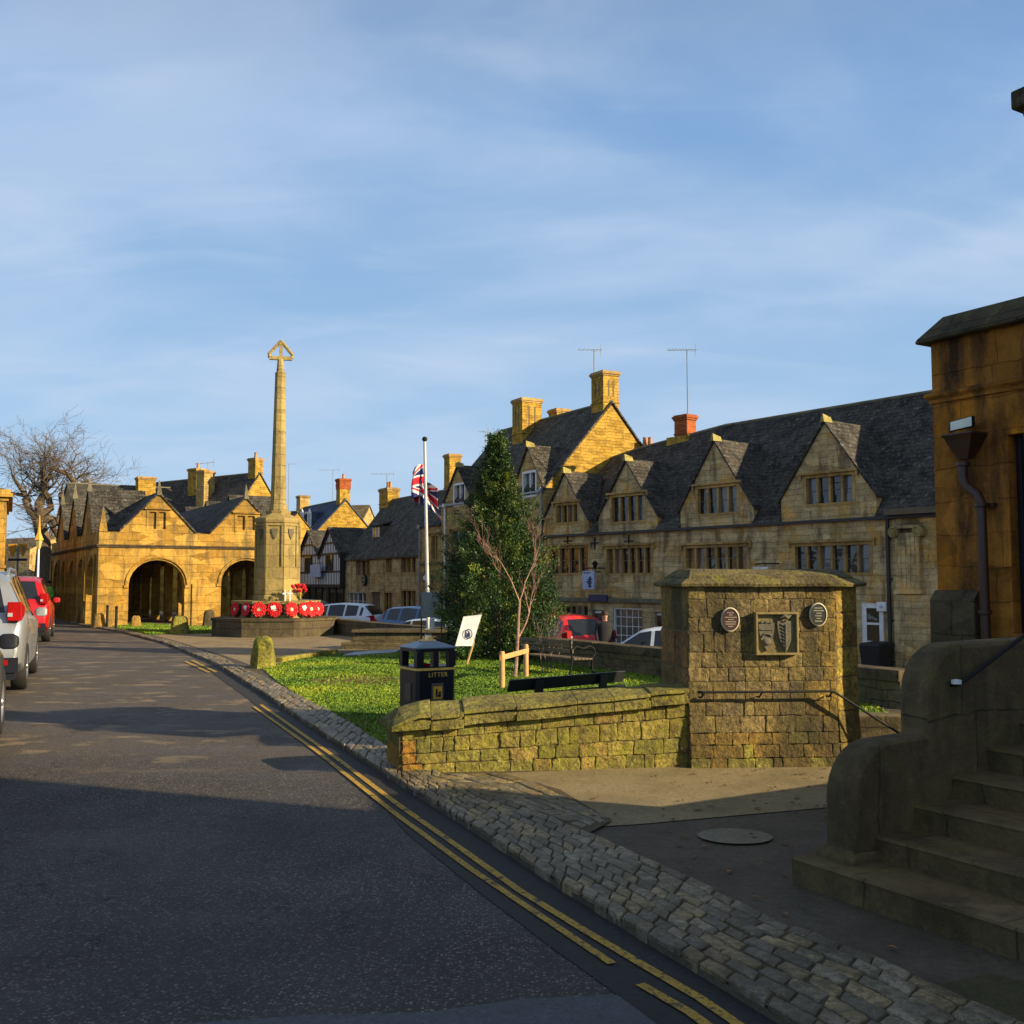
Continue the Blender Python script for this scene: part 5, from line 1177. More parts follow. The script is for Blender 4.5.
m = M(); m.rings([[(.0, -.01, zg), (.3, -.01, zg), (.3, .3, zg), (.0, .3, zg)], [(.03, .02, zg+.25), (.27, .02, zg+.25), (.27, .27, zg+.25), (.03, .27, zg+.25)], [(.14, .14, zg+.95), (.16, .14, zg+.95), (.16, .16, zg+.95), (.14, .16, zg+.95)]]); m.build('finial', mt['hall'], hall)
for r in gw:
    m = M(); c = (r[0]+r[1])/2
    for b in ((r[0]-.06, r[0]+.05, r[2], r[3]), (r[1]-.05, r[1]+.06, r[2], r[3]), (c-.05, c+.05, r[2], r[3]), (r[0]-.06, r[1]+.06, r[3], r[3]+.08), (r[0]-.06, r[1]+.06, r[2]-.07, r[2])): m.box(b[0], b[1], -.02, .16, b[2], b[3])
    m.box(r[0]-.14, r[1]+.14, -.09, -.021, r[3]+.09, r[3]+.15)
    w = m.build('window', mt['hall'], hall); m = M(); m.box(r[0], r[1], .07, .1, r[2], r[3]); m.build('shutter', mt['hall'], w)
for (a, b, t_) in arcs:      # arch mouldings
    zz_ = t_-(b-a)*.46; m = M()
    c = (a+b)/2; pts = [(c-(c-a+.10)*cos(pi*k/16), zz_+(t_-zz_+.1)*sin(pi*k/16)) for k in range(17)]
    m.tube([(x, -.01, z) for x, z in pts], .055, 6); m.box(a-.18, a-.01, -.05, -.003, zz_-.12, zz_); m.box(b+.01, b+.18, -.05, -.003, zz_-.12, zz_)
    m.build('arch_moulding', mt['hall'], hall)
for i in range(6):
    m = M(); y = (.9+i*sp/n5-.09) if i else .68; m.box(-.07, -.003, y-.10, y+.10, -.05, zs_-.3); m.build('buttress', mt['hall'], hall)
pq = KX(195); m = M(); m.box(pq-.12, pq+.12, -.06, -.003, -.05, 1.6); m.build('buttress', mt['hall'], hall)

# ---------------------------------------------------------------- war memorial
MX, MY = -7.46, 32.6
mem = thing('war_memorial', 'octagonal stone war memorial with tall tapering shaft and cross head on stepped base', 'memorial', (MX, MY, 0))
ph = radians(-17.5)
def octo(m, prof, n=8, ph=ph): m.lathe(prof, n, ph=ph)
def zat(py, y=None): return EYE+((583.6-py)/1024)*(y or MY)
zA = zat(618.6, 30.75); zB = zat(601, 31.3)
m = M(); octo(m, [(2.0, -.05), (2.0, zA-.09), (2.04, zA-.08), (2.04, zA), (1.5, zA+.001)]); m.build('lower_step', mt['dark'], mem)
m = M(); octo(m, [(1.37, zA), (1.37, zB-.10), (1.43, zB-.09), (1.43, zB), (.5, zB+.001)]); m.build('upper_step', mt['mem'], mem)
zP = zat(519); rP = .70
m = M(); octo(m, [(rP+.07, zB), (rP+.06, zB+.14), (rP, zB+.22), (rP, zP-.16), (rP+.03, zP-.14), (rP+.05, zP-.06), (rP+.03, zP), (rP*.55, zP+.16), (.42, zP+.24)]); pd = m.build('pedestal', mt['mem'], mem)
for k in range(8):     # sunk panels framed by stiles, a small shield in each
    a = ph+2*pi*(k+.5)/8; ap = rP*cos(pi/8); w = rP*sin(pi/8); T = Matrix.Rotation(a, 3, 'Z'); m = M()
    def bx(y0, y1, z0, z1, x0, x1):
        m.hexa([T @ Vector(q) for q in ((x0, y0, z0), (x1, y0, z0), (x1, y1, z0), (x0, y1, z0), (x0, y0, z1), (x1, y0, z1), (x1, y1, z1), (x0, y1, z1))])
    z1 = zP-.18; z0 = zB+1.05
    bx(-w, -w+.06, z0, z1, ap-.01, ap+.035); bx(w-.06, w, z0, z1, ap-.01, ap+.035); bx(-w, w, zB+.2, z0, ap-.01, ap+.035); bx(-w+.06, w-.06, z1-.06, z1, ap-.01, ap+.035)
    m.build('panel_frame', mt['mem'], pd)
    m = M(); m.prism([(y, z) for y, z in shield(0, z1-.32, .2, .32, 0)], [], lambda a_, b_, dd: tuple(T @ Vector((ap+.035-dd, a_, b_))), .04); m.build('shield', mt['greytrim'], pd, fixn=True)
zS = zat(372)
m = M(); octo(m, [(.30, zP+.2), (.28, zP+.42), (.255, zP+.5), (.17, zS-.0)], 8, ph); m.build('shaft', mt['mem'], mem)
zN = zat(357); zH = zat(338)
m = M(); octo(m, [(.165, zS), (.185, zS+.02), (.13, zS+.06), (.10, zN)], 8, ph)
T = Matrix.Rotation(.22, 3, 'Z')
def bb(x0, x1, y0, y1, z0, z1): m.hexa([T @ Vector(q) for q in ((x0, y0, z0), (x1, y0, z0), (x1, y1, z0), (x0, y1, z0), (x0, y0, z1), (x1, y0, z1), (x1, y1, z1), (x0, y1, z1))])
bb(-.055, .055, -.06, .06, zN-.05, zH-.05); bb(-.36, -.056, -.065, .065, zN-.02, zN+.09); bb(.056, .36, -.065, .065, zN-.02, zN+.09)
for sg_ in (-1, 1):
    a = T @ Vector((sg_*.34, 0, zN+.05)); c_ = T @ Vector((sg_*.37, 0, zN+.16)); b = T @ Vector((0, 0, zH)); m.tube([a, c_, b], [.075, .06, .055], 6)
m.build('cross_head', mt['mem'], mem)
# wreaths leaning on the upper step
def wreath():
    t = thing('poppy_wreath', '', 'wreath', (0, 0, 0), 0, 'red poppy wreaths leaning on the memorial step')
    m = M(); rd = random.Random(5)
    for k in range(44):      # overlapping poppy heads round a ring
        a = 2*pi*k/22+(k % 2)*.14; r = .165 if k % 2 else .108; cx, cz = r*cos(a), r*sin(a); s_ = rd.uniform(.045, .062); y = -.03-rd.uniform(0, .025)
        m.rings([[(cx+s_*q*cos(b), y+dy+.008*sin(3*b), cz+s_*q*sin(b)) for b in [2*pi*i/7 for i in range(7)]] for q, dy in ((1, .0), (.75, -.018), (.25, -.008))])
    m.build('poppies', mt['red'], t)
    m = M(); m.rings([[(.23*q*cos(b), y, .23*q*sin(b)) for b in [2*pi*i/20 for i in range(20)]] for q, y in ((1, .02), (1, -.01), (.35, -.02))]); m.build('backing', paint('wreath_leaves', (.02,.035,.01), .7), t)
    m = M(); m.rings([[(.055*q*cos(b), y, .055*q*sin(b)) for b in [2*pi*i/14 for i in range(14)]] for q, y in ((1, -.0), (1, -.045), (.85, -.055))]); m.build('badge', mt['cream'], t)
    return t
wproto = wreath(); first = True
wl = [('leftmost poppy wreath on the memorial step, mostly edge on', 237), ('second poppy wreath from the left on the memorial step', 248), ('third poppy wreath from the left on the memorial step, with pale centre', 260), ('fourth poppy wreath from the left, with a white and blue centre', 276), ('large poppy wreath with cream centre, fifth from the left', 292), ('poppy wreath with a white card, third from the right', 304.5), ('second poppy wreath from the right on the memorial step', 311.5), ('rightmost poppy wreath on the memorial step', 318)]
apx = 1.37
for lab, px in wl:
    tx = (px-512)/1024
    # find the point on the octagon edge seen in this direction
    best = None
    for i in range(720):
        a = i*pi/360; k = math.floor((a-ph)/(pi/4)); ac = ph+(k+.5)*pi/4; r = (1.37*cos(pi/8)+.06)/cos(a-ac); x = MX+r*cos(a); y = MY+r*sin(a)
        e = abs(x/y-tx)+(.02 if y > MY+.3 else 0)
        if best is None or e < best[0] or (abs(e-best[0]) < 2e-4 and y < best[2]): best = (e, x, y, ac)
    e, x, y, ac = best; o = wproto if first else copytree(wproto); first = False
    o.location = (x, y, zA+.26); o.scale = (1.22,)*3; o.rotation_euler = (-.12, 0, ac+pi/2); o['label'] = lab
    if px in (276, 304.5, 248):
        m = M(); m.slab([(-.07, -.085, .02), (.06, -.085, .0), (.07, -.08, .10), (-.06, -.08, .12)], (0, -.004, 0)); m.build('card', mt['white'], o)
    o.rotation_euler[1] = random.uniform(-.5, .5); o.scale = (random.uniform(1.0, 1.2),)*3
for i, (px, lab) in enumerate(((286, 'small white wooden cross at the foot of the memorial pedestal'), (291, 'second white wooden cross, nearest the red poppies'))):
    t = thing('remembrance_cross', lab, 'cross', ((px-512)/1024*31.6, 31.6, zB), .2, 'crosses on the memorial'); m = M(); m.box(-.02, .02, -.01, .01, 0, .34); m.box(-.08, -.021, -.01, .01, .20, .25); m.box(.021, .08, -.01, .01, .20, .25); m.build('cross', mt['white'], t)
t = thing('poppy_bunch', 'bunch of large red poppies on the right of the memorial pedestal', 'flowers', ((300-512)/1024*31.7, 31.7, zB)); m = M()
for k in range(26):
    a = random.uniform(0, 6.28); r = random.uniform(0, .24); x, y, z = r*cos(a), r*.6*sin(a), random.uniform(.28, .52); s_ = .055
    m.rings([[(x+s_*q*cos(b), y-dy, z+s_*q*sin(b)) for b in [2*pi*i/7 for i in range(7)]] for q, dy in ((.4, 0), (1, .02), (.5, .03))])
m.build('poppies', mt['red'], t); m = M()
for k in range(10): a = random.uniform(-.2, .2); m.tube([(0, 0, 0), (a, random.uniform(-.1, .1), .3)], .01, 4)
m.build('stems', paint('stem_green', (.03,.07,.01), .7), t)
# ---------------------------------------------------------------- rocks and posts
def rock(name, px, py, w, h, dpt, label, mat, seed, cat='stone', rot=.3):
    x, y = G(px, py); m = M(); R_ = []; n = 14
    for j, (zf, rf) in enumerate(((-.05, 1.05), (.12, 1.06), (.35, .98), (.6, .9), (.85, .82), (.96, .66), (1.0, .42))):
        r_ = []
        for k in range(n):
            a = 2*pi*k/n; q = 1+.16*noise.noise(Vector((cos(a)*1.3+seed, sin(a)*1.3, zf*2))); ex = 1/max(abs(cos(a)), abs(sin(a)))**.6
            r_.append((w/2*rf*q*cos(a)*ex, dpt/2*rf*q*sin(a)*ex, h*zf+.04*noise.noise(Vector((cos(a)*2, sin(a)*2, seed)))))
        R_.append(r_)
    m.rings(R_); m.col = (.36, .33, .05); m.c = [m.col]*len(m.f)
    o = m.build(name, mat, None, (x, y+dpt/2, 0), rot, smooth=True); return tag(o, label, cat)
mt['mossrock'] = vstone('mossy_boulder', .55, (.34,.33,.02), .03)
rock('mossy_stone', 260, 668, .44, .58, .45, 'yellow mossy upright stone at the corner of the lawn by the setts', mt['mossrock'], 1, rot=.5)
rock('mossy_stone', 177, 634, .58, .56, .5, 'round topped mossy stone on the grass in front of the market hall', mt['mossrock'], 5)
rock('staddle_stone', 134, 627.5, .36, .42, .35, 'small pale stone at the left foot of the first hall arch', mt['hall'], 9)
rock('staddle_stone', 207, 627, .45, .62, .45, 'grey stone against the hall wall between the two arches', mt['dark'], 12)
rock('corner_stone', 98, 627, .55, .5, .5, 'pale leaning stone at the near corner of the market hall', mt['hall'], 15)
rock('corner_stone', 86, 623.5, .9, .9, .8, 'dark bulky stone against the arcade side of the market hall', mt['dark'], 18)
for px, py, lab in ((107, 627, 'left one of two thin black posts at the hall corner'), (116, 629, 'right one of two thin black posts at the hall corner')):
    x, y = G(px, py); m = M(); m.lathe([(.05, -.02), (.045, .72), (.055, .73), (.055, .78), (.02, .82)], 10)
    tag(m.build('bollard_post', mt['iron'], None, (x, y, 0), smooth=True), lab, 'post', 'black posts by the market hall')

# ---------------------------------------------------------------- litter bin
BA = atan2(.507, .862)
bn = thing('litter_bin', 'dark navy litter bin with gold band and domed grey lid behind the low stone wall', 'litter bin', (-1.085, 11.78, 0), BA)
S = .50; H = .93
m = M()
def rb(e, z, c=.035): return [(-e+c, -e, z), (S+e-c, -e, z), (S+e, -e+c, z), (S+e, S+e-c, z), (S+e-c, S+e, z), (-e+c, S+e, z), (-e, S+e-c, z), (-e, -e+c, z)]
m.rings([rb(-.02, 0), rb(-.02, .05), rb(0, .055), rb(0, .60)]); m.build('body', mt['navy'], bn)
m = M(); m.rings([rb(.004, .60), rb(.014, .605), rb(.014, .625), rb(.004, .63)]); m.build('gold_band', mt['gold'], bn)
m = M(); m.rings([rb(0, .63), rb(0, .645)])
for x, y in ((0, 0), (S-.09, 0), (0, S-.09), (S-.09, S-.09)): m.box(x+.002, x+.088, y+.002, y+.088, .645, .815)
for q in ((S/2-.03, S/2+.03, 0.004, .03), (S/2-.03, S/2+.03, S-.03, S-.004)): m.box(q[0], q[1], q[2], q[3], .645, .815)
m.rings([rb(0, .815), rb(0, .85)]); m.build('hood', mt['navy'], bn)
m = M(); m.rings([rb(.02, .85), rb(.022, .862), rb(-.15, .925, .02), rb(-.16, .93, .02)]); m.build('lid', paint('lid_paint', (.10,.14,.19), .35), bn)
m = M(); m.rings([[(S/2+r*cos(a)*1.3, S/2+r*sin(a), z) for a in [2*pi*k/12 for k in range(12)]] for r, z in ((.085, .93), (.08, .94), (.05, .945))])
for dx_ in (-.05, .03, .05): m.rings([[(S/2+dx_+.018*cos(a)*q, S/2+.018*sin(a)*q, z) for a in [2*pi*k/8 for k in range(8)]] for q, z in ((1, .94), (.9, .965), (.3, .985))])
m.build('lid_mount', mt['gold'], bn, smooth=True)
m = M(); m.box(.09, S-.06, -.006, -.0005, .525, .578); m.build('name_strip', mt['blackp'], bn)
m = M(); m.box(.185, .335, -.010, -.0005, .2, .455); fr1 = m.build('notice_frame', mt['oldwood'], bn); m = M(); m.box(.205, .315, -.014, -.0105, .28, .42); t_ = m.build('notice', mt['yellow'], fr1)
m = M(); m.box(.235, .255, -.018, -.0145, .30, .39); m.lathe([(.012, .335), (.014, .36)], 8, (.285, -.016)); m.box(.262, .30, -.018, -.0145, .30, .33); m.build('litter_symbol', mt['blackp'], fr1)
m = M(); m.box(-.010, -.0005, .15, .30, .25, .45); m.build('side_notice', mt['oldwood'], bn)
m = M(); m.box(.12, .22, .10, .25, .648, .672); m.build('drinks_can_tray', mt['lampred'], bn)
def text(body, size, mat, parent, loc, rot, name='lettering', ext=.001):
    cu = bpy.data.curves.new(name, 'FONT'); cu.body = body; cu.size = size; cu.extrude = ext; cu.align_x = 'CENTER'; cu.align_y = 'CENTER'; cu.space_character = 1.15
    o = bpy.data.objects.new(name, cu); COL.objects.link(o); dg = bpy.context.evaluated_depsgraph_get(); me = bpy.data.meshes.new_from_object(o.evaluated_get(dg)); bpy.data.objects.remove(o)
    ob = bpy.data.objects.new(name, me); COL.objects.link(ob); me.materials.clear(); me.materials.append(mat); ob.parent = parent; ob.location = loc; ob.rotation_euler = rot; return ob
text('LITTER', .072, mt['gold'], bn, ((S+.03)/2, -.0078, .551), (pi/2, 0, 0))

# ---------------------------------------------------------------- benches
b0 = Vector((0.0, 10.45, 0)); dr = Vector((1.30, 1.12, 0)).normalized(); bl = 1.70
bk = thing('black_bench', 'plain dark slatted bench seen from behind just beyond the low stone wall', 'bench', b0, atan2(dr.y, dr.x))
for z0_, z1_ in ((.50, .625), (.385, .475)):
    m = M(); m.hexa([(0, .06, z0_), (bl, .06, z0_), (bl, .09, z0_), (0, .09, z0_), (0, .02, z1_), (bl, .02, z1_), (bl, .05, z1_), (0, .05, z1_)]); m.build('back_slat', mt['bench'], bk, bevel=.006)
for x in (.33, 1.28):
    m = M(); m.hexa([(x, .045, .30), (x+.11, .045, .30), (x+.11, .062, .30), (x, .062, .30), (x, -.008, .60), (x+.11, -.008, .60), (x+.11, .018, .60), (x, .018, .60)]); m.box(x+.02, x+.09, .05, .12, .0, .30); m.box(x+.02, x+.09, .12, .42, .24, .30); m.box(x+.02, x+.09, .42, .48, 0, .30); m.build('leg_frame', mt['bench'], bk)
for k in range(4): m = M(); m.box(0, bl, .13+k*.09, .20+k*.09, .30, .325); m.build('seat_slat', mt['bench'], bk)
o = Vector((1.05, 18.0, 0)); ang = atan2(.62, -.88)   # bench by the young tree, facing right and away
bd = thing('ornate_bench', 'wooden slatted bench with scrolled iron arms facing the lower road', 'bench', o, atan2(.85, -.60))
# local x along the bench, local -y is the seat side
for i, z in enumerate((.42, .50, .575)):
    m = M(); m.box(-.04, 1.56, .0+i*.012, .025+i*.012, z-.032, z+.032) if i != 1 else m.box(-.02, 1.54, .012, .037, z-.02, z+.02); m.build('back_slat', mt['oldwood'], bd)
for k in range(5): m = M(); m.box(-.03, 1.55, -.09-k*.085, -.02-k*.085, .275-.003*k, .30-.003*k); m.build('seat_slat', mt['oldwood'], bd)
for x in (0, 1.52):
    m = M(); m.tube([(x, .06, 0), (x, .0, .27), (x, .04, .62)], .020, 6); m.tube([(x, -.52, 0), (x, -.44, .1), (x, -.45, .26), (x, -.02, .27)], .020, 6); m.build('leg_frame', mt['iron'], bd, smooth=True)
    m = M(); m.tube([(x, .02, .42), (x, -.10, .50), (x, -.25, .46), (x, -.40, .50), (x, -.50, .45), (x, -.52, .36), (x, -.46, .30), (x, -.44, .26)], .018, 6); m.build('arm_rest', mt['iron'], bd, smooth=True)

# ---------------------------------------------------------------- boards, flagpole, flag
a = G(466, 665); tb = thing('leaning_notice_board', 'white tilted notice board with round dark emblem on a wooden stake', 'notice board', (a[0], a[1], 0), .1)
def W2(px, py, Y=19.9): dx, dy, dz = ray(px, py); t = Y/dy; return Vector((dx*t-a[0], Y-a[1], EYE+dz*t))
c4 = [W2(453, 646), W2(470, 646), W2(480, 615), W2(461.5, 617)]
m = M(); m.slab([(p.x, p.y+(.0 if i < 2 else .12), p.z) for i, p in enumerate(c4)], (0, .03, .005)); m.build('board', mt['white'], tb, fixn=True)
ce = sum(c4, Vector())/4; m = M(); nrm = .06
ce2 = c4[0]*.30+c4[1]*.30+c4[2]*.2+c4[3]*.2
for (r0, r1, cz) in ((.095, .075, 0),):
    R_ = [[(ce2.x+.02+r*cos(b)*.8, .035-.012-.0*1+(r*sin(b))*.19, ce2.z+.0+r*sin(b)) for b in [2*pi*k/20 for k in range(20)]] for r in (r0, r1)]
    m.rings([[(x, y+ce2.y-.0, z) for x, y, z in r] for r in R_], cap=False)
m.rings([[(ce2.x+.02+w*.8, ce2.y+.022+h*.19, ce2.z+h) for w, h in ((-.035, -.06), (.035, -.06), (.045, .0), (.01, .065), (-.03, .0))]]+[[(ce2.x+.02+w*.8, ce2.y+.015+h*.19, ce2.z+h) for w, h in ((-.03, -.05), (.03, -.05), (.04, .0), (.01, .055), (-.025, .0))]])
m.build('emblem', mt['signblue'], tb)
m = M(); mid_ = (c4[2]+c4[3])/2; p1 = W2(474, 625, 20.55); m.tube([(0, .02, -.05), (.15, .09, .42), (p1.x, p1.y+.12, p1.z)], .022, 6); m.build('stake', mt['wood'], tb)
# information panel on posts
x, y = G(421.5, 653.5); ip = thing('information_panel', 'plain grey panel on a thin post in front of the flagpole', 'panel', (x, y-.1, 0), .12)
k_ = y/1024; m = M(); z0_ = EYE-(617-583.6)*k_; z1_ = EYE-(592-583.6)*k_; m.box(.0, 20*k_, -.02, .02, z0_, z1_); m.build('panel', mt['greyboard'], ip, bevel=.004)
m = M(); m.tube([(0, 0, 0), (0, 0, z1_+.02)], .018, 6); m.tube([(20*k_, 0, -.0), (20*k_, 0, z1_)], .014, 6); m.build('posts', mt['dkpipe'], ip)
m = M(); m.box(8*k_, 13*k_, -.03, .0, EYE-(630-583.6)*k_, EYE-(618-583.6)*k_); m.build('paper_notice', mt['white'], ip)
FX, FY = -2.05, 25.3
fp = thing('flagpole', 'tall white flagpole standing on the green before the retaining wall', 'flagpole', (FX, FY, 0))
mt['polew'] = paint('pole_paint', (.50,.50,.49), .5); zf = EYE+(583.6-441)*FY/1024; m = M(); lean = -(431-426)*FY/1024
m.tube([(0, 0, -.02), (0, 0, .3), (lean*.5, 0, zf*.5), (lean, 0, zf)], [.07, .048, .042, .034], 10); m.build('pole', mt['polew'], fp, smooth=True)
m = M(); m.lathe([(.02, zf), (.06, zf+.03), (.07, zf+.07), (.04, zf+.12), (.0, zf+.13)], 10, (lean, 0)); m.build('finial', mt['iron'], fp, smooth=True)
m = M(); m.box(-.09, .09, -.09, .09, .0, .5); m.build('pole_base', mt['greyboard'], fp, bevel=.01)
def jack(u, v):    # u 0..2, v 0..1
    x = u-1; y = v-.5
    if abs(x) < .1 or abs(y) < .1: return 'r'
    if abs(x) < .167 or abs(y) < .167: return 'w'
    d = (y*2-x)/sqrt(5); d2 = (y*2+x)/sqrt(5)
    for q, s_ in ((d, 1), (d2, -1)):
        if abs(q) < .1:
            side = (x > 0) if s_ > 0 else (x > 0)
            off = -q if ((x > 0) == (s_ > 0)) else q
            return 'r' if 0 < (q if x < 0 else -q)*(1 if s_ > 0 else -1) < .067 else 'w'
    return 'b'
NU, NV = 64, 36; m = M(); FC = {'r': (.62, .012, .03), 'w': (.75, .75, .74), 'b': (.012, .02, .13)}
z1_ = EYE+(583.6-463)*FY/1024
def fpt(i, j):
    u = i/NU; v = j/NV; hoist = .78
    ax = -.04-.30*sin(min(u/.42, 1)*pi/2) if u < .42 else -.34+.62*(u-.42)/.58
    x = ax+(.03*sin(v*5+u*9)); y = .10*sin(u*15+v*2.2)+.05*u+(.07 if u > .42 else -.04)
    if abs(x) < .09: y += .09
    drop = 0.02*sin(u*6)+.62*u**1.25
    z = z1_-(1-v)*hoist*(1-.12*sin(u*pi))-drop+(0.0)
    x += (1-v)*.10*u
    return (x+lean*.86, y, z)
for i in range(NU):
    for j in range(NV):
        m.col = FC[jack(2*(i+.5)/NU, (j+.5)/NV)]; m.face([fpt(i, j), fpt(i+1, j), fpt(i+1, j+1), fpt(i, j+1)])
me_ = m.build('union_flag', mt['vcol'], None, (FX, FY, 0), fixn=False, smooth=True); sd = me_.modifiers.new('t', 'SOLIDIFY'); sd.thickness = .006
tag(me_, 'limp red, white and blue Union flag hanging from the white pole', 'flag')

# ---------------------------------------------------------------- trees
def conifer(name, label, x, y, H_, prof, n, seed):
    rg = np.random.default_rng(seed); t = thing(name, label, 'tree', (x, y, 0)); m = M(); m.tube([(0, 0, -.05), (.02, 0, H_*.5), (0, 0, H_*.97)], [.10, .06, .012], 8); m.build('trunk', mt['bark'], t)
    zs = np.array([p[0] for p in prof]); rs_ = np.array([p[1] for p in prof])
    nc = 900; V = []; C = []
    zc = rg.beta(1.05, 1.25, nc)*H_; rc = np.interp(zc, zs, rs_); az = rg.uniform(0, 2*pi, nc)
    rc = rc*(1+.10*np.sin(az*5+zc*3)+.07*np.sin(az*11-zc*5))*np.sqrt(rg.uniform(.25, 1.1, nc))
    cx = rc*np.cos(az); cy = rc*np.sin(az); tone = rg.normal(1, .38, nc).clip(.35, 2.0); yel = (rg.random(nc) < .28)*rg.uniform(.15, .7, nc)
    per = n//nc
    for i in range(nc):
        k = per; d = np.array([np.cos(az[i])*.7, np.sin(az[i])*.7, rg.uniform(.1, 1.2)]); d /= np.linalg.norm(d); L = rg.uniform(.16, .55)*min(1, .4+rc[i])
        tt = rg.uniform(-.4, 1, k); sp = .075*(1.15-np.abs(tt))[:, None]+.01
        p = np.array([cx[i], cy[i], zc[i]])+tt[:, None]*L*d+rg.normal(0, 1, (k, 3))*sp
        a = d+rg.normal(0, .55, (k, 3)); a /= np.linalg.norm(a, axis=1)[:, None]; b = np.cross(a, rg.normal(0, 1, (k, 3))); b /= np.linalg.norm(b, axis=1)[:, None]
        l = rg.uniform(.018, .042, (k, 1)); w = l*.27
        V.append(np.stack([p-a*l, p-b*w, p+a*l, p+b*w], 1)); bb_ = tone[i]*rg.uniform(.75, 1.25, k)
        C.append(np.stack([(.030+.13*yel[i])*bb_, (.066+.11*yel[i])*bb_, .014*bb_, np.ones(k)], 1))
    V = np.concatenate(V); C = np.concatenate(C); nq = len(V); V[:, :, 2] = np.maximum(V[:, :, 2], .03)
    me = bpy.data.meshes.new('crown'); me.vertices.add(nq*4); me.vertices.foreach_set('co', V.reshape(-1)); me.loops.add(nq*4); me.loops.foreach_set('vertex_index', np.arange(nq*4, dtype=np.int32)); me.polygons.add(nq); me.polygons.foreach_set('loop_start', np.arange(0, nq*4, 4, dtype=np.int32)); me.update(calc_edges=True)
    ca = me.color_attributes.new('Col', 'FLOAT_COLOR', 'CORNER'); ca.data.foreach_set('color', np.repeat(C, 4, 0).reshape(-1)); me.materials.append(mt['vleaf'])
    o = bpy.data.objects.new('crown', me); COL.objects.link(o); o.parent = t
    return t
CY = 22.3; cs_ = CY/1024
ft = conifer('fir_tree', 'dense dark green conical fir tree in the middle of the green', (497-512)*cs_, CY, 4.80, [(0, .85), (.25, 1.02), (.8, 1.12), (1.5, 1.06), (2.2, .90), (2.9, .62), (3.5, .36), (4.1, .17), (4.5, .07), (4.85, .02)], 170000, 4)
m = M(); rg_ = random.Random(8)
for k in range(60):
    z = rg_.uniform(.3, 4.2); r = np.interp(z, [0, .8, 2.2, 3.5, 4.6], [1.0, 1.17, .9, .44, .02])*rg_.uniform(.88, .98); a = rg_.uniform(pi, 2*pi); c = Vector((r*cos(a), r*sin(a), z)); s_ = .012
    m.rings([[c+Vector((s_*q*cos(b), s_*q*sin(b), dz)) for b in [2*pi*i/6 for i in range(6)]] for q, dz in ((.4, -s_), (1, 0), (.4, s_))])
m.build('string_lights', mt['lampwhite'], ft)
def bare(name, label, x, y, z, spec, mat, seed, levels=5, cat='tree', group=None, crown_mat=None, up=.12, ratio=.72, spread=.6, minr=.006, kids=(2, 3), sides=5):
    rd = random.Random(seed); t = thing(name, label, cat, (x, y, z), 0, group); mt_, mc = M(), M()
    def grow(p, d, L, r, lev, mm):
        pts = [p]; rr = [r]; n = 4
        for i in range(n):
            d = (d+Vector((rd.gauss(0, .13 if lev else .05), rd.gauss(0, .13 if lev else .05), rd.gauss(0, .10)+up*.3))).normalized(); p = p+d*L/n; pts.append(p); rr.append(r*(1-.38*(i+1)/n))
        mm.tube(pts, rr, 7 if lev == 0 else sides if lev < 3 else 3)
        if lev < levels:
            for k in range(rd.randint(*kids)+(1 if lev > 1 else 0)):
                i = rd.randint(2, n) if k else n; q = pts[i]; ax = Vector((rd.gauss(0, 1), rd.gauss(0, 1), rd.gauss(0, .4))); ax = (ax-d*ax.dot(d)).normalized()
                nd = (d+ax*rd.uniform(.35, 1)*spread*1.4+Vector((0, 0, up))).normalized(); grow(q, nd, L*ratio*rd.uniform(.75, 1.15), max(minr, rr[i]*rd.uniform(.55, .75)), lev+1, mc)
    for (p, d, L, r) in spec: grow(Vector(p), Vector(d).normalized(), L, r, 0, mt_)
    mt_.build('trunk', mat, t, smooth=True); mc.build('crown', crown_mat or mat, t, smooth=True); return t
# young tree with stakes
yx, yy = G(515, 677)
bare('young_tree', 'slender young bare tree with reddish stem tied to wooden stakes', yx, yy, 0, [((0, 0, 0), (-.02, 0, 1), 1.3, .034)], mt['redbark'], 23, 4, up=.30, ratio=.60, spread=.50, minr=.003, kids=(3, 4), crown_mat=mt['redbark'])
st_ = thing('tree_stakes', 'two short pale wooden stakes with a crossbar around the young tree', 'stakes', (*G(502, 688), 0))
p2 = G(526, 677); p1_ = G(502, 688); dx_, dy_ = p2[0]-p1_[0], p2[1]-p1_[1]
for (x, y) in ((0, 0), (dx_, dy_)):
    m = M(); m.lathe([(.045, -.02), (.042, .54), (.03, .56)], 10, (x, y)); m.build('post', mt['wood'], st_, smooth=True)
m = M(); m.hexa([(-.03, -.06, .42), (dx_+.05, dy_-.06, .42), (dx_+.05, dy_-.03, .42), (-.03, -.03, .42), (-.03, -.06, .50), (dx_+.05, dy_-.06, .50), (dx_+.05, dy_-.03, .50), (-.03, -.03, .50)]); m.build('crossbar', mt['wood'], st_)
# low bare shoots in front of the fir
bare('bare_shrub', 'low leafless shrub of thin pale twigs at the right foot of the fir tree', .55, 18.6, 0, [((i*.05, 0, 0), (.3*sin(i*2.1), .2*cos(i*1.7), 1), .5, .010) for i in range(5)], mt['twig'], 5, 2, 'shrub', up=.2, minr=.003, kids=(2, 2))
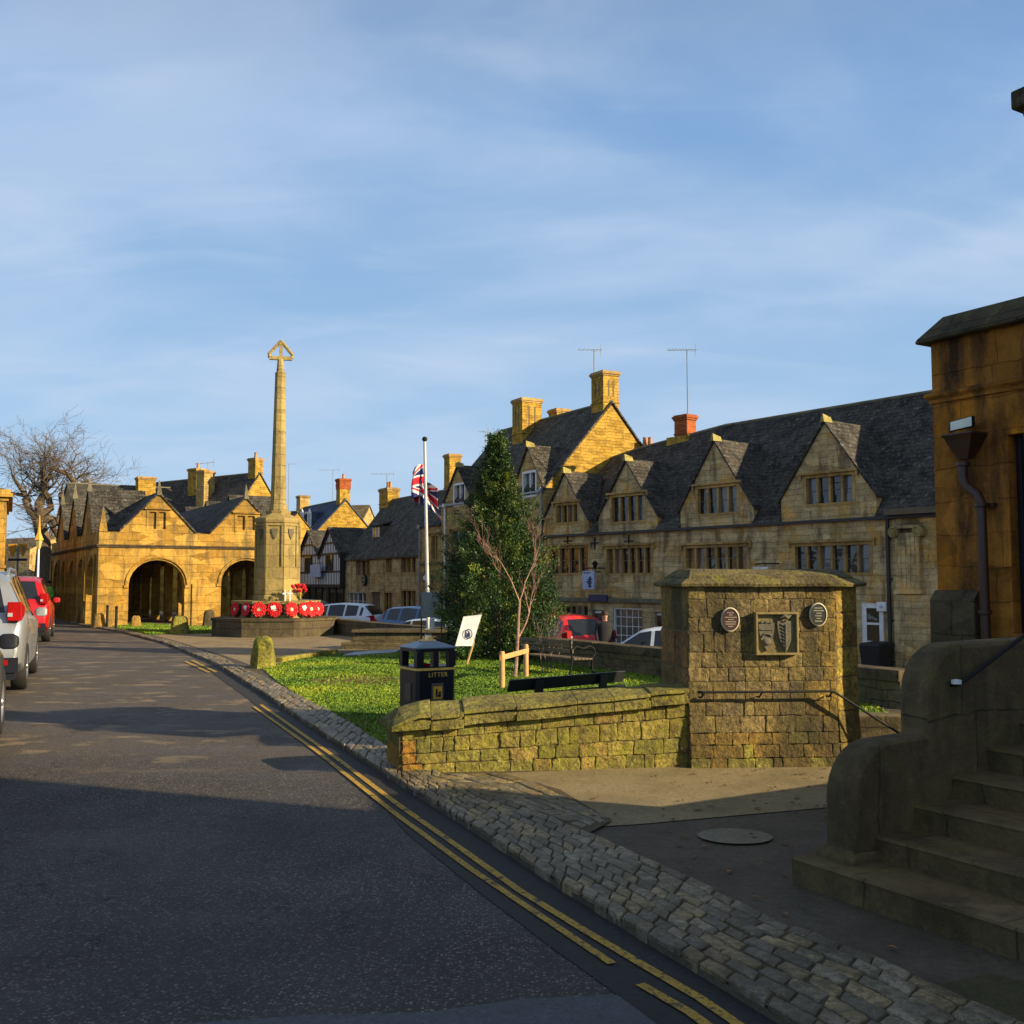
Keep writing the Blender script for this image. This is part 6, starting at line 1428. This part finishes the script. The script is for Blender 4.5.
# big bare tree on the left
Yt = 72; kx = Yt/1024
def WP(px, py, Y=Yt): dx, dy, dz = ray(px, py); t = Y/dy; return Vector((dx*t, Y, EYE+dz*t))
bx_, _, _ = WP(41, 560); base = Vector((bx_, Yt, -.5))
t = thing('bare_oak', 'large old leafless tree with thick twisted limbs behind the market hall', 'tree', base)
mt_, mc = M(), M(); rd = random.Random(77)
def twig(p, d, L, r, lev):
    pts = [p]; rr = [r]
    for i in range(4):
        d = (d+Vector((rd.gauss(0, .2), rd.gauss(0, .2), rd.gauss(0, .16)+.03))).normalized(); p = p+d*L/4; pts.append(p); rr.append(max(.008, r*(1-.15*(i+1))))
    mc.tube(pts, rr, 4 if lev < 2 else 3)
    if lev < 5:
        for k in range(2+(rd.random() < .35)):
            q = pts[rd.randint(1, 4)]; ax = Vector((rd.gauss(0, 1), rd.gauss(0, 1), rd.gauss(0, .5))).normalized()
            twig(q, (d+ax*.85).normalized(), L*.74, max(.008, r*.58), lev+1)
limbs = [([(41, 590), (41, 545), (40, 517)], [.62, .55, .5]),
         ([(40, 517), (33, 512), (28, 500), (22, 495), (10, 493)], [.40, .30, .26, .18, .12]),
         ([(40, 517), (43, 505), (41, 492), (45, 478), (47, 470)], [.42, .32, .30, .24, .16]),
         ([(42, 514), (50, 508), (49, 497), (44, 488), (46, 476)], [.34, .28, .26, .24, .16]),
         ([(42, 516), (52, 520), (58, 528), (60, 540)], [.34, .28, .24, .2]),
         ([(58, 525), (59, 505), (66, 496), (72, 490), (74, 480)], [.30, .26, .30, .34, .26]),
         ([(74, 482), (68, 474), (60, 471), (54, 469)], [.24, .2, .16, .1]),
         ([(72, 492), (80, 500), (88, 494), (93, 486)], [.28, .2, .16, .1]),
         ([(30, 502), (24, 488), (16, 478), (8, 474)], [.2, .16, .1, .07])]
for pts, rr in limbs:
    P = [WP(*q)-base+Vector((0, rd.uniform(-.8, .8) if i else 0, 0)) for i, q in enumerate(pts)]; mt_.tube(P, [r*.9 for r in rr], 8)
    for i in range(1, len(P)):
        for k in range(3 if pts[0][1] < 590 and i > 1 else 1):
            if P[i].z > 3.0:
                d = (P[i]-P[i-1]).normalized(); ax = Vector((rd.gauss(0, 1), rd.gauss(0, .8), rd.gauss(.35, .6))).normalized(); twig(P[i], (d*.6+ax).normalized(), rd.uniform(1.5, 2.4), rr[i]*.26, 1)
mt_.build('trunk', mt['bark'], t, smooth=True); mc.build('crown', mt['bark'], t)
pr = random.Random(4)
for i, (px, Y, h) in enumerate(((12, 105, 6.5), (30, 120, 7.5), (62, 110, 6.5))):
    x = (px-512)/1024*Y
    bare('background_tree', ('leftmost pale leafless tree in the far background', 'middle pale leafless tree in the far background', 'right pale leafless tree in the far background')[i], x, Y, -.5, [((0, 0, 0), (0, 0, 1), h*.33, .25)], mt['bark'], 31+i, 5, group='far background trees', up=.12, ratio=.74, minr=.02, spread=.75, kids=(2, 3), sides=3)
for i, (px, Y, h) in enumerate(((456, 66, 8), (309, 95, 7.5))):
    x = (px-512)/1024*Y
    bare('roofline_tree', ('thin leafless tree showing above the roofs right of the flag', 'thin leafless tree showing between memorial and blue roof')[i], x, Y, -.5, [((0, 0, 0), (0, 0, 1), h*.4, .2)], mt['bark'], 51+i, 5, group='trees behind the roofs', up=.12, ratio=.72, minr=.015, spread=.7, kids=(2, 3), sides=3)

# ---------------------------------------------------------------- cars
def interp(P, x):
    for a, b in zip(P, P[1:]):
        if x <= b[0]: f = (x-a[0])/(b[0]-a[0]+1e-9); f = max(0, f); return [p+(q-p)*f for p, q in zip(a[1:], b[1:])]
    return list(P[-1][1:])
def car(name, label, spec, loc, rot, col, scale=1.0, rails=False, group=None):
    t = thing(name, label, 'car', loc, rot, group); L = spec['L']; P = spec['prof']; wr = .34; wf = L-.88; wb = .80
    # x from the rear bumper, y half width, profile: belt z, roof z, half width at belt, half width at roof
    xs = sorted(set([p[0] for p in P]+[wb-.40, wb-.30, wb-.12, wb+.12, wb+.30, wb+.40, wf-.40, wf-.30, wf-.12, wf+.12, wf+.30, wf+.40]+spec['pill']))
    def low(x):
        for c in (wb, wf):
            d = abs(x-c)
            if d < .39: return .34+sqrt(max(0, .39**2-d*d))*.92
        return .26 if .15 < x < L-.2 else .36
    body, win = M(), M(); R_ = []
    for x in xs:
        zb_, zr_, w_, rw_ = interp(P, x); zl = low(x); zl = min(zl, zb_-.1); zm = zl+(zb_-zl)*.5
        h = [(x, -.0001-w_*0, zl) for _ in ()]
        half = [(0, zl), (w_-.12, zl), (w_-.01, zl+.05), (w_+.015, zm), (w_, zb_-.06), (w_-.035, zb_), (rw_, zr_-.055), (rw_-.14, zr_), (0, zr_+.018)]
        ring = [(x, y, z) for y, z in half]+[(x, -y, z) for y, z in half[-2:0:-1]]; R_.append(ring)
    n = len(R_[0]); gl0, gl1 = spec['cab']; 
    for i in range(len(xs)-1):
        a, b = xs[i], xs[i+1]; xm = (a+b)/2
        for j in range(n):
            k = (j+1) % n; q = [R_[i][j], R_[i][k], R_[i+1][k], R_[i+1][j]]
            side = j in (5, 10); top = j in (6, 7, 8, 9)
            pil = any(abs(xm-p_) < .05 for p_ in spec['pc'])
            za = interp(P, a); zbb = interp(P, b)
            screen = (spec['rw'][0]-.001 <= a and b <= spec['rw'][1]+.001) or (spec['fw'][0]-.001 <= a and b <= spec['fw'][1]+.001)
            g = (side and gl0 <= a and b <= gl1 and not pil and min(za[1]-za[0], zbb[1]-zbb[0]) > .12) or (j in (7, 8) and screen)
            (win if g else body).face(q)
    for R, f in ((R_[0], 1), (R_[-1], 0)): body.face(R if f else R[::-1])
    bo = body.build('body', mt[col], t, smooth=True, fixn=True); wo = win.build('windows', mt['carglass'], t, smooth=True, fixn=True)
    bv = bo.modifiers.new('b', 'BEVEL'); bv.width = .02; bv.segments = 2; bv.limit_method = 'ANGLE'; bv.angle_limit = radians(35)
    W0 = interp(P, 1.5)[2]
    for (x, sd) in ((wb, 1), (wb, -1), (wf, 1), (wf, -1)):
        y0 = sd*(W0-.20); y1 = sd*(W0+.0)
        m = M(); m.rings([[(x+r*cos(a), y, .33+r*sin(a)) for a in [2*pi*k/24 for k in range(24)]] for r, y in ((.20, y0), (.31, y0), (.33, y0+sd*.03), (.33, y1-sd*.03), (.31, y1), (.215, y1), (.205, y1-sd*.04))]); w = m.build('wheel', mt['tyre'], t, smooth=True, fixn=True)
        m = M(); m.rings([[(x+r*cos(a), y, .33+r*sin(a)) for a in [2*pi*k/24 for k in range(24)]] for r, y in ((.205, y1-sd*.05), (.21, y1-sd*.005), (.185, y1-sd*.01), (.17, y1-sd*.03), (.05, y1-sd*.02), (.04, y1))])
        m.build('rim', mt['alu'], w, smooth=True, fixn=True)
    for sd in (1, -1):
        zb_, zr_, w_, rw_ = interp(P, .06)
        m = M(); y = sd*(w_-.17); z = zb_+(.13 if spec['H'] > 1.6 else -.02)
        m.hexa([(-.02, min(y, y+sd*.19), z-.12), (.30, min(y, y+sd*.205), z-.05), (.30, max(y, y+sd*.205), z-.05), (-.02, max(y, y+sd*.19), z-.12), (.03, min(y, y+sd*.175), z+.14), (.34, min(y, y+sd*.20), z+.08), (.34, max(y, y+sd*.20), z+.08), (.03, max(y, y+sd*.175), z+.14)])
        tl_ = m.build('taillight', mt['lampred'], t, bevel=.015); m = M(); m.box(-.022, .02, min(y, y+sd*.08)+.01, max(y, y+sd*.08)-.01, z-.06, z-.01); m.build('reversing_lens', mt['lampwhite'], tl_)
        zb2_, _, w2_, _ = interp(P, L-.12); m = M(); y = sd*(w2_-.2); z = zb2_-.12
        m.hexa([(L-.35, min(y, y+sd*.22), z-.04), (L+.0, min(y, y+sd*.16), z-.06), (L+.0, max(y, y+sd*.16), z-.06), (L-.35, max(y, y+sd*.22), z-.04), (L-.38, min(y, y+sd*.21), z+.1), (L-.06, min(y, y+sd*.15), z+.06), (L-.06, max(y, y+sd*.15), z+.06), (L-.38, max(y, y+sd*.21), z+.1)]); m.build('headlight', mt['lampwhite'], t, bevel=.015)
        zb3, _, w3, _ = interp(P, spec['mir']); m = M(); m.rings([[(spec['mir']+dx, sd*(w3+yy), zb3+.06+dz) for dx, dz in ((-.05*k, -.07*k), (.06*k, -.06*k), (.05*k, .07*k), (-.05*k, .08*k))] for k, yy in ((.5, -.03), (1, .02), (1.0, .12), (.6, .16))]); m.build('wing_mirror', mt['blackp' if spec.get('bm') else col], t, bevel=.015, smooth=True, fixn=True)
        m = M(); m.box(-.02, .03, min(sd*.45, sd*.7), max(sd*.45, sd*.7), .40, .47); m.build('bumper_reflector', mt['lampred'], t)
        if rails: m = M(); m.tube([(spec['cab'][0]+.45, sd*.60, spec['H']-.05), (spec['cab'][0]+.6, sd*.60, spec['H']+.05), (spec['cab'][1]-1.1, sd*.60, spec['H']+.04), (spec['cab'][1]-.9, sd*.6, spec['H']-.06)], .022, 6); m.build('roof_rail', mt['alu'], t, smooth=True)
    m = M(); m.box(-.025, .02, -.26, .26, .62, .73); m.build('number_plate', mt['yellow'], t)
    m = M(); m.box(.02, L-.05, -W0+.12, W0-.12, .2, .42); m.box(-.012, .1, -W0+.08, W0-.08, .30, .50); m.box(L-.1, L+.01, -W0+.15, W0-.15, .3, .5); m.build('underbody', mt['blackp'], t)
    m = M(); c0, c1 = spec['cab']; m.box(c0+.55, c1-1.0, -.6, .6, .5, .85); m.build('seats', mt['black'], t)
    t.scale = (scale,)*3
    return t
SUV = dict(L=4.5, H=1.66, prof=[(0, .80, .84, .78, .70), (.06, .98, 1.02, .84, .76), (.14, 1.05, 1.10, .87, .78), (.50, 1.08, 1.55, .89, .66), (.75, 1.07, 1.63, .90, .65), (1.7, 1.02, 1.68, .905, .66), (2.5, .99, 1.64, .905, .66), (2.75, .98, 1.59, .905, .65), (3.45, .96, 1.02, .89, .74), (4.05, .89, .93, .86, .72), (4.35, .78, .82, .80, .66), (4.5, .60, .64, .70, .6)],
           pill=[.62, .72, 1.30, 1.38, 2.22, 2.30, 3.1], pc=[.67, 1.34, 2.26], cab=(.5, 3.45), rw=(.14, .5), fw=(2.75, 3.45), mir=3.0)
HATCH = dict(L=4.1, H=1.46, prof=[(0, .72, .76, .74, .66), (.06, .88, .92, .80, .72), (.14, .95, 1.0, .83, .74), (.55, .98, 1.36, .86, .62), (.8, .97, 1.43, .865, .60), (1.6, .93, 1.47, .87, .61), (2.2, .90, 1.43, .87, .61), (2.45, .89, 1.38, .87, .60), (3.15, .87, .93, .85, .70), (3.7, .79, .83, .82, .68), (4.0, .68, .72, .74, .6), (4.1, .52, .56, .66, .55)],
           pill=[.62, .74, 1.28, 1.36, 2.08, 2.16, 2.8], pc=[.68, 1.32, 2.12], cab=(.5, 3.15), rw=(.14, .55), fw=(2.45, 3.15), mir=2.75)
HATCHB = dict(HATCH); HATCHB['bm'] = 1
# direction of the high street
ra = atan2(.926, -.378)
def placed(px, py, z=-.045): return G(px, py, z)
x, y = placed(27, 689); c_, s_ = cos(ra), sin(ra); sc = 1.10
def carloc(wx, wy, spec, which, side, sc, rot, z):   # put the outer face of a wheel on a surveyed point
    xl = .80 if which == 'r' else spec['L']-.88; yl = side*.905; X = xl*sc; Yl = yl*sc
    return (wx-(X*cos(rot)-Yl*sin(rot)), wy-(X*sin(rot)+Yl*cos(rot)), z)
car('silver_suv', 'silver estate-style car seen from behind at the left edge, nearest fully lit one', SUV, carloc(x, y, SUV, 'r', -1, sc, ra, -.045), ra, 'silver', sc, True)
x, y = placed(50, 641.5); car('red_suv', 'red car parked in front of the silver car on the left kerb', SUV, carloc(x, y, SUV, 'r', -1, 1.1, ra, -.045), ra, 'carred', 1.1)
x, y = placed(6, 735); car('dark_car', 'dark car cut off by the left edge with black wing mirror', HATCHB, carloc(x, y, HATCH, 'f', -1, 1.1, ra, -.045), ra, 'cardark', 1.1)
# lower road
zr_ = -.98
ra2 = atan2(.80, -.60)
car('red_hatchback', 'glossy red car parked on the lower road left of the person in black', SUV, (2.28, 29.3, zr_), atan2(.86, -.50), 'carred2', 1.0)
car('white_saloon', 'white car on the lower road partly hidden behind the tall wall panel', HATCH, (5.7, 24.5, zr_), atan2(.36, -.93), 'carwhite', 1.05)
car('white_hatchback', 'white car parked before the timber framed house, left of the blue car', HATCH, (-5.3, 42.0, zlow(0, 42)), atan2(.35, -.94), 'carwhite', 1.0)
car('blue_hatchback', 'metallic blue car parked in front of the slate roofed shop', HATCH, (-4.9, 39.8, zlow(0, 40)), atan2(-.55, .84), 'carblue', 1.0)
car('black_car', 'black car behind the memorial in the shade of the timber framed house', HATCH, (-8.2, 45.5, zlow(0, 45)), atan2(.6, -.8), 'blackp', 1.0)
car('pale_estate', 'pale car showing low behind the grey information panel', HATCH, (-1.2, 32.8, zlow(0, 33)+.0), atan2(.50, -.86), 'carwhite', .95)

# ---------------------------------------------------------------- people
def person(label, loc, rot, coat, trousers, hair=True, h=1.76, group=None):
    t = thing('person', label, 'person', loc, rot, group); k = h/1.76
    J = dict(pelvis=(0, 0, .95), belly=(0, 0, 1.10), chest=(0, -.01, 1.30), neck=(0, -.01, 1.50), head0=(0, .01, 1.58), head=(0, .02, 1.68), top=(0, .01, 1.74),
             hl=(-.10, 0, .90), kl=(-.11, .10, .50), al=(-.11, .06, .08), tl=(-.11, .20, .04), hr=(.10, 0, .90), kr=(.11, .02, .50), ar=(.11, -.18, .10), tr=(.11, -.06, .04),
             sl=(-.19, -.01, 1.42), el=(-.25, -.06, 1.15), wl=(-.26, .08, .92), ml=(-.25, .13, .84), sr=(.19, -.01, 1.42), er=(.25, .0, 1.15), wr=(.25, .14, .95), mr=(.24, .19, .88))
    Rr = dict(pelvis=(.17, .12), belly=(.16, .12), chest=(.19, .13), neck=(.06, .06), head0=(.075, .085), head=(.085, .105), top=(.05, .06), hl=(.10, .11), kl=(.065, .065), al=(.045, .05), tl=(.04, .035), hr=(.10, .11), kr=(.065, .065), ar=(.045, .05), tr=(.04, .035), sl=(.075, .075), el=(.052, .052), wl=(.036, .036), ml=(.035, .04), sr=(.075, .075), er=(.052, .052), wr=(.036, .036), mr=(.035, .04))
    E = [('pelvis', 'belly'), ('belly', 'chest'), ('chest', 'neck'), ('neck', 'head0'), ('head0', 'head'), ('head', 'top'), ('pelvis', 'hl'), ('hl', 'kl'), ('kl', 'al'), ('al', 'tl'), ('pelvis', 'hr'), ('hr', 'kr'), ('kr', 'ar'), ('ar', 'tr'), ('chest', 'sl'), ('sl', 'el'), ('el', 'wl'), ('wl', 'ml'), ('chest', 'sr'), ('sr', 'er'), ('er', 'wr'), ('wr', 'mr')]
    ns = list(J); me = bpy.data.meshes.new('sk'); me.from_pydata([tuple(c*k for c in J[n]) for n in ns], [(ns.index(a), ns.index(b)) for a, b in E], [])
    o = bpy.data.objects.new('sk', me); COL.objects.link(o); md = o.modifiers.new('s', 'SKIN'); md.use_smooth_shade = True
    for i, n in enumerate(ns): sv = me.skin_vertices[0].data[i]; sv.radius = (Rr[n][0]*k, Rr[n][1]*k); sv.use_root = (n == 'pelvis')
    sb = o.modifiers.new('u', 'SUBSURF'); sb.levels = 2; sb.render_levels = 2
    dg = bpy.context.evaluated_depsgraph_get(); nm = bpy.data.meshes.new_from_object(o.evaluated_get(dg)); bpy.data.objects.remove(o)
    nm.materials.clear(); [nm.materials.append(q) for q in (mt['skin'], coat, trousers, mt['black'])]
    for p in nm.polygons:
        z = p.center.z/k; x = abs(p.center.x)/k
        p.material_index = 0 if z > 1.51 or (z < .935 and x > .19 and z > .7) else 3 if z < .10 else 2 if z < .93 else 1
    b = bpy.data.objects.new('body', nm); COL.objects.link(b); b.parent = t
    m = M(); m.rings([[(r*k*cos(a)*.095, r*k*sin(a)*.115-.008*k, z*k) for a in [2*pi*i/12 for i in range(12)]] for r, z in ((1.0, 1.655), (1.03, 1.70), (.85, 1.755), (.4, 1.79))]); m.build('hair', mt['hair'], t, smooth=True)
    m = M(); m.rings([[(r*k*cos(a), r*k*.72*sin(a)-.01, z*k) for a in [2*pi*i/16 for i in range(16)]] for r, z in ((.225, .72), (.22, .95), (.205, 1.15), (.225, 1.35), (.19, 1.45), (.09, 1.50))], cap=False); m.build('coat', coat, t, smooth=True)
    for sx in (-.033, .033):
        m = M(); m.rings([[(sx*k+.011*q*cos(a), .118*k+dy, 1.675*k+.008*q*sin(a)) for a in [2*pi*i/8 for i in range(8)]] for q, dy in ((1, -.01), (.7, .004))]); m.build('eye', mt['black'], t)
    m = M(); m.rings([[(-.012, .112, 1.67), (.012, .112, 1.67), (.016, .112, 1.63), (-.016, .112, 1.63)], [(-.004, .118, 1.665), (.004, .118, 1.665), (.008, .138, 1.635), (-.008, .138, 1.635)]]); m.build('nose', mt['skin'], t)
    return t
person('person in a long black coat standing between the red car and the white car', (2.60, 28.9, -.985), pi+.25, mt['cloth'], mt['cloth'], h=1.80)
x, y = G(48, 614); person('tiny person in a bright green jacket near the arcade side of the hall', (-21.2, 47.0, -.045), 2.6, mt['hiviz'], mt['cloth'])

# ---------------------------------------------------------------- street things on the left
lx = WP(37, 600, 58)
t = thing('lamp_post', 'tall pale lamp post with ornate golden lantern beyond the red parked car', 'lamp post', (lx.x, 58, -.05)); k_ = 58/1024
zt_ = EYE+(583.6-548)*k_; m = M(); m.lathe([(.12, 0), (.11, .3), (.07, .4), (.055, zt_)], 10); m.build('post', mt['white'], t, smooth=True)
m = M(); m.lathe([(.10, zt_), (.20, zt_+.45), (.20, zt_+.5)], 6); m.build('lantern', mt['lampglass'], t)
m = M(); m.lathe([(.27, zt_+.5), (.14, zt_+.8), (.10, zt_+.9), (.06, zt_+1.2), (.02, zt_+1.9)], 6); m.build('lantern_top', mt['yellow'], t)
sp_ = WP(17, 578, 50); t = thing('shield_sign', 'pair of ochre shield signs on a post above the silver car', 'sign', (sp_.x, 50, -.05)); k_ = 50/1024
zz_ = EYE+(583.6-560)*k_; m = M(); m.tube([(0, 0, 0), (0, 0, EYE+(583.6-545)*k_)], .05, 8); m.build('post', mt['greyboard'], t)
m = M(); m.box(-.45, .45, -.05, .05, zz_-.0, zz_+.12); m.build('name_bar', mt['signblue'], t)
for cx, mm_ in ((-.26, 'yellow'), (.26, 'terracotta')):
    m = M(); m.prism([(a+cx, b) for a, b in shield(0, zz_+.52, .38, .62, 0)], [], lambda a, b, dd: (a, -.05+dd, b), .06); s1 = m.build('shield', mt['yellow'], t, fixn=True)
    m = M(); m.prism([(a+cx, b) for a, b in shield(.02, zz_+.52, .22, .4, 0)], [], lambda a, b, dd: (a, -.056+dd, b), .006); m.build('shield_charge', mt[mm_], s1, fixn=True)
# ochre house at the left edge
LF = Fr(WP(4.5, 560, 40).x, 40.0, .90, .44)
hl_ = thing('ochre_townhouse', 'sunlit ochre stone house with projecting cornice at the far left edge', 'house', (LF.o[0], 40, 0), LF.ang)
zt_ = EYE+(583.6-497)*40/1024; m = M(); m.box(-7, 0, 0, 9, -.1, zt_); m.build('wall', mt['hall'], hl_)
m = M()
for e_, a, b in ((.08, zt_-.15, zt_), (.22, zt_, zt_+.14), (.14, zt_+.14, zt_+.3)): m.box(-7-e_, e_, -e_, 9+e_, a, b)
m.box(-7.05, .05, -.05, 9.0, 2.2, 2.32); m.build('cornice', mt['hall'], hl_)
for x in (-1.6, -3.6, -5.6):
    for z in (.8, 2.9):
        m = M(); m.box(x-.5, x+.5, -.03, -.002, z-.02, z+1.35); w = m.build('window', mt['white'], hl_); m = M(); m.box(x-.42, x+.42, -.04, -.031, z+.06, z+1.27); m.build('pane', mt['glass'], w)
m = M(); m.hexa([(-7.1, -.1, zt_+.3), (.1, -.1, zt_+.3), (.1, 9.1, zt_+.3), (-7.1, 9.1, zt_+.3), (-7, 3.9, zt_+2.3), (0, 3.9, zt_+2.3), (0, 5.1, zt_+2.3), (-7, 5.1, zt_+2.3)]) if False else m.box(-6.9, -.1, .1, 8.9, zt_+.3, zt_+.36); m.build('roof', mt['slate'], hl_)
# far houses up the street
for i, (pxl, pxr, Y, top, eav, rf, lab) in enumerate(((8, 30, 84, 537, 549, 'slatebrown', 'far house with brown roof beyond the shield signs'), (28, 52, 92, 536, 552, 'slate', 'far house with dark roof and two white dormers behind the lamp post'), (46, 66, 78, 540, 552, 'slate2', 'far low stone house against the arcade side of the market hall'))):
    x1_ = (pxr-512)/1024*Y; x0_ = (pxl-512)/1024*Y; F = Fr(x1_, Y, .95, -.3); ze_ = EYE+(583.6-eav)*Y/1024; zr2 = EYE+(583.6-top)*(Y+3)/1024
    h_ = house('street_house', lab, F, -(x1_-x0_)*1.05, 0, 6, -.6, ze_, zr2, [], [], 'long', rf, None, (1, 1), 'houses far up the street', endmat='tall')
    W_ = (x1_-x0_)
    for k in range(2):
        s_ = -W_*(.3+.4*k)
        m = M(); m.box(s_-.4, s_+.4, -.02, -.003, .6, 1.6); w = m.build('window', mt['white'], h_); m = M(); m.box(s_-.33, s_+.33, -.03, -.021, .67, 1.53); m.build('pane', mt['glass'], w)
        if i == 1:
            m = M(); m.prism([(s_-.5, ze_-.2), (s_+.5, ze_-.2), (s_+.5, ze_+.7), (s_, ze_+1.3), (s_-.5, ze_+.7)], [], lambda a, b, dd: (a, -.1+dd, b), 1.5); dm = m.build('dormer', mt['white'], h_); m = M(); m.box(s_-.3, s_+.3, -.12, -.101, ze_, ze_+.6); m.build('pane', mt['glass'], dm)
# dark bins by the long house
q = HF.W(HF.hit(877, 670, -.5)[0], -.5, -1); t = thing('wheelie_bin', 'black wheeled bin standing right of the white door of the gabled house', 'bin', q, HF.ang)
m = M(); m.rings([[(-.24, -.27, .05), (.24, -.27, .05), (.24, .27, .05), (-.24, .27, .05)], [(-.30, -.34, .95), (.30, -.34, .95), (.30, .34, .95), (-.30, .34, .95)]]); m.build('body', mt['black'], t)
m = M(); m.hexa([(-.32, -.37, .95), (.32, -.37, .95), (.32, .38, .95), (-.32, .38, .95), (-.28, -.3, 1.03), (.28, -.3, 1.03), (.3, .36, 1.06), (-.3, .36, 1.06)]); m.build('lid', mt['black'], t, bevel=.02)
for sx in (-.25, .25): m = M(); m.rings([[(sx+dx_, .28+.1*cos(a), .1+.1*sin(a)) for a in [2*pi*k/14 for k in range(14)]] for dx_ in (-.03, .03)]); m.build('wheel', mt['tyre'], t)
